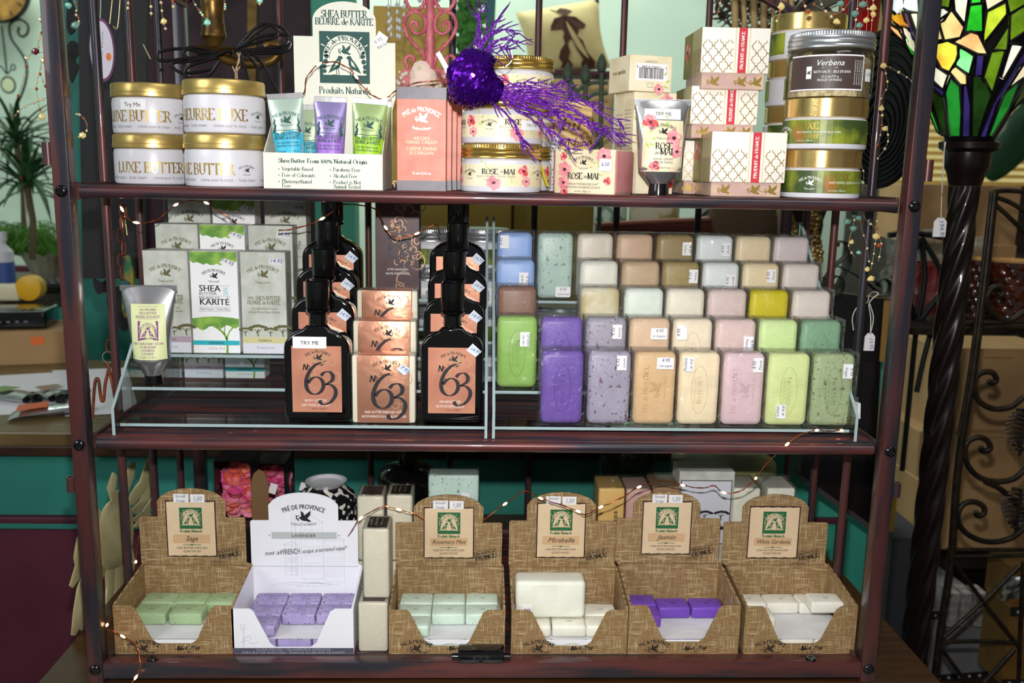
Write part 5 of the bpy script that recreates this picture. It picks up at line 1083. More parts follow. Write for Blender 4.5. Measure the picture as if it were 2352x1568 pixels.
tray('t', "white card tray headed LAVENDER holding lilac soaps with grey street sketch", (533, 812), (578, 823), 1398, 1300, 1195, 1131, (617, 777), WCARD, [(0, 0), (0, 1), (1, 1), (2, 1), (0, 2), (1, 2), (2, 2)], LV, 'Lavender', white=True, sname='lilac', cut=1486)
tray('t', "burlap-print card tray labelled Rosemary Mint holding pale mint soaps", (893, 1160), (908, 1152), 1401, 1300, 1200, 1136, (950, 1110), BUR, [(0, 0), (0, 1), (1, 1), (2, 1), (0, 2), (1, 2), (2, 2)], RM, 'Rosemary Mint', card=(973, 1089, 1164, 1282), sname='pale mint', cut=1484)
_, mcx, mY, mz = tray('t', "burlap-print card tray labelled Mirabelle with a large ivory soap resting inside", (1174, 1441), (1168, 1411), 1401, 1301, 1196, 1130, (1210, 1368), BUR, [(0, 0), (1, 0), (2, 0), (0, 1), (1, 1), (2, 1)], MB, 'Mirabelle', card=(1232, 1345, 1154, 1281), sname='ivory', cut=1484)
tray('t', "burlap-print card tray labelled Jasmin with bright purple soaps, between Mirabelle and White Gardenia", (1443, 1698), (1412, 1649), 1390, 1293, 1190, 1129, (1454, 1607), BUR, [(.35, 1), (1.05, 1.4), (0, 1.9), (2, 1.4)][0:0]+[(.0, .8), (1.0, 1.6), (2.0, 1.6), (.0, 1.9)], JS, 'Jasmin', card=(1474, 1588, 1150, 1273), sname='purple', cut=1474)
tray('t', "burlap-print card tray labelled White Gardenia, rightmost on the bottom shelf", (1710, 1966), (1656, 1894), 1393, 1297, 1199, 1135, (1704, 1855), BUR, [(.0, .75), (1.0, 2), (.0, 2), (2.0, 2), (2.1, 1.05)], WG, 'White Gardenia', card=(1718, 1835, 1162, 1282), stick=False, sname='white', cut=1478)
# large ivory soap lying in the Mirabelle tray
q0, q1 = f2(1184, 1344, 1400, .045); zt = at(1264, 1335, .045).z; zb = at(1264, 1420, .045).z
t = thing('large_soap_bar', 'large ivory wrapped soap bar lying across the small soaps in the Mirabelle tray', 'soap', ((q0+q1)/2, .045, zb-.0005)); w_ = q1-q0; h = zt-zb
B().box(-w_/2, w_/2, 0, .034, 0, h, .006, 4).ob('soap', soapmat((236, 236, 218)), t, 60)
wrap(w_+.001, .034, h+.001, 9, None, .0003, False).ob('cellophane_wrap', FILMS, t)
B().box(-w_*.40, -w_*.26, -.0016, -.0012, .004, .020, .0002, 1).ob('price_sticker', PAPER, t); p = Pr(flat(-.0018, -w_*.33)); p.text('Imperial', 0, .014, .0030, INKB, sa=True, fit=.0095); p.text('1.79', 0, .008, .0036, INKB, sa=True); p.ob(t)
# ivory blocks stacked between the Lavender and Rosemary Mint trays
def soap_block(px0, px1, pt, Y, z, d, label, top='b', m=None, rz=0, hgt=None, grp='wrapped soaps stacked on end on the bottom shelf', tape=True):
    q0, q1 = f2(px0, px1, pt, Y); w_ = q1-q0; h = hgt or at((px0+px1)/2, pt, Y).z-z
    t = thing('wrapped_soap', label, 'soap', ((q0+q1)/2, Y, z+.0002), rz, grp)
    B().box(-w_/2, w_/2, 0, d, 0, h, .0035, 3).ob('soap_bar', m or IVS, t, 50)
    if top: B().box(-w_*.36, w_*.40, d*.12, d*.86, h+.0001, h+.0006).ob('end_label', mat('dark_brown_end_label', (36, 24, 22), .4) if top == 'b' else mat('maroon_end_label', (96, 62, 62), .35), t)
    if top == 'b':
        p = Pr(lambda u, v, l: Vector((u, d*.5+v, h+.0006+l))); 
        for k in range(3): p.text('REINE DES PRES' if k == 1 else 'savon', (-.2+.2*k)*w_, 0, .0028, INN, sa=True, rot=90, fit=d*.5)
        p.ob(t)
    wrap(w_, d, h+.001, int(px0), None, .0004).ob('cellophane_wrap', FILM, t)
    return t, z+h+.0016
_, zz = soap_block(822, 890, 1385, .030, Z3, .045, 'lower ivory wrapped soap on end beside the Lavender tray', 'm')
_, z2 = soap_block(833, 893, 1216, .040, zz, .050, 'upper ivory wrapped soap on end with dark brown label on top', 'b')
_, zz = soap_block(819, 882, 1290, .150, Z3, .05, 'lower wrapped soap hidden behind the ivory stack', None); soap_block(820, 881, 1140, .150, zz, .05, 'bronze-topped wrapped soap standing behind the ivory stack', 'm')
_, zz = soap_block(888, 947, 1290, .152, Z3, .05, 'lower hidden soap left of the Rosemary Mint header', None); soap_block(888, 947, 1138, .152, zz, .05, 'wrapped soap with dark end label left of the Rosemary Mint header', 'b')
# soaps standing behind the headers
GS = 'large soaps behind the tray headers'
MS = soapmat((190, 216, 204), (110, 124, 104))
_, zz = soap_block(984, 1100, 1240, .20, Z3, .034, 'lower mint soap hidden behind the Rosemary Mint header', None, MS, grp=GS); t, _z = soap_block(984, 1100, 1092, .20, zz, .034, 'speckled mint wrapped soap above the Rosemary Mint header', None, MS, grp=GS)
B().prism([(.010, .018), (.022, .016), (.024, .032), (.012, .034)], .0004, lambda u, v, w__: Vector((u, -.0020+w__, v+at(1040, 1150, .2).z-zz-.02))).ob('price_sticker', PAPER, t)
for (a, b_, c_, nm, pt, tp) in ((1376, 1436, (228, 182, 96), 'honey yellow', 1122, None), (1440, 1497, (206, 160, 148), 'dusty pink', 1124, None), (1500, 1564, (150, 116, 84), 'brown', 1118, None), (1686, 1748, (228, 226, 206), 'ivory', 1122, None), (1764, 1828, (226, 224, 208), 'speckled ivory', 1122, None)):
    m_ = soapmat(c_); _, zz = soap_block(a, b_, 1235, .21, Z3, .055, 'lower %s soap hidden behind the tray headers' % nm, None, m_, grp=GS); t, _z = soap_block(a, b_, pt, .21, zz, .06, '%s wrapped soap standing above the %s header' % (nm, 'Jasmin' if a < 1600 else 'White Gardenia'), None, m_, grp=GS)
    if nm == 'honey yellow':
        p = Pr(flat(-.0012)); 
        for k in range(16): p.rect(.004, .0095, .008+k*.0022, .008+k*.0022+.0006+.0004*(k % 3), INK)
        p.ob(t, 'barcode')
# grey box with printed trees, round olive tin, and other stock at the back
q0, q1 = f2(1556, 1682, 1200, .21); z0 = Z3; h = at(1615, 1084, .21).z-z0
t = carton('tree_print_box', 'grey marbled box printed with umbrella trees behind the Jasmin header', 'box', q1-q0, .05, h, GRC, ((q0+q1)/2, .212, z0+.0002)); w_ = q1-q0
p = Pr(flat(0)); p.frame(-w_*.47, w_*.46, h*.40, h*.93, .0012, CH, .0005); p.rect(-w_*.46, w_*.45, h*.41, h*.92, LGR, .0003)
for k in (-.3, 0, .3): tree(p, w_*k, h*.60, .016, CH)
p.rect(-w_*.46, w_*.45, h*.52, h*.55, CH, .0005); p.ob(t, 'print')
OT = mat('olive_tin', (128, 128, 84), .5, col2=(104, 110, 72), scale=20)
c = at(1660, 1085, .36); r = .086; hz = at(1660, 1048, .37).z
t = thing('round_tin', 'large round olive green lidded box at the back of the bottom shelf', 'tin', (c.x, .362, Z3)); hz -= Z3; B().lathe([(r-.004, 0), (r-.002, .003), (r-.002, hz-.035), (r-.004, hz-.0352)], 56).ob('tin_body', GRC, t, 40); B().lathe([(r-.001, hz-.035), (r, hz-.034), (r, hz-.004), (r-.003, hz), (r-.02, hz+.004), (.0001, hz+.007)], 56).ob('tin_lid', OT, t, 40)
p = arcpr(r); p.line([(-.03+.002*i, hz-.022+.004*sin(i)) for i in range(12)], .0009, CH, .0005, 3); p.text('savon de provence', .04, hz-.024, .008, CH, lift=.0005); p.ob(t)
TUM = film('glass_tumbler', .2, .03, 120, .6, tint=(205, 218, 214), dist=.002, f0=.06)
c = at(1447, 1100, .33); t = thing('glass_tumbler', 'pebbled glass tumbler turned down in the shade behind the Jasmin header', 'glass', (c.x, .37, Z3)); hz = at(1447, 1045, .33).z-Z3; B().lathe([(.036, 0), (.038, .004), (.050, hz+.02), (.048, hz+.02), (.036, .006), (.0001, .006)], 40, cap=False).ob('glass_body', TUM, t, 40)
# black bottle with round shoulders
c = at(933, 1090, .33); hz = at(933, 1075, .33).z-Z3; t = thing('round_black_bottle', 'round shouldered glossy black bottle at the back of the bottom shelf', 'bottle', (c.x, .36, Z3))
B().lathe([(.048, 0), (.050, .003), (.050, hz*.8), (.046, hz*.9), (.034, hz*.97), (.016, hz), (.014, hz+.02), (.018, hz+.022), (.018, hz+.03), (.014, hz+.034)], 44).ob('bottle_body', GLB, t, 40)
B().tube([(0, 0, hz+.034), (0, 0, hz+.07), (-.02, -.01, hz+.08), (-.045, -.02, hz+.052)], .005, 10).ob('pump_spout', mat('grey_spout', (70, 74, 70), .3, .6), t, 40)
# patterned vase
c = at(742, 1200, .25); hz = at(742, 1120, .25).z-Z3; t = thing('patterned_vase', 'black and white patterned ginger vase behind the Lavender header', 'vase', (c.x, .285, Z3))
VP = mat('vase_black_white', (24, 24, 28), .2, col2=(226, 224, 216), scale=120, detail=0, lo=.56, hi=.58, coat=.5)
B().lathe([(.028, 0), (.034, .004), (.050, hz*.45), (.052, hz*.62), (.044, hz*.85), (.026, hz*.955)], 40).ob('vase_body', VP, t, 40); B().lathe([(.026, hz*.956), (.030, hz*.99), (.032, hz), (.028, hz), (.024, hz*.97), (.0001, hz*.95)], 32).ob('vase_rim', CREAM, t, 40)
# boxed pink flower soaps
def flower_box(px0, px1, pt, pb, Y, z, label, seed):
    q0, q1 = f2(px0, px1, pt+50, Y); w_ = q1-q0; h = at((px0+px1)/2, pt, Y).z-z; t = thing('flower_gift_box', label, 'box', ((q0+q1)/2, Y, z+.0002)); BB = mat('black_gift_card', (18, 16, 18), .4); zz = at((px0+px1)/2, pb, Y).z-z
    B().box(-w_/2, w_/2, .055, .057, 0, h).box(-w_/2, -w_/2+.0015, 0, .0549, 0, h).box(w_/2-.0015, w_/2, 0, .0549, 0, h).box(-w_/2+.0016, w_/2-.0016, 0, .0549, h-.0015, h).box(-w_/2+.0016, w_/2-.0016, 0, .0549, 0, zz).ob('box_shell', BB, t)
    R_ = random.Random(seed); b = B(); b2 = B()
    for k in range(60):
        x_, z_ = R_.uniform(-w_*.38, w_*.38), zz+.012+R_.random()*(h-zz-.03); r_ = R_.uniform(.008, .014)
        M = Matrix.Translation((x_, .030+R_.random()*.012, z_)) @ Matrix.Rotation(R_.uniform(-.9, .9)-pi/2*.2, 4, 'X') @ Matrix.Rotation(R_.uniform(0, 6), 4, 'Y')
        (b if k % 3 else b2).lathe([(.0001, -.002), (r_*.6, -.001), (r_, .002), (r_*1.02, .0035)], 9, M=M @ Matrix.Rotation(pi/2, 4, 'X'), cap=False)
    b.ob('petals', mat('magenta_petals', (226, 86, 150), .5, col2=(240, 150, 170), scale=50), t, 50, kind='stuff'); b2.ob('petals_red', mat('coral_petals', (226, 82, 74), .5, col2=(240, 140, 110), scale=50), t, 50, kind='stuff')
    B().box(-w_/2+.001, w_/2-.001, -.0007, -.0002, zz, h-.001).ob('clear_window', FILMS, t)
    B().box(w_*.20, w_*.40, -.0014, -.0010, h*.78, h*.87, M=Matrix.Rotation(.3, 4, 'Y')).ob('price_sticker', PAPER, t); return t
flower_box(492, 578, 1058, 1210, .27, Z3, 'black box with window full of pink and magenta petal soaps behind the Sage header', 3)
flower_box(586, 655, 1065, 1200, .33, Z3, 'second dark box with pink flower soaps, further back', 8)
t = thing('card_hang_tag', 'curved brown card flap standing beside the pink flower box', 'card', (at(597, 1180, .25).x, .25, Z3)); h = at(597, 1078, .25).z-Z3; B().prism([(-.012, 0), (.014, 0), (.014, h*.9), (.008, h*.98), (.0, h), (-.008, h*.96), (-.012, h*.88)], .002, lambda u, v, w__: Vector((u, w__, v))).ob('card_flap', CBI, t)
# ---------------------------------------------------------------- cream metal sun face hanging outside the left side
SUN = mat('cream_patina_metal', (206, 196, 148), .5, col2=(188, 178, 130), scale=14, bump=.2, bscale=200)
def ys(px): return .10+.30*(px-160)/190
def sp3(px, py, o=0): return at(px, py, ys(px)-o)
c0 = sp3(255, 1250); t = thing('sun_face_ornament', 'cream metal sun ornament with wavy rays hanging outside the left of the rack', 'ornament', tuple(c0))
def plate(pts, name, th=.004, o=0, par=None):
    P = [sp3(x, y, o)-c0 for x, y in pts]; n = len(P); dv = Vector((.45, .85, 0))*th; ce = sum(P, Vector())/n-dv*1.6
    b = B(); V = P+[p_+dv for p_ in P]+[ce]
    b.raw(V, [(i, (i+1) % n, 2*n) for i in range(n)]+[tuple(range(2*n-1, n-1, -1))]+[(i, n+i, n+(i+1) % n, (i+1) % n) for i in range(n)]); return b.ob(name, SUN, par or t, 50)
plate([tuple(q) for q in cr([(236, 1300), (226, 1235), (232, 1180), (252, 1150), (285, 1150), (297, 1180), (300, 1230), (290, 1280), (262, 1305)], 3, True)], 'sun_face', .006, .006)
RAYS = [[(255, 1155), (245, 1120), (255, 1090), (257, 1085), (266, 1095), (262, 1125), (275, 1150)], [(275, 1150), (268, 1130), (285, 1110), (290, 1080), (300, 1062), (309, 1062), (304, 1100), (292, 1130)], [(290, 1160), (300, 1130), (322, 1105), (335, 1060), (345, 1042), (352, 1046), (350, 1100), (330, 1130), (305, 1160)],
        [(297, 1175), (320, 1150), (335, 1118), (352, 1110), (354, 1120), (340, 1150), (315, 1180)], [(299, 1195), (325, 1175), (350, 1140), (353, 1150), (340, 1180), (318, 1200)], [(300, 1215), (320, 1190), (335, 1175), (352, 1185), (346, 1200), (325, 1208)],
        [(292, 1270), (300, 1300), (292, 1335), (296, 1340), (306, 1325), (308, 1290), (300, 1260)], [(280, 1290), (285, 1330), (276, 1360), (262, 1372), (268, 1380), (290, 1362), (296, 1330), (292, 1285)], [(262, 1300), (266, 1350), (255, 1390), (248, 1420), (253, 1422), (268, 1395), (280, 1350), (276, 1300)],
        [(240, 1300), (246, 1350), (242, 1400), (246, 1402), (258, 1370), (260, 1305)], [(232, 1180), (214, 1160), (206, 1170), (196, 1200), (176, 1235), (168, 1280), (172, 1300), (186, 1260), (200, 1225), (230, 1200)], [(228, 1230), (205, 1240), (180, 1270), (158, 1345), (165, 1350), (186, 1320), (205, 1290), (230, 1265)],
        [(230, 1290), (210, 1300), (186, 1325), (176, 1350), (168, 1400), (162, 1458), (170, 1460), (180, 1442), (186, 1448), (194, 1425), (204, 1430), (212, 1400), (222, 1360), (240, 1310)]]
for R_ in RAYS: plate(R_, 'sun_ray', .0035)
# ---------------------------------------------------------------- copper fairy lights
COPW = mat('copper_wire', (196, 110, 70), .3, .9); LED = mat('lit_led', (255, 190, 132), .4, emit=9); 
def fairy(label, path, bulbs, r=.0006):
    """path: (px, py, Y); bulbs: indices of path points that carry a lit bulb"""
    P = [at(x, y, Y) for x, y, Y in path]; o0 = P[0].copy(); t = thing('fairy_lights', label, 'string lights', tuple(o0), 0)
    C = cr([p-o0 for p in P], 7); RR = random.Random(len(path)); 
    B().tube(C, r, 6).ob('copper_wire', COPW, t, 60)
    B().tube([p+Vector((.0010*sin(i*.9), .0006, .0010*cos(i*.9))) for i, p in enumerate(C)], r*.8, 5).ob('copper_wire', COPW, t, 60)
    for i in bulbs:
        c = P[i]-o0; d = (P[min(i+1, len(P)-1)]-P[max(i-1, 0)]).normalized(); M = Matrix.Translation(c) @ d.to_track_quat('Z', 'Y').to_matrix().to_4x4()
        B().lathe([(.0003, -.0042), (.0012, -.0022), (.0017, 0), (.0013, .0022), (.0003, .0042)], 10, M=M).ob('bulb', LED, t, 60)
fairy('string of copper fairy lights along the bottom shelf above the tray headers', [(1108, 1196, .10), (1160, 1157, .10), (1205, 1128, .10), (1242, 1144, .10), (1290, 1160, .10), (1328, 1174, .10), (1345, 1182, .10), (1380, 1164, .10), (1425, 1145, .10), (1468, 1118, .11), (1520, 1105, .12), (1568, 1114, .13), (1610, 1121, .13), (1640, 1116, .13), (1662, 1131, .12), (1695, 1130, .11), (1725, 1110, .08), (1736, 1098, .07), (1765, 1060, .03), (1808, 1020, -.006), (1840, 998, -.006), (1876, 988, .006), (1905, 990, .02), (1933, 988, .03), (1975, 1002, .06)], [1, 3, 5, 7, 9, 11, 14, 17, 19, 21, 23])
fairy('short copper light string behind the ivory soap stack', [(800, 1230, .12), (828, 1190, .10), (868, 1168, .12), (885, 1163, .12), (916, 1170, .12), (950, 1180, .12), (975, 1192, .12)], [1, 4], .0005)
fairy('copper light string trailing over the front left corner of the Sage tray', [(318, 1230, .2), (312, 1290, .16), (290, 1360, .09), (246, 1435, .01), (262, 1450, .008), (282, 1461, .008), (305, 1475, .006), (316, 1492, .0), (322, 1520, -.010), (318, 1545, -.012), (312, 1555, -.014), (303, 1568, -.02)], [1, 3, 5, 10], .0006)
fairy('copper light string looping over the shea butter display', [(560, 232, .10), (612, 234, .09), (690, 222, .09), (706, 175, .08), (733, 147, .08), (770, 143, .08), (802, 158, .08), (818, 176, .08), (836, 202, .08), (860, 222, .08), (884, 226, .08), (912, 208, .09), (960, 190, .2), (1040, 182, .2)], [4, 7, 10], .0006)
fairy('copper light string dipping behind the top shelf at the left of the cartons', [(273, 462, .07), (280, 480, .07), (292, 500, .07), (313, 511, .07), (350, 508, .08), (380, 490, .09), (404, 470, .10), (440, 462, .10), (474, 466, .11), (510, 490, .13), (540, 510, .13)], [1, 3, 6, 8], .0006)
fairy('copper light string crossing behind the pump bottle caps', [(640, 530, .12), (690, 522, .12), (740, 502, .12), (790, 470, .14), (860, 480, .17), (886, 523, .18), (905, 545, .18), (930, 545, .18), (958, 536, .18), (1000, 516, .18), (1012, 540, .2)], [2, 5, 8], .0006)
# ================================================================ SURROUNDINGS
def atz(px, py, z):
    d = FW*F+RT*(px-1176)-UP*(py-784); return CP+d*((z-CP.z)/d.z)
def pplate(t, pts, Y, th, name, m, o=None, sm=None, kind=None):
    o = o or Vector((0, 0, 0)); P = [at(x, y, Y)-o for x, y in pts]
    return B().prism([(p.x, p.z) for p in P], th, lambda u, v, w__: Vector((u, Y-o.y+w__, v))).ob(name, m, t, sm, kind)
def ptube(t, pts, Y, r, name, m, o=None, k=6, n=8, sm=60, flat=1, closed=False):
    o = o or Vector((0, 0, 0)); P = [at(p[0], p[1], p[2] if len(p) > 2 else Y)-o for p in pts]
    C = cr(P, k, closed) if k else P
    return B().tube(C, r, n, flat=flat, closed=closed).ob(name, m, t, sm)
def kb(name, label, cat, px0, px1, pt, pb, Y, d, m, rz=0, group=None, z0=None, part='box_body', bev=.002):
    q0, q1 = f2(px0, px1, (pt+pb)/2, Y); zb = at((px0+px1)/2, pb, Y).z if z0 is None else z0; zt = at((px0+px1)/2, pt, Y).z
    t = thing(name, label, cat, ((q0+q1)/2, Y, zb), rz, group); B().box(-(q1-q0)/2, (q1-q0)/2, 0, d, 0, zt-zb, bev, 1).ob(part, m, t); t['w'] = q1-q0; t['h'] = zt-zb; return t
IRON = mat('wrought_iron', (30, 32, 34), .45, .5); IRONB = mat('bronzed_iron', (62, 50, 38), .4, .6, col2=(40, 36, 32), scale=40); BRASS = mat('old_brass', (118, 90, 44), .35, .7, col2=(84, 62, 32), scale=40)
KRAFT = mat('kraft_cardboard', (176, 140, 96), .7, col2=(166, 130, 88), scale=9); STR = mat('string_white', (226, 222, 212), .7)
# clock
Y = 3.16; o = at(-5, -22, Y); t = thing('wall_clock', 'round brass-faced wall clock with iron scrolls and ring pendulum, top left corner', 'clock', tuple(o))
R0 = (at(64, -22, Y)-o).length
Mx = Matrix.Rotation(pi/2, 4, 'X')
B().lathe([(R0*1.04, -.02), (R0*1.06, .0), (R0*1.02, .012), (R0*.97, .008), (R0*.97, .0)], 48, M=Mx, cap=False).ob('clock_rim', IRON, t, 40); B().lathe([(R0*.975, -.01), (R0*.975, .0), (.0001, .004)], 48, M=Mx).ob('clock_face', mat('aged_brass_face', (180, 138, 62), .5, col2=(134, 98, 44), scale=12), t, 40)
b = B()
for k in range(60):
    a = 2*pi*k/60; l = .17 if k % 5 == 0 else .06; ww = .018 if k % 5 == 0 else .004; M = Matrix.Rotation(-a, 4, 'Y'); b.box(-ww*R0*1.2, ww*R0*1.2, -.008, -.0055, R0*(.92-l), R0*.92, M=M)
b.ob('numeral_marks', INK, t, kind='stuff')
for P in ([(44, 62), (42, 76), (52, 84), (63, 76), (64, 58), (50, 46), (34, 47), (22, 60), (26, 88), (42, 112), (58, 138), (62, 168), (54, 205), (38, 245), (27, 280), (12, 248), (-6, 222)], [(27, 280), (30, 298), (48, 306), (66, 296), (70, 280), (58, 270), (46, 276), (48, 288)], [(27, 280), (20, 300), (2, 308), (-12, 300)]): ptube(t, P, Y, .0055, 'iron_scroll', IRON, o)
ptube(t, [(4, 60), (10, 110), (16, 170)], Y, .004, 'pendulum_rod', IRON, o); c = at(19, 195, Y)-o; B().tube([c+Vector((.030*cos(i*pi/12), 0, .034*sin(i*pi/12))) for i in range(24)], .004, 8, closed=True).ob('pendulum_ring', IRON, t, 60); B().lathe([(.0275, -.002), (.0275, .002)], 24, M=Matrix.Translation(c) @ Mx).ob('pendulum_disc', mat('pale_brass_disc', (196, 206, 170), .4), t)
for P in ([(16, 170), (24, 162), (26, 150), (34, 150), (34, 160), (28, 160)], [(15, 170), (8, 160), (2, 152), (-6, 156)]): ptube(t, P, Y, .003, 'iron_scroll', IRON, o)
# spiky plants
LF = mat('dracaena_leaf', (34, 64, 40), .45, col2=(58, 96, 54), scale=30)
def leafmesh(L_, w_, droop, n=7):
    V = []; Fs = []
    for i in range(n+1):
        f = i/n; ww = w_*sin(pi*min(1, f*.85+.12))*.5+.0002; x_ = L_*f*(1-.15*droop*f); z_ = L_*(.25*f-droop*f*f)
        V += [(x_, -ww, z_), (x_, 0, z_-ww*.4), (x_, ww, z_)]
    for i in range(n): Fs += [(3*i, 3*i+3, 3*i+4, 3*i+1), (3*i+1, 3*i+4, 3*i+5, 3*i+2)]
    b = B(); b.raw(V, Fs); bmesh.ops.recalc_face_normals(b.b, faces=b.b.faces); me = bpy.data.meshes.new('leaf'); b.b.to_mesh(me); b.b.free(); me.materials.append(LF); return me
def spiky(label, px, py, Y, s, n, seed, stem_to):
    o = at(px, py, Y); t = thing('dracaena_plant', label, 'plant', tuple(o)); ms = [leafmesh(s*(.8+.1*k), .016, .25+.16*k) for k in range(4)]; R_ = random.Random(seed)
    for i in range(n):
        lo = bpy.data.objects.new('leaf', ms[i % 4]); COL.objects.link(lo); lo.parent = t; lo.rotation_euler = (0, R_.uniform(-1.15, .35), R_.uniform(0, 6.28)); lo.location = (0, 0, R_.uniform(-.02, .02))
    B().tube([(0, 0, 0), (.01, 0, stem_to*.5), (0, 0, stem_to)], .010, 8).ob('stem', mat('plant_stem', (92, 78, 48), .7), t, 60); return t
spiky('spiky dark green dracaena head against the pale wall, upper of the two', 38, 330, 1.95, .22, 44, 1, -.33); spiky('spiky dracaena head hanging lower, beside the left rack post', 62, 425, 1.72, .22, 46, 2, -.22)
t = thing('pot_pick', 'small red and white ball on a pick among the spiky leaves', 'ornament', tuple(at(54, 412, 1.8))); B().ball((0, 0, 0), .013).ob('ball', RED, t, 60); B().tube([(0, 0, -.01), (.002, 0, -.25)], .002, 6).ob('pick_rod', STR, t, 60)
# upper desk slab, its clutter
zD = at(80, 720, 1.5).z; p0 = atz(-200, 775, zD); p1 = atz(168, 700, zD)
t = thing('desk_slab', 'dark wooden desk slab running back at the far left above the counter', 'desk', (0, 0, zD))
B().prism([(p0.x, p0.y), (p1.x, p1.y), (p1.x+.06, atz(80, 655, zD).y), (-3.0, atz(80, 655, zD).y), (-3.0, p0.y)], .045, lambda u, v, w__: Vector((u, v, w__-.0))).ob('top_board', WOODD, t)
B().box(-2.6, -2.5, p0.y+.1, p0.y+.3, -1.2-zD, -.0005).box(p1.x-.3, p1.x-.2, p1.y+.05, p1.y+.2, -1.2-zD, -.0005).ob('leg_panels', WOODD, t, kind='stuff')
zD += .0455
def on(px, py): return atz(px, py, zD)
c = on(12, 672); t = thing('white_bottle', 'white bottle with blue label on the far left desk', 'bottle', (c.x, c.y, zD)); B().lathe([(.028, 0), (.03, .004), (.03, .12), (.012, .14), (.012, .15)], 24).ob('bottle_body', CREAM, t, 40); B().lathe([(.016, .1502), (.016, .175)], 20).ob('cap', CREAM, t, 40); B().lathe([(.0305, .03), (.0305, .09)], 24, cap=False).ob('blue_label', mat('blue_label', (60, 84, 150), .5), t, 40)
c = on(48, 690); t = thing('packing_tape_gun', 'yellow and white tape dispenser on the far left desk', 'tape dispenser', (c.x, c.y, zD)); B().lathe([(.03, -.02), (.034, -.018), (.034, .018), (.03, .02)], 24, M=Matrix.Translation((.03, 0, .036)) @ Mx).ob('tape_roll', mat('yellow_tape', (232, 178, 36), .4), t, 40); B().box(-.075, .005, -.02, .02, 0, .045, .008, 3).ob('handle_body', mat('ivory_plastic', (224, 216, 178), .45), t, 40)
c = on(100, 672); t = thing('keyboard_tray', 'black keyboard on the far left desk in front of the plant', 'keyboard', (c.x-.02, c.y+.02, zD), .5); B().box(-.2, .12, -.05, .09, 0, .022, .004).ob('keyboard_base', BLK, t); b = B()
for i in range(14):
    for j in range(5): b.box(-.19+i*.0215, -.19+i*.0215+.018, -.04+j*.025, -.04+j*.025+.02, .0222, .028, .002, 1)
b.ob('keys', mat('grey_keys', (60, 62, 64), .5), t, kind='stuff')
c = on(95, 648); t = thing('potted_fern', 'feathery green fern in a lace foil pot cover on the far left desk', 'plant', (c.x+.02, c.y+.02, zD)); b = B(); n = 28; V = []
for k, (r, z) in enumerate(((.035, 0), (.05, .03), (.06, .06), (.07, .085))): V += [((r+.007*(i % 2)*k)*cos(2*pi*i/n), (r+.007*(i % 2)*k)*sin(2*pi*i/n), z+.006*(i % 2)*k) for i in range(n)]
b.raw(V, [(k*n+i, k*n+(i+1) % n, (k+1)*n+(i+1) % n, (k+1)*n+i) for k in range(3) for i in range(n)]).ob('foil_pot_cover', mat('foil_silver_green', (192, 196, 170), .3, .6, bump=1, bscale=30), t)
b = B(); R_ = random.Random(4); FG = mat('fern_green', (64, 116, 36), .6, col2=(96, 148, 50), scale=30)
for i in range(420):
    a = R_.uniform(0, 6.28); l = R_.uniform(.06, .15); e = R_.uniform(.5, 1.5); x0_, y0_ = .03*cos(a), .03*sin(a); P = [Vector((x0_, y0_, .07)), Vector((x0_+l*.5*cos(a)*cos(e)*1.3-.08, y0_+l*.5*sin(a), .07+l*sin(e)*.8)), Vector((x0_+l*1.2*cos(a)-.14, y0_+l*sin(a), .07+l*sin(e)*.6))]
    b.tube(cr(P, 3), .0016, 3)
b.ob('fronds', FG, t, 60, kind='stuff')
# cardboard box and dark case on the counter, papers and foil samples
ZC = .1373
c = atz(55, 838, ZC); t = thing('cardboard_box', 'small cardboard box with shipping label on the back of the counter at left', 'box', (c.x, c.y, ZC), .25); B().box(-.16, .10, 0, .16, 0, .085, .002).ob('box_body', KRAFT, t); B().box(.1002, .1007, .03, .12, .02, .07).ob('shipping_label', PAPER, t); B().box(.02, .05, -.0007, -.0001, .05, .07).ob('orange_sticker', mat('sticker_orange', (230, 110, 40), .5), t)
t = thing('black_case', 'flat black case lying on the small cardboard box', 'case', (c.x-.05, c.y+.01, ZC+.0855), .2); B().box(-.16, .10, 0, .14, 0, .045, .008, 3).ob('case_body', BLK, t, 40); b = B(); [b.box(-.15+.02*i, -.142+.02*i, -.0008, -.0001, .018, .022) for i in range(11)]; b.ob('trim_dots', GREY, t, kind='stuff')
def sheet(pts, z, label, m=PAPER, nm='paper_sheet'):
    P = [atz(x, y, ZC) for x, y in pts]; o = sum(P, Vector())/len(P); t = thing(nm, label, 'paper', (o.x, o.y, ZC+z)); B().prism([(p.x-o.x, p.y-o.y) for p in P], .0006, lambda u, v, w__: Vector((u, v, w__))).ob('sheet', m, t); return t
t = sheet([(-120, 870), (120, 856), (175, 945), (-150, 960)], .0005, 'large white paper sheet on the counter at the far left'); 
t = sheet([(120, 852), (292, 846), (320, 948), (150, 958)], .0013, 'lined white form on the counter behind the left rack post'); b = B(); [b.box(-.06, .06, -.10+.018*i, -.0988+.018*i, .0007, .0009) for i in range(10)]; b.ob('ruled_lines', GREYL, t, kind='stuff')
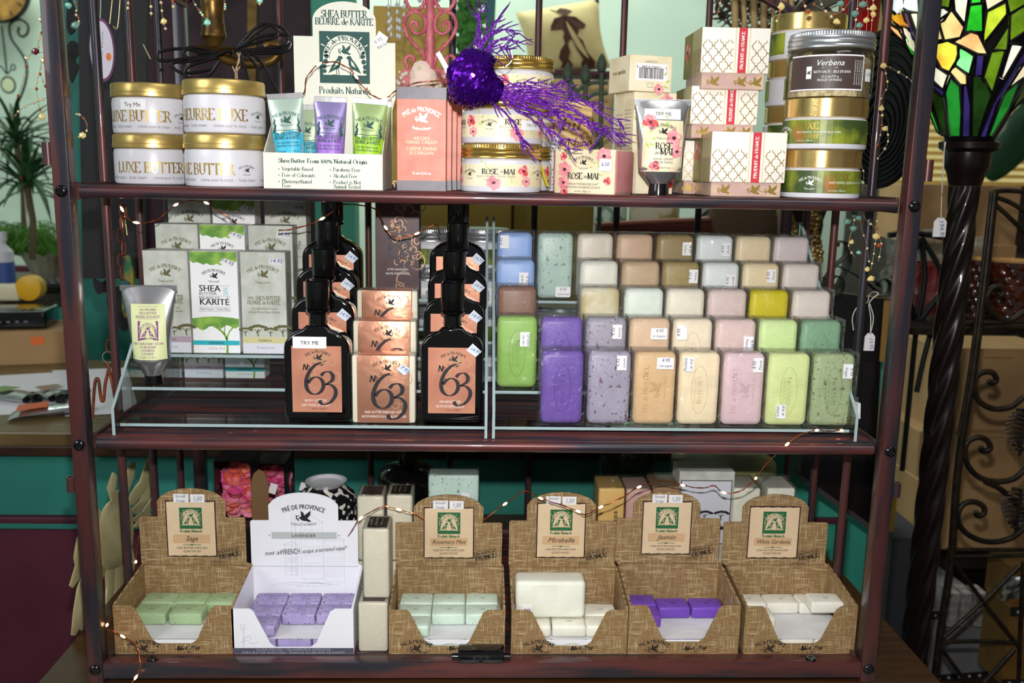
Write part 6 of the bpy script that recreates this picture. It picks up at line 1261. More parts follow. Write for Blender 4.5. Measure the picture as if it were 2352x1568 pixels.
def foil(px, py, rz, label, c, L_=.12):
    q = atz(px, py, ZC); t = thing('foil_sample_tube', label, 'tube', (q.x, q.y, ZC+.003), rz); b = B(); n = 10; V = []; R_ = random.Random(int(px)); K = 10
    for k in range(K+1):
        f = k/K; w_ = .030*(1-.0*f); h = .020*(f)**.5*(1-f*.2)
        for i in range(n): a = 2*pi*i/n; V.append((-L_/2+L_*f, w_*(cos(a)*(.75 if k > 7 else 1)), h*.5*(1+sin(a))*(1+.3*R_.random())+.001))
    b.raw(V, [(k*n+i, k*n+(i+1) % n, (k+1)*n+(i+1) % n, (k+1)*n+i) for k in range(K) for i in range(n)]).ob('tube_body', ALU, t, 30)
    B().prism([(-.045, -.022), (.01, -.022), (.01, .022), (-.045, .022)], .0012, lambda u, v, w__: Vector((u, v, .0205+w__-.004*(u < 0)))).ob('colour_label', c, t)
    B().lathe([(.010, L_/2), (.013, L_/2+.006), (.012, L_/2+.018)], 16, M=Matrix.Translation((0, 0, .010)) @ Matrix.Rotation(pi/2, 4, 'Y')).ob('cap', BLK, t, 40)
foil(100, 955, .35, 'crumpled silver tube with orange label at the front of the counter', mat('orange_label', (214, 96, 50), .5)); foil(20, 918, -.5, 'crumpled silver tube with green label at the far left of the counter', mat('green_label', (132, 160, 100), .5), .15); foil(120, 915, -.9, 'crumpled plain silver tube lying between the other two', ALU, .11)
t = thing('pen', 'black pen lying on the papers beside the silver tubes', 'pen', tuple(atz(130, 900, ZC+.006)), .3); B().lathe([(.001, -.07), (.004, -.06), (.004, .06), (.003, .068)], 10, M=Matrix.Rotation(pi/2, 4, 'Y')).ob('pen_barrel', BLK, t, 40)
# black hanging board, oval tag and bird cut-outs left
Y = .62; BKB = mat('black_board', (22, 22, 24), .6, col2=(26, 22, 24), scale=6)
o = at(240, 360, Y); t = thing('black_display_board', 'tall black display panel hanging behind the left front post', 'panel', tuple(o)); pplate(t, [(178, -20), (338, -20), (330, 640), (190, 640)], Y, .012, 'panel_board', BKB, o)
o = at(234, 115, .40); t = thing('oval_hang_tag', 'white oval tag with purple rim and orange spot hanging at upper left', 'tag', tuple(o)); RX = (at(262, 115, .40)-o).x; RZ = (at(234, 45, .40)-o).z; OV = lambda s_: [(RX*s_*cos(2*pi*i/40), RZ*s_*sin(2*pi*i/40)) for i in range(40)]
B().prism(OV(1.05), .002, lambda u, v, w__: Vector((u, w__, v))).ob('tag_rim', mat('purple_rim', (110, 50, 100), .5), t, 40); B().prism(OV(.95), .001, lambda u, v, w__: Vector((u, w__-.0012, v))).ob('tag_face', mat('lilac_white_card', (216, 210, 224), .5), t, 40)
B().tube([(0, .001, RZ*1.04), (.002, .001, RZ*1.5), (.004, .001, RZ*2.6)], .0006, 5).ob('hanging_cord', STR if 'STR' in globals() else GREY, t); p = Pr(flat(-.0013)); p.text('handmade', -.2*RX, 0, .006, mat('ink_teal', (60, 130, 130), .5), sa=True, rot=85, fit=RZ*.8); p.text('with love', .1*RX, 0, .003, GREY, sa=True, rot=85, fit=RZ*1.2); p.disc(RX*.55, -RZ*.22, .004, .006, mat('orange_spot', (230, 120, 40), .5)); p.ob(t)
Y = .66
for k, (lab, P) in enumerate((('black metal bird cut-out above, beside the left front post', [(158, -5), (172, 20), (190, 30), (178, 60), (160, 80), (152, 50)]), ('black rooster cut-out, middle of the three left silhouettes', [(160, 95), (176, 98), (180, 120), (172, 140), (180, 150), (176, 165), (164, 190), (156, 160), (150, 120)]), ('black bird silhouette cut-out below the hanging black board', [(214, 640), (232, 648), (250, 640), (258, 660), (290, 655), (296, 700), (290, 760), (262, 740), (246, 700), (244, 672), (226, 676), (218, 664)]))):
    o = at(*P[0], Y); t = thing('bird_silhouette', lab, 'ornament', tuple(o)); pplate(t, [tuple(q) for q in cr(P, 4, True)], Y, .004, 'silhouette_plate', DARK, o)
t = thing('feathered_parrot', 'green and yellow painted bird ornament behind the left spindles', 'ornament', tuple(at(290, 700, .6))); o = at(290, 700, .6)
pplate(t, [tuple(q) for q in cr([(283, 600), (298, 590), (306, 640), (302, 700), (290, 730), (280, 700)], 4, True)], .6, .01, 'body', mat('parrot_green', (24, 100, 70), .5, col2=(150, 130, 30), scale=20), o, 50); pplate(t, [(282, 640), (296, 650), (290, 720), (284, 715)], .595, .004, 'wing', mat('parrot_wing', (30, 80, 90), .5), o)
# chain, ring and rusty zigzag hook
RUST = mat('rusty_steel', (128, 60, 32), .6, .3, col2=(90, 44, 26), scale=60); o = at(256, 700, .12); t = thing('chain_with_hook', 'rusty chain ending in a ring and zigzag steel hook, left of the clear riser', 'chain', tuple(o))
CHN = [(283, 486), (280, 512), (276, 540), (284, 570), (278, 598), (280, 628), (262, 742), (257, 768), (252, 795)]
for i, (x_, y_) in enumerate(CHN):
    c = at(x_, y_, .12)-o; M = Matrix.Translation(c) @ Matrix.Rotation((i % 2)*1.2+.2, 4, 'Z'); B().tube([M @ Vector((.0042*cos(a), 0, .0090*sin(a))) for a in [2*pi*j/18 for j in range(18)]], .0011, 6, closed=True).ob('chain_link', RUST, t, 60)
c = at(249, 820, .12)-o; B().tube([c+Vector((.0076*cos(2*pi*j/24), 0, .0076*sin(2*pi*j/24))) for j in range(24)], .0007, 6, closed=True).ob('split_ring', SIL, t, 60)
ptube(t, [(245, 832), (250, 845), (242, 880), (238, 918), (232, 915), (226, 872), (218, 880), (212, 960)], .12, .0022, 'zigzag_hook', RUST, o, 4); ptube(t, [(250, 845), (258, 880), (266, 925)], .12, .0022, 'zigzag_hook', RUST, o, 3)
for k, (P, lab) in enumerate((([(252, 55), (258, 0)], 'thin brass wire hook end above the oval tag'), ([(260, 60), (270, 64), (276, 0)], 'bent brass wire hook right of the oval tag'), ([(329, 102), (346, 136)], 'short brass wire pin between the upper left spindles'), ([(279, 495), (284, 540)], 'pale wire prong hanging in the shade left of the cartons'), ([(285, 483), (292, 540)], 'second pale wire prong beside the first, left of the cartons'))):
    o = at(*P[0], .3); t = thing('wire_hook', lab, 'hook', tuple(o)); ptube(t, P, .3 if k < 3 else .16, .0009, 'wire', mat('brass_wire', (206, 190, 140), .3, .6), o, 3)
# brass candle arm with cables
o = at(490, 60, .20); Y = .20; t = thing('brass_candle_arm', 'antique brass candelabra arm with scalloped drip pan hanging at the top of the rack', 'candelabra', tuple(o)); s_ = 1.30/2104
B().lathe([(.024, .040), (.026, .043), (.026, .05), (.0155, .050)][:3]+[(.018, .052), (.018, .2)], 32, (0, 0, 0)).ob('candle_plate', BRASS, t, 40)
B().lathe([(.0150, .036), (.0158, .030), (.0152, .026), (.0142, .02), (.0142, .004), (.0155, .0), (.0150, -.004), (.0165, -.008), (.0168, -.014), (.0120, -.020), (.009, -.026), (.010, -.030)], 36).ob('candle_cup', BRASS, t, 40)
b = B(); n = 48; V = []
for k, (r, z) in enumerate(((.008, -.036), (.022, -.038), (.033, -.032), (.035, -.029), (.033, -.0295), (.02, -.034), (.008, -.032))): V += [((r*(1+(.035 if k in (2, 3, 4) else 0)*(i % 2)))*cos(2*pi*i/n), r*(1+(.035 if k in (2, 3, 4) else 0)*(i % 2))*sin(2*pi*i/n), z) for i in range(n)]
b.raw(V, [(k*n+i, k*n+(i+1) % n, (k+1)*n+(i+1) % n, (k+1)*n+i) for k in range(6) for i in range(n)]).ob('drip_pan', BRASS, t, 30)
ptube(t, [(488, 95), (492, 112), (510, 132), (545, 144), (585, 146), (622, 140), (640, 120), (636, 105), (620, 100), (608, 106)], Y, .0065, 'scrolled_arm', BRASS, o)
CAB = mat('black_cable', (16, 14, 16), .2, coat=.3); t = thing('coiled_cable', 'coil of glossy black electrical cable tied with twine around the brass arm', 'cable', tuple(o)); Y = .17
for P in ([(545, 112), (590, 75), (620, 58), (650, 66), (664, 85), (655, 104), (600, 112), (550, 118)], [(545, 108), (580, 70), (605, 56), (628, 60), (640, 80), (600, 95), (545, 110)], [(540, 112), (600, 84), (650, 80), (670, 92), (660, 112), (610, 116), (545, 120)], [(500, 124), (450, 116), (410, 112), (368, 118), (362, 128), (372, 140), (430, 134), (500, 126)], [(500, 128), (440, 140), (394, 145), (400, 158), (425, 168), (480, 160), (505, 140)],
          [(498, 122), (460, 110), (432, 112), (420, 122), (440, 135), (500, 132)], [(505, 140), (480, 172), (450, 182), (428, 176), (424, 165), (440, 150), (500, 132)], [(540, 115), (570, 122), (600, 140), (622, 180), (640, 215)], [(548, 120), (560, 150), (570, 180), (580, 195)], [(535, 118), (520, 118), (500, 126)], [(560, 118), (590, 150), (602, 195)], [(660, 88), (668, 96), (655, 118), (560, 124)]): ptube(t, P, Y, .0021, 'cable_loop', CAB, o, 6)
t = thing('jute_twine', 'frayed jute twine knotted around the brass arm and cable', 'twine', tuple(o)); TW = mat('jute', (168, 144, 112), .8)
for P in ([(545, 120), (550, 140), (541, 160), (542, 190)], [(552, 120), (546, 145), (544, 165), (546, 190)], [(534, 152), (541, 166), (552, 152)]): ptube(t, P, .158, .0010, 'twine_strand', TW, o, 5, 6)
# gilt post beyond, dark partition trim
t = thing('gilt_frame_edge', 'narrow gilt picture frame side standing in the dark behind the jars', 'frame', tuple(at(580, 100, 1.3))); o = at(580, 100, 1.3); pplate(t, [(569, -30), (591, -30), (586, 230), (566, 230)], 1.3, .02, 'frame_side', BRASS, o)
# pink rope lamp with rose collar
PNK = mat('pink_painted_iron', (206, 112, 122), .45, col2=(178, 84, 96), scale=120, stretch=(1, 1, .4)); Y = .30; o = at(988, 180, Y); t = thing('pink_scroll_lamp', 'pink rope-twist metal lamp stem with heart scrolls and a rose collar', 'lamp', tuple(o))
def rope(P, r, name='rope_scroll'):
    C = cr([at(x_, y_, Y)-o for x_, y_ in P], 10); b = B()
    for ph in (0, 2.09, 4.19):
        Q = []; 
        for i, c in enumerate(C): a = ph+i*.55; Q.append(c+Vector((r*.55*cos(a), r*.55*sin(a), r*.3*sin(a))))
        b.tube(Q, r*.62, 6)
    return b.ob(name, PNK, t, 60, kind='stuff')
B().tube([at(988, y_, Y)-o for y_ in (-40, 40, 100, 165)], .0065, 12).ob('stem_pole', PNK, t, 60)
for f in (-1, 1):
    X_ = lambda x_: 988+f*x_; rope([(X_(8), 162), (X_(16), 125), (X_(45), 92), (X_(60), 60), (X_(50), 32), (X_(26), 28), (X_(12), 45), (X_(10), 50)], .0028); rope([(X_(10), 48), (X_(14), 70), (X_(30), 78), (X_(44), 66), (X_(42), 50), (X_(32), 52), (X_(30), 62)], .0028)
    rope([(X_(6), 158), (X_(20), 160), (X_(45), 158), (X_(58), 142), (X_(50), 128), (X_(38), 132), (X_(38), 142)], .0028); rope([(X_(8), -12), (X_(20), 18), (X_(42), 22), (X_(56), 2), (X_(50), -20)], .0028)
rope([(982, 160), (982, 110), (984, 60), (986, -30)], .004, 'rope_binding')
def rose(c, r, m, par, nm='rose_flower'):
    b = B(); R_ = random.Random(int(abs(c.x)*9e3))
    for k in range(16):
        rr = r*(.25+.05*k); a = k*2.4; M = Matrix.Translation(c) @ Matrix.Rotation(a, 4, 'Y') @ Matrix.Translation((rr*.55, 0, 0)) @ Matrix.Rotation(.9-.04*k, 4, 'Z')
        b.lathe([(.0001, .001), (rr*.30, -.0005), (rr*.55, -r*.18)], 9, M=M @ Mx, cap=False)
    return b.ob(nm, m, par, 50)
WR = mat('blush_rose', (240, 212, 196), .6); rose(at(972, 182, Y)-o+Vector((0, -.03, 0)), .024, WR, t); rose(at(936, 186, Y)-o+Vector((0, -.02, 0)), .016, mat('dusty_rose', (206, 120, 120), .6), t); rose(at(1010, 190, Y)-o+Vector((0, -.02, 0)), .018, MATS['dusty_rose'], t); rose(at(1034, 176, Y)-o+Vector((0, -.01, 0)), .015, WR, t)
b = B(); R_ = random.Random(6)
for k in range(70): c = at(R_.uniform(915, 1050), R_.uniform(160, 205), Y)-o; b.ball(c+Vector((0, R_.uniform(-.03, .01), 0)), R_.uniform(.002, .0045), 5)
b.ob('beads_and_buds', mat('pale_green_buds', (206, 210, 170), .4, col2=(224, 190, 180), scale=60), t, 60, kind='stuff')
B().lathe([(.034, at(988, 438, Y).z-o.z-.02), (.034, at(988, 215, Y).z-o.z), (.03, at(988, 205, Y).z-o.z)], 24).ob('lamp_base', mat('pink_beige_base', (190, 140, 124), .6), t, 40)
for k, (x_, y_, n) in enumerate(((892, 10, 4), (912, 5, 5), (928, 12, 4), (898, 40, 3), (918, 44, 3), (1008, -6, 2), (1050, -4, 2), (964, -4, 2))):
    c = at(x_, y_, .32); t = thing('crystal_pendant', ['leftmost', 'second from left', 'third from left', 'lower left', 'lower middle', 'small', 'rightmost', 'central'][k]+' clear crystal pendant by the pink scroll lamp', 'crystal', tuple(c)); b = B()
    for j in range(n): b.lathe([(.0001, -.007-.011*j), (.0034, -.0035-.011*j), (.0001, .002-.011*j)], 6)
    b.ob('crystal_drop', mat('crystal', (232, 236, 236), .04, spec=1., metal=.3, coat=1), t); B().tube([(0, 0, 0), (0, 0, .06)], .0005, 4).ob('hanging_wire', SIL, t)
# ochre panel and boxes beyond, ivy, ribbon
OCHC = mat('ochre_board', (196, 166, 82), .7, col2=(184, 152, 72), scale=5)
t = kb('ochre_screen', 'ochre yellow folding screen standing behind the pink lamp', 'screen', 860, 1030, 15, 660, 1.0, .03, OCHC, z0=-1.2)
OL2 = mat('olive_gift_box', (150, 128, 50), .6, col2=(138, 116, 44), scale=6)
kb('tall_storage_box', 'tall olive yellow box standing behind the right bottle column', 'box', 958, 1172, 440, 860, .62, .2, OL2, z0=.1373); kb('tall_storage_box', 'tall olive yellow box standing behind the blue soaps', 'box', 1176, 1358, 448, 860, .66, .2, OL2, z0=.1373)
kb('kraft_screen', 'tan panel standing behind the iron trellis', 'screen', 1236, 1404, 182, 640, 1.3, .03, mat('tan_panel', (196, 168, 118), .7, col2=(184, 156, 106), scale=5), z0=-1.2)
IVY = mat('ivy_green', (44, 108, 40), .5, col2=(78, 140, 58), scale=60); o = at(1080, 40, 1.2); t = thing('ivy_garland', 'green ivy garland hanging beside the teal ribbon', 'plant', tuple(o)); b = B(); R_ = random.Random(2)
for k in range(260):
    c = at(1080+R_.gauss(0, 20), R_.uniform(-40, 165), 1.2)-o; r = R_.uniform(.008, .016); M = Matrix.Translation(c+Vector((0, R_.uniform(-.03, .03), 0))) @ Matrix.Rotation(R_.uniform(0, 6), 4, 'Y') @ Matrix.Rotation(R_.uniform(-.7, .7), 4, 'X')
    b.raw([M @ Vector(v) for v in ((0, 0, -r), (r*.8, 0, -.2*r), (r*.4, .002, .1*r), (0, 0, r), (-r*.4, .002, .1*r), (-r*.8, 0, -.2*r))], [(0, 1, 2, 3), (0, 3, 4, 5)])
b.ob('leaves', IVY, t, kind='stuff'); B().tube([at(1080, y_, 1.2)-o for y_ in (-60, 50, 170)], .003, 6).ob('vine_stem', MATS['plant_stem'], t)
t = thing('teal_ribbon', 'teal fabric strip hanging to the right of the ivy', 'ribbon', tuple(at(1125, 0, 1.25))); o = at(1125, 0, 1.25); pplate(t, [(1108, -30), (1140, -30), (1136, 60), (1130, 150), (1112, 150), (1116, 60)], 1.25, .004, 'ribbon_strip', mat('teal_cloth', (70, 128, 130), .7), o)
# cowboy pillow on a maroon ledge
Y = 1.9; o = at(1295, 100, Y); t = thing('cowboy_pillow', 'beige cushion with a brown silhouette figure in a hat, on the maroon ledge', 'pillow', tuple(o)); cs_ = [at(x_, y_, Y)-o for x_, y_ in ((1184, 30), (1376, -2), (1404, 156), (1214, 176))]; PG = 16
b = B(); V = []
for sd_ in (0, 1):
    for i in range(PG+1):
        for j in range(PG+1):
            u, v = i/PG, j/PG; q = cs_[0]*(1-u)*(1-v)+cs_[1]*u*(1-v)+cs_[2]*u*v+cs_[3]*(1-u)*v; k = (16*u*(1-u)*v*(1-v))**.45; pin = 1-.10*(4*v*(1-v))*(abs(2*u-1)**3)-0
            q = q*pin if True else q; V.append((q.x, (-.055 if sd_ == 0 else .055)*k, q.z))
G2 = (PG+1)**2
b.raw(V, [(s2*G2+i*(PG+1)+j, s2*G2+(i+1)*(PG+1)+j, s2*G2+(i+1)*(PG+1)+j+1, s2*G2+i*(PG+1)+j+1) for s2 in (0, 1) for i in range(PG) for j in range(PG)]); bmesh.ops.remove_doubles(b.b, verts=b.b.verts, dist=.0005); b.ob('cushion', mat('beige_linen', (226, 212, 152), .8, col2=(212, 196, 136), scale=8), t, 60)
FIG = [(1262, 25), (1275, 30), (1284, 22), (1300, 24), (1312, 30), (1302, 36), (1297, 42), (1318, 44), (1342, 62), (1338, 70), (1326, 72), (1322, 88), (1334, 98), (1345, 125), (1365, 145), (1362, 158), (1335, 160), (1331, 150), (1335, 140), (1320, 118), (1312, 100), (1306, 95), (1300, 108), (1306, 125), (1302, 140), (1312, 152), (1310, 160), (1285, 160), (1288, 148), (1280, 138), (1284, 120), (1294, 105), (1290, 92), (1292, 82), (1288, 74), (1262, 76), (1262, 66), (1270, 48), (1290, 42), (1285, 36)]
P = [at(x_, y_, Y)-o for x_, y_ in FIG]; b = B(); b.prism([(p_.x, p_.z) for p_ in P], .003, lambda u, v, w__: Vector((u, -.060+w__+.035*min(1, (abs(u)/.13)**2)+.03*min(1, (abs(v)/.1)**4), v))); b.ob('silhouette_applique', mat('brown_felt', (74, 42, 26), .8), t)
q0 = at(1172, 158, 1.9); q1 = at(1405, 178, 1.9); t = thing('maroon_ledge', 'maroon painted wall ledge under the cowboy cushion', 'shelf', (0, 1.85, q1.z)); B().box(q0.x, q1.x+.02, 0, .3, 0, q0.z-q1.z-.004, .003).ob('ledge_board', MAROON, t); B().box(q0.x+.02, q0.x+.04, .05, .28, -.12, -.0005).box(q1.x-.04, q1.x-.02, .05, .28, -.12, -.0005).ob('brackets', MAROON, t, kind='stuff')
GRI = mat('verdigris_iron', (62, 78, 60), .6); o = at(1350, 250, .9); t = thing('iron_trellis', 'verdigris green iron trellis with spear finials behind the rose soap', 'trellis', tuple(o)); Y = .9
for x_ in (1310, 1345, 1382): ptube(t, [(x_, 170 if x_ != 1382 else 150), (x_-2, 300), (x_-4, 430), (x_-8, 620)], Y, .005, 'upright', GRI, o, 3)
for P in ([(1300, 168), (1340, 240), (1370, 300), (1385, 350)], [(1396, 190), (1360, 190), (1330, 206), (1312, 240)], [(1396, 214), (1360, 218), (1330, 250)], [(1400, 300), (1370, 330), (1345, 400)]): ptube(t, P, Y, .0042, 'curved_bar', GRI, o, 5)
for x_, y_ in ((1382, 146), (1345, 172), (1304, 168)): c = at(x_, y_, Y)-o; B().lathe([(.004, -.02), (.010, -.012), (.011, 0), (.006, .014), (.0001, .022)], 10, (c.x, c.y, c.z)).ob('finial', GRI, t, 60)
# ================================================================ RIGHT SIDE
# stained glass torchiere
Y = .45; lx_ = at(2226, 330, Y).x; zb = at(2226, 322, Y).z; zbm = -1.2
t = thing('torchiere_lamp', 'tall torchiere lamp with tulip stained glass shade on a dark twisted pole', 'lamp', (lx_, Y, zbm)); o = Vector((lx_, Y, zbm)); LZ = zb-zbm
DB = mat('dark_bronze_lamp', (34, 24, 24), .3, .5, coat=.3); rp = (at(2250, 420, Y)-at(2185, 420, Y)).x/2
B().lathe([(rp*1.05, LZ-.075), (rp*1.25, LZ-.055), (rp*1.45, LZ-.045), (rp*1.5, LZ-.02), (rp*1.9, LZ-.014), (rp*1.95, LZ-.004), (rp*1.7, LZ), (.0001, LZ)], 40).ob('shade_holder', DB, t, 40)
b = B(); n = 48; H_ = LZ-.0755; K = 260; V = []
for k in range(K+1):
    z = H_*k/K
    for i in range(n): a = 2*pi*i/n; r = rp*(.93+.10*cos(6*(a-z*13))); V.append((r*cos(a), r*sin(a), z))
b.raw(V, [(k*n+i, k*n+(i+1) % n, (k+1)*n+(i+1) % n, (k+1)*n+i) for k in range(K) for i in range(n)]).ob('twisted_pole', DB, t, 60)
B().lathe([(.14, 0), (.14, .01), (.10, .03), (.04, .045), (.03, .07)], 40).ob('lamp_foot', DB, t, 40)
def rsh(z):
    f = max(0, min(1, (z-zb)/.26)); return .047+.100*f**.9
def onsh(px, py, off=0):
    d = (FW*F+RT*(px-1176)-UP*(py-784)).normalized(); s = 1.2; last = None
    for i in range(900):
        p = CP+d*s; r = math.hypot(p.x-lx_, p.y-Y)
        if r < rsh(p.z)+off: return p
        s += .0015
    p = CP+d*((Y-.02-CP.y)/d.y); return p
def zc_(x, y): return (1740+x/3.267, y/3.267)
GC = {'w': (246, 226, 188), 'p': (255, 184, 118), 'y': (255, 196, 60), 'g': (40, 190, 40), 'm': (120, 240, 130), 'o': (96, 130, 20), 'k': (22, 50, 12), 'd': (30, 130, 40), 'v': (44, 34, 92), 'b': (196, 222, 236), 'l': (190, 220, 50), 'a': (250, 160, 30)}
GM = {k: mat('stained_glass_'+k, c, .15, emit=(.70 if k in 'wpyma' else .5 if k in 'glb' else .36), col2=tuple(min(255, int(v*1.2+8)) for v in c), scale=26, coat=.4) for k, c in GC.items()}
PCS = [('w', [(1350, 70), (1400, 57), (1440, 90), (1400, 150), (1355, 180)]), ('p', [(1370, 150), (1460, 82), (1550, 200), (1520, 280), (1400, 300), (1372, 200)]), ('p', [(1336, 190), (1365, 190), (1398, 290), (1340, 300)]),
       ('p', [(1480, 310), (1600, 240), (1660, 260), (1722, 395), (1650, 403), (1540, 350)]), ('y', [(1330, 420), (1345, 330), (1430, 308), (1500, 340), (1505, 430), (1440, 533), (1380, 510)]), ('m', [(1520, 360), (1625, 420), (1588, 553), (1485, 490)]),
       ('p', [(1440, 540), (1490, 497), (1570, 560), (1572, 632), (1520, 633)]), ('v', [(1640, 415), (1705, 420), (1690, 560), (1625, 568)]), ('g', [(1592, 45), (1690, 35), (1692, 232), (1560, 232)]), ('g', [(1605, -60), (1680, -60), (1680, 20), (1600, 28)]),
       ('l', [(1722, 90), (1858, 22), (1870, 110), (1712, 308), (1695, 250)]), ('w', [(1470, -60), (1590, -60), (1560, 165), (1480, 80)]), ('o', [(1375, -60), (1460, -60), (1440, 58), (1358, 45)]), ('w', [(1700, -60), (1850, -60), (1850, 5), (1722, 75)]), ('o', [(1900, 112), (2050, 20), (2050, 200), (1892, 305)]),
       ('o', [(1778, 350), (1882, 200), (1872, 372), (1778, 372)]), ('o', [(1752, 395), (1858, 388), (1765, 690), (1692, 588)]), ('w', [(1900, 340), (1988, 352), (1850, 588), (1828, 572)]), ('v', [(1672, 1012), (1765, 775), (1990, 395), (2020, 440), (1805, 775), (1725, 1012)]),
       ('d', [(1408, 700), (1450, 592), (1520, 655), (1532, 840), (1524, 1012), (1440, 1012)]), ('v', [(1540, 655), (1577, 645), (1602, 800), (1596, 1012), (1532, 1012)]), ('k', [(1612, 565), (1698, 600), (1758, 715), (1690, 900), (1660, 1012), (1606, 1012)]),
       ('w', [(1310, 480), (1428, 560), (1392, 668), (1316, 600)]), ('v', [(1302, 612), (1400, 680), (1396, 728), (1308, 652)]), ('k', [(1292, 700), (1312, 682), (1398, 738), (1430, 1008), (1385, 1008)]), ('d', [(1735, 1010), (1850, 700), (1972, 600), (1885, 820), (1765, 1012)]), ('w', [(1962, 500), (2040, 420), (2020, 560), (1852, 695)]),
       ('g', [(1290, 760), (1376, 1005), (1350, 985), (1286, 830)]), ('k', [(1985, 640), (2060, 560), (2040, 700), (1900, 830)]), ('o', [(1900, -60), (2050, -60), (2050, 10), (1895, 98), (1868, 5)]),
       ('b', [(972, -60), (1080, -60), (1078, 55), (1030, 100), (972, 50)]), ('b', [(1090, 50), (1110, -60), (1205, -60), (1212, 92), (1130, 82)]), ('a', [(980, 112), (1060, 110), (1130, 203), (1050, 190)]), ('p', [(958, 160), (1060, 222), (1090, 308), (1010, 240)]), ('w', [(1082, 212), (1140, 262), (1170, 398), (1110, 330)]),
       ('v', [(1090, 92), (1130, 100), (1196, 300), (1172, 292), (1120, 182)]), ('g', [(1088, 252), (1105, 285), (1165, 425), (1112, 345)]), ('w', [(1148, 102), (1208, 100), (1206, 260)]), ('p', [(940, -40), (968, 20), (1000, 100), (945, 110)]),
       ('w', [(1215, 110), (1330, 70), (1330, 180), (1215, 250)]), ('a', [(1215, 262), (1326, 200), (1326, 300), (1222, 360)]), ('g', [(1222, 372), (1318, 318), (1308, 470), (1250, 520)]), ('o', [(1222, -60), (1345, -60), (1345, 50), (1222, 95)]), ('d', [(1180, 420), (1225, 400), (1240, 530), (1285, 660), (1240, 600)])]
LEAD = mat('lead_came', (22, 20, 24), .4, .4)
def poly3(c, P, off, name, m):
    mx_ = sum(q[0] for q in P)/len(P); my_ = sum(q[1] for q in P)/len(P); Q = [onsh(*zc_(mx_+(q[0]-mx_)*1.05, my_+(q[1]-my_)*1.05)) for q in P]; ce = sum(Q, Vector())/len(Q); nr = Vector((ce.x-lx_, ce.y-Y, 0)).normalized()*.0035
    b = B(); n = len(Q); V = [q-o for q in Q]+[q-o-nr*1.3 for q in Q]+[ce-o+nr*.4]
    b.raw(V, [(i, (i+1) % n, 2*n) for i in range(n)]+[tuple(range(2*n-1, n-1, -1))]+[(i, n+i, n+(i+1) % n, (i+1) % n) for i in range(n)]); b.ob(name, m, t)
    return Q
lead = B()
for c, P in PCS: Q = poly3(c, P, 0, 'glass_piece', GM[c]); lead.tube([q-o for q in Q], .0026, 6, closed=True)
lead.ob('lead_cames', LEAD, t, 60, kind='stuff')
prof = [(rsh(zb+.26*k/12)-.0095, LZ+.26*k/12) for k in range(13)]; B().lathe(prof, 48, cap=False).ob('shade_backing', LEAD, t, 60)
# price tags on strings
def price_tag(label, px, py, Y, w_, h, txt, knot, loops, wy=None):
    o = at(px, py, Y); t = thing('price_tag', label, 'tag', tuple(o)); s = (Y+1.1)/2104; w2 = w_*s/2; hh = h*s
    B().prism([(-w2, -hh), (w2, -hh), (w2, -hh*.2), (w2*.45, 0), (-w2*.45, 0), (-w2, -hh*.2)], .0007, lambda u, v, w__: Vector((u, w__, v))).ob('tag_card', PAPER, t)
    B().lathe([(w2*.16, -.0004), (w2*.30, -.0004), (w2*.30, .0002)], 14, M=Matrix.Translation((0, -.0003, -hh*.1)) @ Mx, cap=False).ob('eyelet', GREY, t)
    Pr(flat(-.0001)).text(txt, 0, -hh*.58, w2*.75, INKB, sa=True, rot=-82, sh=.2).ob(t)
    for P in loops: ptube(t, P, Y, .0008, 'string', STR, o, 5, 6)
price_tag('white price tag on a long string hanging from the torchiere shade', 2161, 500, .40, 30, 44, '194.95', None, [[(2161, 504), (2163, 450), (2167, 380), (2169, 345), (2172, 326)], [(2163, 450), (2165, 400), (2170, 326)]])
price_tag('white price tag 19.95 looped on string over the iron scroll stand', 1999, 765, .30, 25, 42, '19.95', None, [[(1999, 768), (2000, 730), (1996, 698), (2008, 682), (2018, 674), (2008, 670), (1996, 678), (1992, 694), (1970, 704), (1958, 728), (1960, 758)], [(1999, 768), (2006, 730), (1998, 698)]])
# window with blinds, broad leaf
wl = at(2040, 100, 3.2); wr = at(2700, 520, 3.2); wz0 = at(2200, 425, 3.2).z; wz1 = wl.z+.4
win = bpy.data.objects.new('window_1', None); COL.objects.link(win); win.location = (wl.x, 3.2, wz0); struct(win)
B().box(0, wr.x-wl.x, .06, .075, 0, wz1-wz0).ob('pane', mat('daylight_pane', (232, 226, 160), .3, emit=.5), win)
b = B().box(-.04, 0, 0, .09, -.05, wz1-wz0+.05).box(wr.x-wl.x, wr.x-wl.x+.04, 0, .09, -.05, wz1-wz0+.05).box(0, wr.x-wl.x, 0, .09, -.05, 0); b.ob('window_frame', mat('pale_wood_frame', (150, 118, 72), .5), win)
SLM = mat('wood_blind_slat', (186, 150, 74), .45); sl0 = None
for k in range(int((wz1-wz0)/.034)):
    if sl0 is None: sl0 = B().box(0, wr.x-wl.x, -.012, .012, -.001, .001, M=Matrix.Rotation(.75, 4, 'X')).ob('blind_slat', SLM, win); sl0.location = (0, .035, .01); continue
    c = sl0.copy(); COL.objects.link(c); c.location = (0, .035, .01+.034*k)
BLF = mat('broad_leaf', (18, 60, 34), .35, col2=(26, 74, 42), scale=12, coat=.3); o = at(2300, 380, 1.9); t = thing('broad_leaf_plant', 'broad dark green leaves hanging behind the torchiere at far right', 'plant', tuple(o))
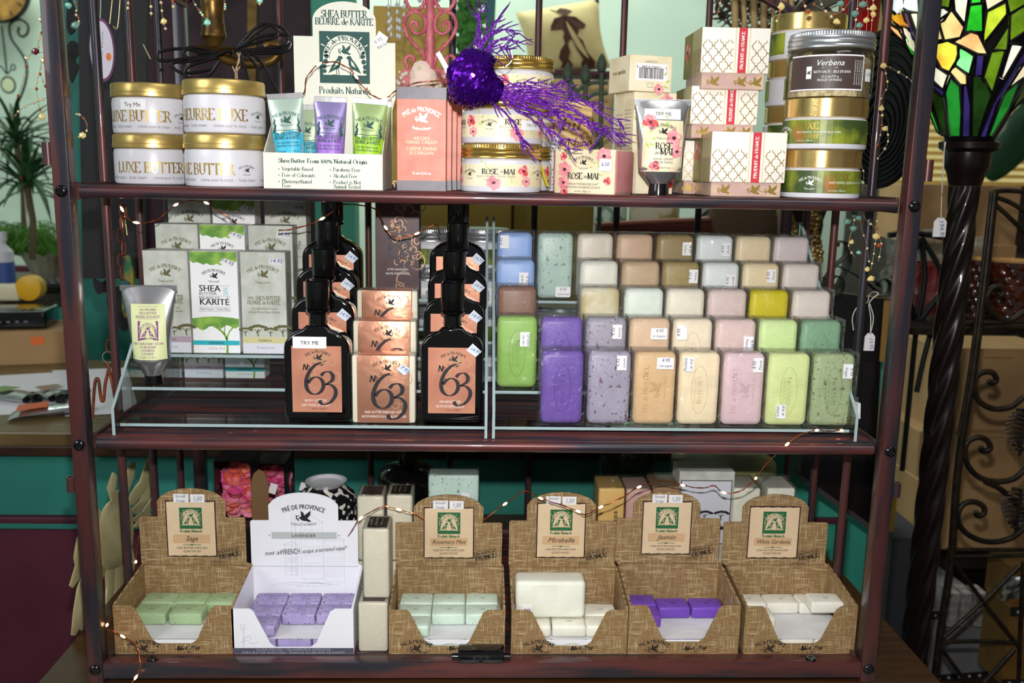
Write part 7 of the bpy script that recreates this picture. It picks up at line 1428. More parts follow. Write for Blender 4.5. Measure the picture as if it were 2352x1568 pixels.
for P in ([(2262, 395), (2268, 340), (2300, 290), (2345, 240), (2400, 200), (2400, 320), (2350, 370), (2300, 410), (2275, 415)], [(2330, 120), (2380, 60), (2420, 20), (2420, 220), (2360, 250), (2320, 200)]):
    P = [tuple(q) for q in cr(P, 3, True)]; Q = [at(x_, y_, 1.9)-o for x_, y_ in P]; ce = sum(Q, Vector())/len(Q)+Vector((0, -.03, 0)); n = len(Q); B().raw(Q+[q+Vector((0, .004, 0)) for q in Q]+[ce], [(i, (i+1) % n, 2*n) for i in range(n)]+[(i, n+i, n+(i+1) % n, (i+1) % n) for i in range(n)]+[tuple(range(2*n-1, n-1, -1))]).ob('leaf', BLF, t, 60)
B().tube([at(2420, 20, 1.92)-o, at(2430, 200, 1.92)-o, at(2430, 430, 1.92)-o], .008, 8).ob('stem', MATS['plant_stem'], t)
# dark shelving and kraft cartons behind
SHD = mat('dark_shelving', (46, 34, 26), .6, col2=(36, 26, 20), scale=6, stretch=(1, 1, 6)); q0 = at(2000, 600, 2.25).x; q1 = at(2560, 600, 2.25).x
t = thing('storage_shelving', 'dark wooden storage shelving at the far right holding kraft cartons', 'shelving', ((q0+q1)/2, 2.0, -1.2)); ww = (q1-q0)/2
B().box(-ww, ww, .50, .52, 0, 1.2+at(2200, 425, 2.2).z).ob('back_panel', SHD, t)
for z_ in (.02, .45, .9, 1.2+at(2200, 610, 1.95).z): B().box(-ww+.021, ww-.021, .0, .498, z_-.02, z_).ob('shelf_board', SHD, t)
for s in (-1, 1): B().box(s*ww-.01, s*ww+.01, .0, .498, 0, 1.2+at(2200, 425, 2.2).z).ob('side_panel', SHD, t)
def carton_k(px0, px1, pt, pb, Y, label, rz=0, d=.3):
    t = kb('kraft_carton', label, 'box', px0, px1, pt, pb, Y, d, KRAFT, rz, 'kraft cartons at the right'); w_, h = t['w'], t['h']
    B().box(-w_/2+.002, w_/2-.002, -.0006, -.0001, h*.985, h*.992).ob('lid_seam', CBI, t); B().box(-w_*.12, w_*.12, -.0009, -.0002, h*.88, h*.90).ob('tape_tab', mat('tape_edge', (150, 112, 70), .4), t)
    return t
carton_k(2112, 2340, 425, 560, 1.65, 'kraft carton on the upper right behind the lamp pole'); carton_k(2200, 2332, 562, 640, 1.60, 'low kraft carton under the upper one, right of the lamp pole', d=.2)
carton_k(2150, 2420, 800, 990, 1.22, 'large kraft carton right of the twisted pole, uppermost of three', d=.2); carton_k(2108, 2420, 992, 1100, 1.2, 'wide kraft carton in the middle of the right-hand pile', d=.2); carton_k(2100, 2420, 1102, 1262, 1.18, 'bottom kraft carton of the pile behind the scrolled gate', d=.2); carton_k(2096, 2140, 800, 1250, 1.45, 'narrow kraft carton between the rack and the twisted pole', .3, .2)
OG = mat('ochre_carton', (170, 112, 36), .6); kb('ochre_carton', 'ochre carton seen between the rack and the twisted pole', 'box', 2052, 2096, 860, 1030, 1.72, .2, OG); kb('yellow_carton', 'narrow yellow carton lower down beside the right rack post', 'box', 2040, 2058, 1130, 1222, 1.0, .1, mat('yellow_carton_card', (190, 150, 50), .6))
# wrought iron gate stand, right edge
Y = .62; o = at(2260, 700, Y); t = thing('scrolled_iron_stand', 'bronzed wrought iron stand with scrolls and leaves at the right edge', 'plant stand', tuple(o))
ptube(t, [(2284, 438), (2262, 640), (2235, 850), (2210, 1000), (2196, 1120), (2184, 1290), (2160, 1450), (2142, 1600)], Y, .0078, 'upright', IRONB, o, 4, 10); ptube(t, [(2278, 438), (2254, 640), (2228, 850), (2202, 1000)], Y-.015, .004, 'upright_rod', IRONB, o, 4)
for P in ([(2284, 440), (2320, 438), (2420, 446)], [(2280, 450), (2330, 470), (2420, 530)], [(2278, 462), (2330, 510), (2400, 580)], [(2210, 742), (2300, 740), (2420, 738)], [(2216, 752), (2420, 750)], [(2176, 1262), (2300, 1262), (2420, 1262)], [(2184, 1278), (2300, 1276), (2420, 1272)], [(2186, 1284), (2250, 1370), (2340, 1485)], [(2340, 1300), (2260, 1380), (2160, 1470)], [(2160, 1474), (2250, 1472), (2340, 1476)], [(2160, 1486), (2220, 1568)], [(2330, 1490), (2260, 1568)], [(2350, 1290), (2344, 1430), (2338, 1600)]): ptube(t, P, Y, .0045, 'bar', IRONB, o, 4)
for P in ([(2352, 716), (2318, 736), (2288, 726), (2268, 704), (2266, 680), (2282, 660), (2300, 660), (2304, 674), (2296, 680)], [(2352, 910), (2320, 935), (2280, 938), (2250, 922), (2238, 895), (2240, 868), (2258, 855), (2280, 856), (2288, 872), (2278, 880), (2270, 874)], [(2360, 1070), (2330, 1098), (2290, 1106), (2250, 1096), (2224, 1070), (2216, 1040), (2222, 1015), (2246, 1004), (2268, 1012), (2274, 1030), (2258, 1036), (2252, 1026)],
          [(2360, 1205), (2320, 1236), (2270, 1244), (2228, 1230), (2204, 1206), (2200, 1180), (2212, 1158), (2236, 1152), (2258, 1162), (2260, 1178), (2246, 1184), (2240, 1174)], [(2262, 1106), (2290, 1118), (2320, 1142), (2360, 1190)]): ptube(t, P, Y, .0058, 'scroll', IRONB, o, 6, 10)
for cx_, cy_ in ((2336, 1170), (2346, 990)):
    c = at(cx_, cy_, Y-.01)-o; b = B(); n = 10
    for k in range(n):
        f = k/(n-1); ww = .034*sin(pi*(f*.8+.15)); zz = .040-.08*f
        for s in (-1, 1): b.tube([c+Vector((0, -.003, zz)), c+Vector((s*ww*.6, -.008, zz+.006)), c+Vector((s*ww, 0, zz+.004))], .0036, 6)
    b.tube([c+Vector((0, -.006, .046)), c+Vector((0, -.008, 0)), c+Vector((0, -.003, -.050))], .003, 6); b.ob('iron_leaf', IRONB, t, 60, kind='stuff')
# lattice stand between rack and lamp
Y = .9; o = at(2130, 640, Y); t = thing('lattice_iron_stand', 'dark iron lattice stand with crossed bars behind the twisted pole', 'stand', tuple(o))
for P in ([(2040, 540), (2110, 536), (2200, 552)], [(2020, 735), (2100, 740), (2200, 760)], [(2116, 545), (2124, 640), (2104, 760), (2090, 900), (2072, 1080)], [(2116, 548), (2090, 590), (2050, 640)], [(2118, 548), (2150, 600), (2174, 650)], [(2104, 745), (2140, 700), (2180, 650)], [(2104, 745), (2088, 690), (2070, 660)], [(2080, 750), (2150, 770), (2190, 780)], [(2136, 770), (2120, 830), (2105, 900)]): ptube(t, P, Y, .0062, 'bar', IRON, o, 3)
# glass holders on it
RG = mat('red_glass', (150, 8, 18), .05, trans=.35, coat=1); 
zt_ = at(2140, 735, 1.0).z; c = at(2142, 650, 1.0); t = thing('red_glass_bowl', 'shiny red glass candle bowl wrapped in clear plastic behind the pole', 'bowl', (c.x, 1.0, zt_+.004)); B().lathe([(.02, 0), (.045, .010), (.064, .05), (.066, .09), (.058, .125), (.060, .13), (.055, .13), (.05, .10), (.0001, .01)], 40).ob('bowl_body', RG, t, 50)
wrap(.15, .13, .19, 5, None, .02, False).ob('plastic_wrap', FILM, t); 
for c_ in t.children:
    if c_.name.startswith('plastic_wrap'): c_.location = (0, -.065, 0)
AM = mat('amber_pebble_glass', (44, 16, 5), .1, coat=1, col2=(74, 28, 8), scale=26, bump=1, bscale=40)
def pebble(px, wpx, pt, pb, Y, label):
    r = wpx/2*(Y+1.1)/2104; z0 = at(px, pb, Y).z; h = at(px, pt, Y).z-z0; t = thing('amber_candle_holder', label, 'candle holder', (at(px, pt, Y).x, Y, z0)); b = B(); n = 72; K = 40; V = []
    for k in range(K+1):
        for i in range(n): a = 2*pi*i/n; rr = r*(1+.05*(k/K))+.0035*max(0, sin(12*a+(k//5 % 2)*pi))*sin((k % 5)/5*pi); V.append((rr*cos(a), rr*sin(a), h*k/K))
    b.raw(V, [(k*n+i, k*n+(i+1) % n, (k+1)*n+(i+1) % n, (k+1)*n+i) for k in range(K) for i in range(n)]+[tuple(range(n))]).ob('pebbled_body', AM, t, 60); B().lathe([(r*1.05, h), (r*1.07, h+.004), (r*1.0, h+.004), (r*.97, h-.02), (.0001, h-.021)], 48).ob('glass_rim', mat('amber_rim', (196, 150, 90), .1, coat=1), t, 40)
pebble(2250, 60, 596, 735, .86, 'amber pebbled glass candle holder half hidden by the twisted pole'); pebble(2325, 100, 600, 735, .84, 'amber pebbled glass candle holder at the right edge')
c = at(2240, 740, .9); t = thing('glass_shelf', 'iron framed shelf carrying the amber and red glass', 'shelf', (c.x, .78, at(2240, 740, .86).z-.006)); B().box(-.22, .30, 0, .25, -.004, .003, .001).ob('shelf_plate', IRONB, t); B().box(-.22, .30, -.01, -.001, -.008, .006).ob('front_lip', IRONB, t)
# studded trunks
def trunk(px0, px1, pt, pb, Y, m, label, rz=0, d=.3):
    t = kb('studded_trunk', label, 'trunk', px0, px1, pt, pb, Y, d, m, rz, 'studded trunks at lower right'); w_, h = t['w'], t['h']; EB = mat('black_leather_edge', (24, 24, 26), .5); ST = mat('silver_stud', (190, 190, 186), .3, .7)
    B().box(-w_/2-.002, w_/2+.002, -.003, -.0003, h*.90, h+.002).box(-w_/2-.002, w_/2+.002, -.003, -.0003, 0, h*.09).ob('edge_binding', EB, t, kind='stuff'); b = B()
    for k in range(int(w_/.028)+1):
        for z_ in (h*.95, h*.045): b.ball((-w_/2+.014+.028*k, -.003, z_), .0045, 6)
    b.ob('studs', ST, t, 60, kind='stuff'); return t
GT = mat('grey_canvas', (126, 126, 130), .8, col2=(116, 116, 120), scale=20); MU = mat('mustard_canvas', (116, 80, 30), .8, col2=(100, 70, 26), scale=20)
trunk(2120, 2290, 1400, 1560, .95, GT, 'grey canvas trunk with silver studs at the lower right', .12, .25); trunk(2312, 2440, 1395, 1575, .66, MU, 'mustard canvas trunk with silver studs at the lower right corner', .0, .10)
kb('dark_trunk', 'dark grey slab-sided trunk between the rack and the twisted pole', 'trunk', 2036, 2120, 1235, 1530, 1.0, .2, mat('charcoal_canvas', (52, 52, 58), .8), .0); kb('mustard_crate', 'upper mustard crate with patterned paper, right of the lamp pole', 'box', 2318, 2420, 1300, 1394, .68, .09, MU)
t = thing('foil_gift_bag', 'crinkled patterned foil gift bag on the mustard crate', 'bag', tuple(at(2330, 1340, .665))); b = B(); R_ = random.Random(4)
b.raw([Vector((-.03+.012*i, R_.uniform(-.006, .006)-.003*j, -.035+.012*j+R_.uniform(-.003, .003))) for i in range(6) for j in range(6)], [(i*6+j, (i+1)*6+j, (i+1)*6+j+1, i*6+j+1) for i in range(5) for j in range(5)]); bmesh.ops.solidify(b.b, geom=b.b.faces[:], thickness=.004); b.ob('bag_body', mat('patterned_foil', (186, 188, 180), .35, .5, col2=(90, 94, 96), scale=60), t)
for k, x_ in enumerate((2180, 2208, 2242)): kb('glass_tile_pack', ['leftmost', 'middle', 'rightmost'][k]+' of three small clear packs standing on the grey trunk', 'box', x_, x_+22, 1362, 1440, .90, .05, mat('pearl_pack', (196, 192, 186), .2, .3, col2=(150, 150, 150), scale=60), group='clear packs on the trunk')
# black lacquer panel with gilt edge, iron scroll stand on top
Y = .56; o = at(1970, 930, Y); t = thing('black_lacquer_panel', 'black lacquered cabinet side with gilt edge at the right of the rack', 'panel', tuple(o)); pplate(t, [(1890, 668), (2030, 686), (2004, 1206), (1838, 1088), (1868, 860)], Y, .03, 'panel_board', mat('black_lacquer', (14, 10, 10), .25, col2=(22, 12, 12), scale=8, coat=.4), o); pplate(t, [(2031, 684), (2046, 690), (2034, 830), (2020, 830)], Y-.001, .03, 'gilt_edge', mat('gilt_strip', (176, 138, 74), .4, .5), o); pplate(t, [(1838, 1089), (2004, 1207), (2003, 1220), (1836, 1100)], Y-.003, .034, 'lower_moulding', mat('dark_grey_mould', (60, 54, 56), .5), o)
t = thing('barcode_card', 'small white barcode card tucked beside the right riser edge', 'card', tuple(at(1964, 930, .10))); o = at(1964, 930, .10); pplate(t, [(1953, 916), (1977, 926), (1976, 962), (1953, 953)], .10, .0006, 'card', PAPER, o); p = Pr(flat(0)); [p.rect(-.004, .004, -.010+.0028*k, -.0088+.0028*k, GREY) for k in range(8)]; p.ob(t)
Y = .45; o = at(1960, 620, Y); t = thing('iron_scroll_stand', 'black iron strap scroll stand perched on the lacquer panel', 'stand', tuple(o))
def strap(P, w_=.010, th=.0016):
    C = cr([at(x_, y_, Y)-o for x_, y_ in P], 8); b = B(); n = len(C); V = []
    for i, c in enumerate(C): V += [c+Vector((0, -w_, 0)), c+Vector((0, w_, 0))]
    b.raw(V, [(2*i, 2*i+2, 2*i+3, 2*i+1) for i in range(n-1)]); bmesh.ops.recalc_face_normals(b.b, faces=b.b.faces[:]); bmesh.ops.solidify(b.b, geom=b.b.faces[:], thickness=th); b.ob('strap_scroll', IRON, t, 50)
for P in ([(1885, 672), (1895, 640), (1915, 610), (1938, 590), (1944, 570), (1938, 556), (1926, 556), (1922, 566)], [(1944, 565), (1950, 600), (1930, 640), (1915, 668)], [(1870, 660), (1884, 676), (1898, 660), (1896, 640), (1882, 634), (1874, 644)], [(1896, 660), (1912, 678), (1932, 668), (1936, 645), (1922, 632), (1908, 640), (1910, 654)], [(1925, 612), (1960, 630), (1990, 650), (2016, 672)], [(2010, 680), (2040, 676), (2046, 652), (2030, 638), (2014, 646), (2018, 658)]): strap(P)
# things in the gap under the top shelf, right of centre
t = thing('red_wood_tray', 'red-brown wooden tray edge slanting behind the back row of soaps', 'tray', tuple(at(1580, 520, 1.0))); o = at(1580, 520, 1.0); pplate(t, [(1370, 520), (1460, 514), (1620, 506), (1780, 500), (1812, 500), (1812, 600), (1370, 600)], 1.0, .03, 'tray_side', mat('red_brown_wood', (94, 34, 22), .4, col2=(70, 24, 16), scale=8, stretch=(1, 1, 8)), o); pplate(t, [(1370, 514), (1460, 508), (1620, 500), (1780, 494), (1780, 500), (1620, 506), (1460, 514), (1370, 520)], .998, .05, 'tray_rim', mat('pale_red_rim', (150, 90, 70), .4), o)
PAI = mat('paisley_cloth', (206, 224, 206), .7, col2=(120, 156, 140), scale=34, detail=1, lo=.48, hi=.56)
for k, (a, b_, pt, pb, lab) in enumerate(((1354, 1440, 466, 600, 'green paisley cushion behind the soaps, left of two'), (1444, 1560, 462, 600, 'cream and gold patterned cushion behind the soaps'))):
    q0, q1 = f2(a, b_, 500, 1.15); zt = at(a, pt-20, 1.15).z; zb_ = at(a, pb, 1.15).z; t = thing('patterned_cushion', lab, 'cushion', ((q0+q1)/2, 1.15, (zt+zb_)/2)); V = []; n = 12; W2 = (q1-q0)/2; H2 = (zt-zb_)/2
    for s in (-1, 1):
        for i in range(n+1):
            for j in range(n+1): u, v = i/n, j/n; kk = (16*u*(1-u)*v*(1-v))**.5; V.append(((2*u-1)*W2, s*.04*kk, (2*v-1)*H2))
    g = (n+1)**2; b = B(); b.raw(V, [(s*g+i*(n+1)+j, s*g+(i+1)*(n+1)+j, s*g+(i+1)*(n+1)+j+1, s*g+i*(n+1)+j+1) for s in (0, 1) for i in range(n) for j in range(n)]); bmesh.ops.remove_doubles(b.b, verts=b.b.verts, dist=.0004); b.ob('cushion_body', PAI if k == 0 else mat('cream_gold_cloth', (222, 216, 186), .7, col2=(176, 160, 96), scale=20, lo=.5, hi=.6), t, 60)
PG_ = mat('pale_green_glass', (212, 224, 204), .2, coat=.6, col2=(190, 206, 180), scale=12); c = at(1660, 520, 1.15); t = thing('glass_charger_plate', 'large pale green glass plate with dark rim line standing behind the tray', 'plate', (c.x, 1.15, c.z-.02)); rr = (at(1738, 500, 1.15)-c).x; B().lathe([(.0001, .0), (rr*.7, .0), (rr*.86, -.006), (rr, -.012), (rr, -.008), (rr*.7, .006), (.0001, .006)], 48, M=Mx).ob('plate_body', PG_, t, 40); B().tube([Vector((rr*.86*cos(2*pi*i/48), -.009, rr*.86*sin(2*pi*i/48))) for i in range(48)], .003, 6, closed=True).ob('rim_line', IRON, t, 60)
o = at(1745, 480, 1.14); t = thing('lattice_window_panel', 'leaded diamond glass panel with violet strips behind the plate', 'panel', tuple(o)); pplate(t, [(1706, 440), (1785, 440), (1785, 520), (1706, 520)], 1.18, .004, 'pale_glass', PG_, o)
for k in range(5): ptube(t, [(1700+20*k, 440), (1740+20*k, 520)], 1.17, .0035, 'lead_bar', LEAD, o, 1); ptube(t, [(1720+20*k, 440), (1680+20*k, 520)], 1.17, .0035, 'lead_bar', LEAD, o, 1)
pplate(t, [(1764, 440), (1776, 440), (1776, 500), (1764, 500)], 1.175, .003, 'violet_strip', GM['v'], o)
GB = mat('gold_bead_cluster', (170, 146, 92), .25, .8); o = at(1835, 545, .8); t = thing('beaded_gold_frame', 'ornate gold beaded frame behind the right end of the top soap row', 'frame', tuple(o)); R_ = random.Random(9); b = B()
for P in ([(1806, 462), (1800, 490), (1812, 520), (1808, 545)], [(1880, 462), (1870, 490), (1862, 520), (1868, 560), (1870, 600), (1862, 640)]):
    for q in cr([at(x_, y_, .8)-o for x_, y_ in P], 14):
        for j in range(3): b.ball(q+Vector((R_.uniform(-.012, .012), R_.uniform(-.01, 0), R_.uniform(-.006, .006))), R_.uniform(.004, .008), 5)
b.ob('beadwork', GB, t, 60, kind='stuff'); pplate(t, [(1806, 455), (1880, 455), (1872, 650), (1812, 650)], .815, .012, 'dark_backing', mat('dark_brown_velvet', (46, 28, 22), .8), o); pplate(t, [(1884, 455), (1910, 455), (1886, 520), (1880, 600), (1890, 660), (1876, 660)], .81, .014, 'teal_black_side', BLK, o)
# bamboo stalks and dried stems, top right
BAM = mat('bamboo', (190, 162, 110), .5, col2=(160, 130, 84), scale=20); o = at(1740, 60, .95); t = thing('bamboo_bundle', 'bundle of pale bamboo canes and dark dried stems behind the gift boxes', 'plant', tuple(o)); R_ = random.Random(12)
for k in range(9): x_ = 1688+k*22; B().tube([at(x_+R_.uniform(-8, 8), -60, .95)-o, at(x_, 40, .95)-o, at(x_+R_.uniform(-6, 6), 160, .95)-o], R_.uniform(.004, .009), 10).ob('cane', BAM, t, 60)
b = B()
for k in range(500): c = at(R_.uniform(1640, 1900), R_.uniform(-50, 110)*R_.uniform(.4, 1), 1.0)-o; b.tube([c, c+Vector((R_.uniform(-.03, .03), R_.uniform(-.02, .02), R_.uniform(-.03, .03)))], .0022, 3)
b.ob('dried_stems', mat('dried_brown', (50, 44, 34), .8, col2=(96, 82, 56), scale=30), t, kind='stuff')
c = at(1790, 200, .97); t.name = 'bamboo_bundle'; B().lathe([(.10, -.55), (.13, -.3), (.10, -.12)], 24, (c.x-o.x, .06, c.z-o.z)).ob('basket', mat('woven_basket', (88, 66, 44), .7, bump=1, bscale=60), t, 40)
# tall art glass vase and ridged black plate
VG = mat('red_art_glass', (160, 14, 16), .1, coat=1, spec=.8); Y = .75
def gz(y): return at(1958, y, Y).z
z0 = gz(440); t = thing('art_glass_vase', 'tall glass vase blending red, yellow and deep blue behind the right spindles', 'vase', (at(1955, 250, Y).x, Y, z0)); px_ = 1.85/2104
def vpart(y0, y1, r0, r1, m, nm): B().lathe([(r0, gz(y1)-z0+.0002), ((r0+r1)/2*1.02, (gz(y0)+gz(y1))/2-z0), (r1, gz(y0)-z0)], 36, cap=False).ob(nm, m, t, 50)
vpart(330, 440, .018, .030, mat('blue_art_glass', (14, 24, 70), .1, coat=1), 'blue_base'); vpart(210, 330, .030, .034, mat('yellow_art_glass', (196, 170, 20), .12, coat=1, col2=(110, 120, 20), scale=12), 'yellow_band'); vpart(110, 210, .034, .036, VG, 'red_body'); vpart(-30, 110, .036, .040, VG, 'red_neck')
Y = .62; c = at(2030, 250, Y); t = thing('ridged_black_plate', 'large black ridged fan-shaped plate standing edge-on by the right rack post', 'plate', tuple(c), -.95); b = B(); R2 = (at(2030, 60, Y)-c).z
BR2 = mat('black_ridged_glass', (22, 22, 24), .2, coat=.5); B().lathe([(.0001, .004), (R2*.98, .006), (R2, .0), (R2*.98, -.003), (.0001, -.002)], 48, M=Mx, sx=.62).ob('plate_disc', BR2, t, 40)
for k in range(10): r = R2*(.93-.09*k); B().tube([Vector((r*.62*cos(a), -.007, r*sin(a)-(R2-r)*.3)) for a in [2*pi*i/40 for i in range(40)]], .0035, 6, closed=True).ob('ridge', BR2, t, 60)
# ---------------------------------------------------------------- bead garlands
BW = mat('fine_silver_wire', (190, 180, 160), .3, .6); BC = {'c': mat('clear_gold_bead', (228, 206, 150), .1, coat=1), 'p': mat('pearl_pink_bead', (214, 176, 150), .2, coat=1), 'r': mat('amber_brown_bead', (160, 76, 32), .15, coat=1), 'g': mat('aqua_stone', (120, 190, 170), .3, coat=.5), 't': mat('teal_stone', (108, 148, 134), .3, coat=.5), 'y': mat('yellow_quartz', (224, 200, 128), .12, coat=1), 'm': mat('maroon_bead', (96, 30, 40), .12, coat=1)}
def garland(label, Y, strands, big):
    x_, y_ = strands[0][0][:2]; o = at(x_, y_, Y); t = thing('bead_garland', label, 'garland', tuple(o)); R_ = random.Random(int(x_)); bw = B(); bb = {}
    for P in strands:
        C = cr([at(a, b_, Y)-o for a, b_ in P], 4); bw.tube(C, .0003, 4)
        for i, q in enumerate(C):
            if i % 3 == 0: bb.setdefault(R_.choice('cpcr'), B()).ball(q, R_.uniform(.0013, .0019), 6)
    bw.ob('garland_wire', BW, t, kind='stuff')
    for k, b in bb.items(): b.ob('small_beads', BC[k], t, 60, kind='stuff')
    for (a, b_, c_, s) in big:
        r = s*(Y+1.1)/2104/2; c = bmesh.new(); bmesh.ops.create_icosphere(c, subdivisions=1, radius=r)
        for v in c.verts: v.co = Vector((v.co.x*R_.uniform(.8, 1.25), v.co.y*.6, v.co.z*R_.uniform(.65, 1.1)))
        b = B(); b.join(c, Matrix.Translation(at(a, b_, Y-.001)-o)); b.ob('stone_bead' if c_ in 'gty' else 'glass_bead', BC[c_], t)
    return t
garland('gold and brown bead garland hanging outside the upper left post', .03, [[(102, -10), (101, 40), (97, 70), (90, 90), (86, 112), (80, 118), (64, 133), (60, 160), (52, 188), (42, 220)], [(108, 60), (106, 95), (110, 120), (84, 119)], [(96, 140), (92, 162), (86, 182), (84, 204), (88, 236), (96, 268)], [(118, 218), (92, 232), (64, 241), (42, 256), (34, 268)], [(92, 170), (100, 190), (108, 205)], [(108, 166), (108, 182)]], [(96, 46, 'y', 16), (81, 117, 'm', 17), (102, 139, 'y', 17), (110, 156, 't', 14), (96, 268, 'y', 16), (114, 217, 'r', 11), (60, 133, 'c', 8), (110, 126, 'r', 8), (108, 182, 'g', 6)])
garland('short bead strands with a yellow stone by the inner face of the left post', .05, [[(176, 262), (185, 265), (198, 281), (199, 300), (190, 312), (174, 315)], [(165, -10), (176, 15), (174, 32), (180, 40), (181, 52)]], [(190, 311, 'y', 19), (173, 58, 't', 20), (158, 12, 'g', 16)])
garland('bead strands dangling over the candle arm at the upper left', .02, [[(296, -10), (294, 12), (293, 24)], [(345, -10), (347, 22), (347, 38)], [(366, -10), (371, 12), (373, 38), (380, 66)], [(396, -10), (397, 8), (399, 22)], [(438, -8), (452, 16), (462, 30), (474, 48)], [(516, -10), (517, 15), (516, 24)], [(596, -10), (596, 14)]], [(376, 50, 'y', 15), (476, 52, 'g', 18), (596, 2, 'g', 16), (517, 15, 'g', 7), (461, 29, 'g', 7)])
garland('bead strands looping along the top right rail', .01, [[(1660, -10), (1652, 14), (1646, 40)], [(1796, -10), (1792, 15), (1790, 34), (1784, 48)], [(1840, -8), (1852, 20), (1858, 34)], [(1880, -10), (1890, 16), (1905, 34), (1924, 50)], [(1960, -5), (1930, 28), (1905, 30), (1870, 10)]], [(1795, 14, 'y', 18), (1857, 27, 'r', 13), (1922, 50, 'y', 17), (1932, 8, 't', 17)])
garland('thick cascade of teal and gold beads hanging at the right side of the top shelf', .06, [[(1972, -10), (1968, 30), (1964, 60), (1960, 90), (1972, 130)], [(1990, -10), (1994, 30), (1990, 70), (1996, 110), (1990, 150)], [(2006, 0), (2002, 60), (2000, 95), (2006, 130)], [(1976, 100), (1984, 140), (1990, 190), (1996, 220), (1992, 260), (1984, 300)], [(2030, 148), (2050, 158), (2078, 174), (2094, 186)], [(2030, 150), (2036, 175), (2038, 200), (2024, 226), (2026, 250), (2026, 280), (2022, 310), (2014, 340)], [(2036, 292), (2040, 315), (2036, 335), (2016, 364)], [(1976, 262), (1984, 300), (1986, 330), (1978, 370), (1984, 400), (1980, 440)]],
        [(1982, 10, 't', 20), (1964, 30, 't', 17), (1974, 58, 't', 18), (1972, 78, 't', 20), (2006, 18, 'y', 18), (2006, 32, 'y', 16), (1990, 46, 'y', 15), (1996, 124, 'y', 16), (1986, 136, 'y', 14), (2030, 150, 'y', 16), (2024, 250, 'y', 14), (2032, 296, 'y', 15), (1988, 308, 'y', 12), (1978, 418, 'g', 9)])
garland('teal and amber bead garland hanging below the top shelf at right', .06, [[(1950, 462), (1962, 490), (1960, 520), (1952, 545), (1950, 570), (1964, 590)], [(1990, 462), (1986, 500), (2014, 528), (2010, 560), (2006, 590), (2000, 620)], [(2015, 480), (2014, 515), (2016, 535), (2024, 560), (2018, 600)], [(1975, 470), (1978, 520), (1990, 560), (1996, 600)]], [(1945, 509, 't', 20), (1962, 490, 't', 17), (1960, 524, 't', 19), (1972, 500, 't', 17), (2012, 542, 'y', 19), (2020, 564, 'r', 13), (1956, 556, 'y', 14), (2000, 640, 'y', 17), (1972, 580, 'g', 12), (1992, 618, 'y', 13)])
# ---------------------------------------------------------------- purple sequined bird with glitter branches
SEQ = mat('purple_sequins', (92, 22, 168), .16, .85); SEQ2 = mat('dark_purple_body', (40, 8, 74), .3, .5); GLT = mat('purple_glitter', (112, 34, 170), .3, .6, col2=(190, 110, 230), scale=520, detail=1, lo=.56, hi=.62, bump=1, bscale=600)
Y = -.012; o = at(1078, 180, Y); t = thing('sequined_bird', 'purple sequined bird ornament with glitter twig crest and long trailing tail, lying on the jars', 'ornament', tuple(o)); s_ = (Y+1.1)/2104
def bp(px, py, y=Y): return at(px, py, y)-o
spine = [(1046, 150, .021), (1062, 160, .034), (1080, 176, .041), (1098, 192, .038), (1112, 200, .028), (1126, 206, .021), (1142, 214, .015), (1150, 218, .006)]
P = [bp(1042, 146)]+[bp(x_, y_) for x_, y_, r in spine]; R_ = [.002]+[r*.80 for x_, y_, r in spine]; C = cr(P, 5); RR = [q[0] for q in cr([(r, 0) for r in R_], 5)]
B().tube(C, [max(.001, r) for r in RR], 24).ob('body', SEQ2, t, 60)
hd = bp(1100, 142); 
# sequins: small tilted discs over the body
b = B(); rn = random.Random(8); n_ = 0
def disc_at(c, nrm, r):
    q = nrm.to_track_quat('Z', 'Y').to_matrix().to_4x4(); M = Matrix.Translation(c) @ q @ Matrix.Rotation(rn.uniform(-.28, .28), 4, 'X') @ Matrix.Rotation(rn.uniform(-.28, .28), 4, 'Y'); b.raw([M @ Vector((r*cos(2*pi*i/6), r*sin(2*pi*i/6), 0)) for i in range(6)], [tuple(range(6))])
for i in range(1, len(C)-1):
    tng = (C[i+1]-C[i-1]).normalized(); a_ = tng.cross(Vector((0, 1, 0))).normalized(); b_ = tng.cross(a_); r = RR[i]
    m = max(8, int(2*pi*r/.0036))
    for k in range(m):
        a = 2*pi*(k+.5*(i % 2))/m; nr = (a_*cos(a)+b_*sin(a)); disc_at(C[i]+nr*(r+.0006)+tng*rn.uniform(-.001, .001), (nr-tng*.35).normalized(), .0026)
b.ob('sequins', SEQ, t, kind='stuff')
B().ball(hd+Vector((-.004, 0, -.004)), .016, 12).ob('head', SEQ2, t, 60); b = B()
for k in range(150):
    a, e = rn.uniform(0, 6.28), rn.uniform(-1.3, 1.5); nr = Vector((cos(a)*cos(e), sin(a)*cos(e), sin(e))); disc_at(hd+Vector((-.004, 0, -.004))+nr*.0165, nr, .0026)
b.ob('sequins', SEQ, t, kind='stuff')
def twig(b, P, r, depth=0, y=Y):
    C = cr([bp(x_, y_, y) for x_, y_ in P], 5); C = [c+Vector((rn.uniform(-.0009, .0009), rn.uniform(-.0012, .0012), rn.uniform(-.0009, .0009))) for c in C]; n = len(C)
    b.tube(C, [r*(1-.6*i/n) for i in range(n)], 5)
    if depth < 2:
        for i in range(2, n-1):
            if rn.random() < (.30 if depth == 0 else .12):
                d = (C[i+1]-C[i-1]).normalized(); up = Vector((-d.z, 0, d.x))*rn.choice((-1, 1)); L_ = rn.uniform(.008, .022)/(1+depth*.7)
                q = [C[i], C[i]+d*L_*.5+up*L_*.22, C[i]+d*L_+up*L_*.35+Vector((0, rn.uniform(-.004, .004), 0))]; b.tube(cr(q, 3), [r*.6]*3+[r*.5]*3+[r*.25], 4)
b = B()
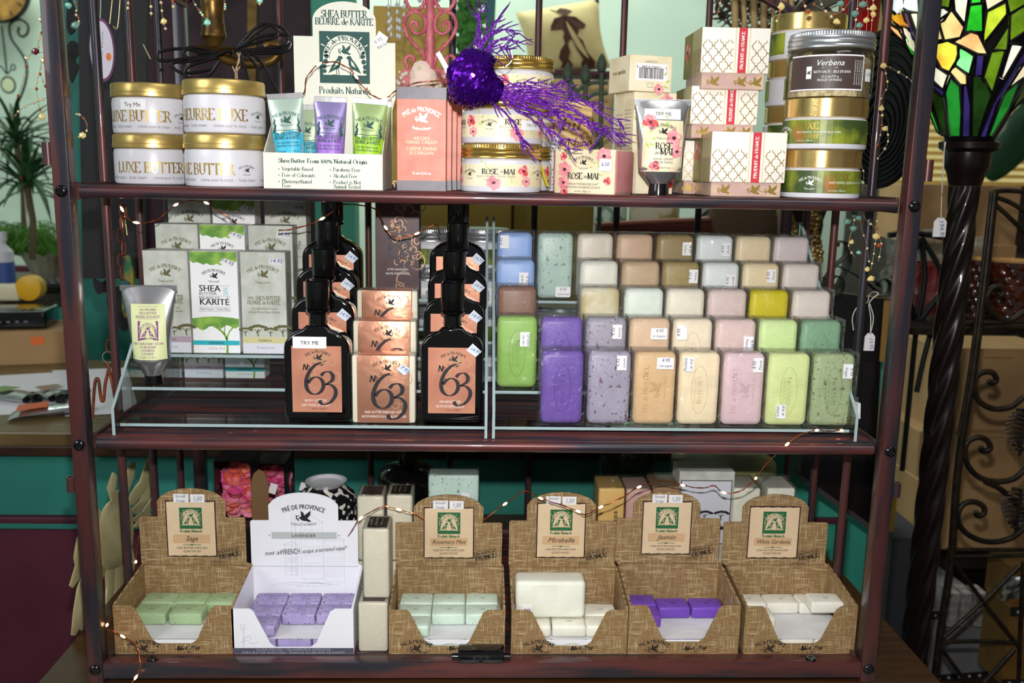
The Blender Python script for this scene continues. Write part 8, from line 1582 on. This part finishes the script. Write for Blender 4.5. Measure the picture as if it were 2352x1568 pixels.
CR = [[(1092, 140), (1090, 100), (1096, 70), (1098, 40), (1092, 15)], [(1096, 138), (1100, 95), (1102, 60), (1100, 30), (1112, 25)], [(1098, 138), (1110, 90), (1130, 58), (1150, 40), (1156, 24)], [(1098, 136), (1115, 96), (1136, 60), (1152, 46)], [(1100, 136), (1115, 90), (1150, 68), (1180, 76), (1198, 78)], [(1100, 136), (1112, 88), (1142, 72), (1168, 66), (1190, 80)], [(1102, 138), (1126, 100), (1160, 88), (1190, 98), (1226, 104)],
      [(1102, 138), (1120, 108), (1150, 92), (1180, 92), (1210, 102)], [(1104, 140), (1126, 112), (1150, 104), (1164, 112), (1172, 118)], [(1104, 142), (1120, 118), (1140, 120), (1160, 112), (1166, 104)], [(1080, 136), (1076, 112), (1086, 98), (1098, 92)], [(1106, 140), (1112, 122), (1130, 126)]]
for P in CR: twig(b, P, .0012)
b.ob('crest_twigs', GLT, t, 60, kind='stuff'); b = B()
TL = [[(1140, 206), (1180, 192), (1230, 190), (1270, 196), (1298, 188)], [(1142, 208), (1190, 200), (1240, 204), (1290, 200), (1312, 202)], [(1144, 210), (1200, 206), (1260, 208), (1310, 214), (1345, 232), (1362, 240)], [(1144, 212), (1200, 212), (1250, 215), (1300, 226), (1340, 234), (1358, 240), (1392, 262), (1420, 275), (1434, 292)], [(1146, 214), (1200, 222), (1250, 222), (1290, 232), (1320, 250), (1346, 270), (1370, 292), (1400, 300), (1430, 312)], [(1146, 214), (1210, 232), (1260, 246), (1300, 262), (1340, 280), (1376, 296), (1404, 310), (1434, 334)],
      [(1144, 216), (1200, 240), (1240, 258), (1290, 264), (1340, 278), (1354, 296)], [(1140, 218), (1190, 244), (1240, 262), (1276, 280), (1320, 300), (1345, 330), (1356, 346)], [(1356, 346), (1372, 320), (1380, 304)], [(1140, 218), (1180, 250), (1220, 272), (1250, 296), (1276, 320), (1288, 336)], [(1236, 268), (1262, 300), (1286, 308), (1288, 280), (1286, 262)], [(1262, 290), (1290, 318), (1310, 320), (1336, 328)], [(1290, 318), (1304, 338), (1320, 344)], [(1110, 214), (1150, 250), (1180, 280), (1200, 320), (1216, 350), (1232, 368)], [(1112, 212), (1160, 260), (1190, 300), (1208, 340)], [(1106, 150), (1140, 172), (1180, 196), (1230, 232), (1290, 236)], [(1358, 240), (1370, 256), (1400, 280), (1412, 304), (1434, 314)], [(1180, 214), (1230, 236), (1290, 246), (1330, 262), (1370, 290), (1392, 304), (1410, 304)], [(1170, 214), (1220, 226), (1260, 240), (1300, 244), (1320, 240)], [(1160, 222), (1210, 252), (1260, 262), (1310, 272), (1345, 286)]]
for P in TL: twig(b, P, .00125)
for P in TL[:6]: twig(b, [(x_, y_+6) for x_, y_ in P], .0009, 1)
b.ob('tail_twigs', GLT, t, 60, kind='stuff')
B().prism([(bp(1001, 124).x, bp(1001, 124).z), (bp(1010, 118).x, bp(1010, 118).z), (bp(1034, 160).x, bp(1034, 160).z), (bp(1028, 172).x, bp(1028, 172).z)], .0006, lambda u, v, w__: Vector((u, w__-.002, v))).ob('paper_price_tag', PAPER, t)
C_ = [bp(1118+60*abs(sin(a))*1.0 if False else 1144+33*cos(a), 122-26*sin(a)+8, .0) for a in [radians(d_) for d_ in range(-70, 110, 12)]]; B().tube(C_, .0007, 6).ob('hanging_ring', SIL, t, 60)
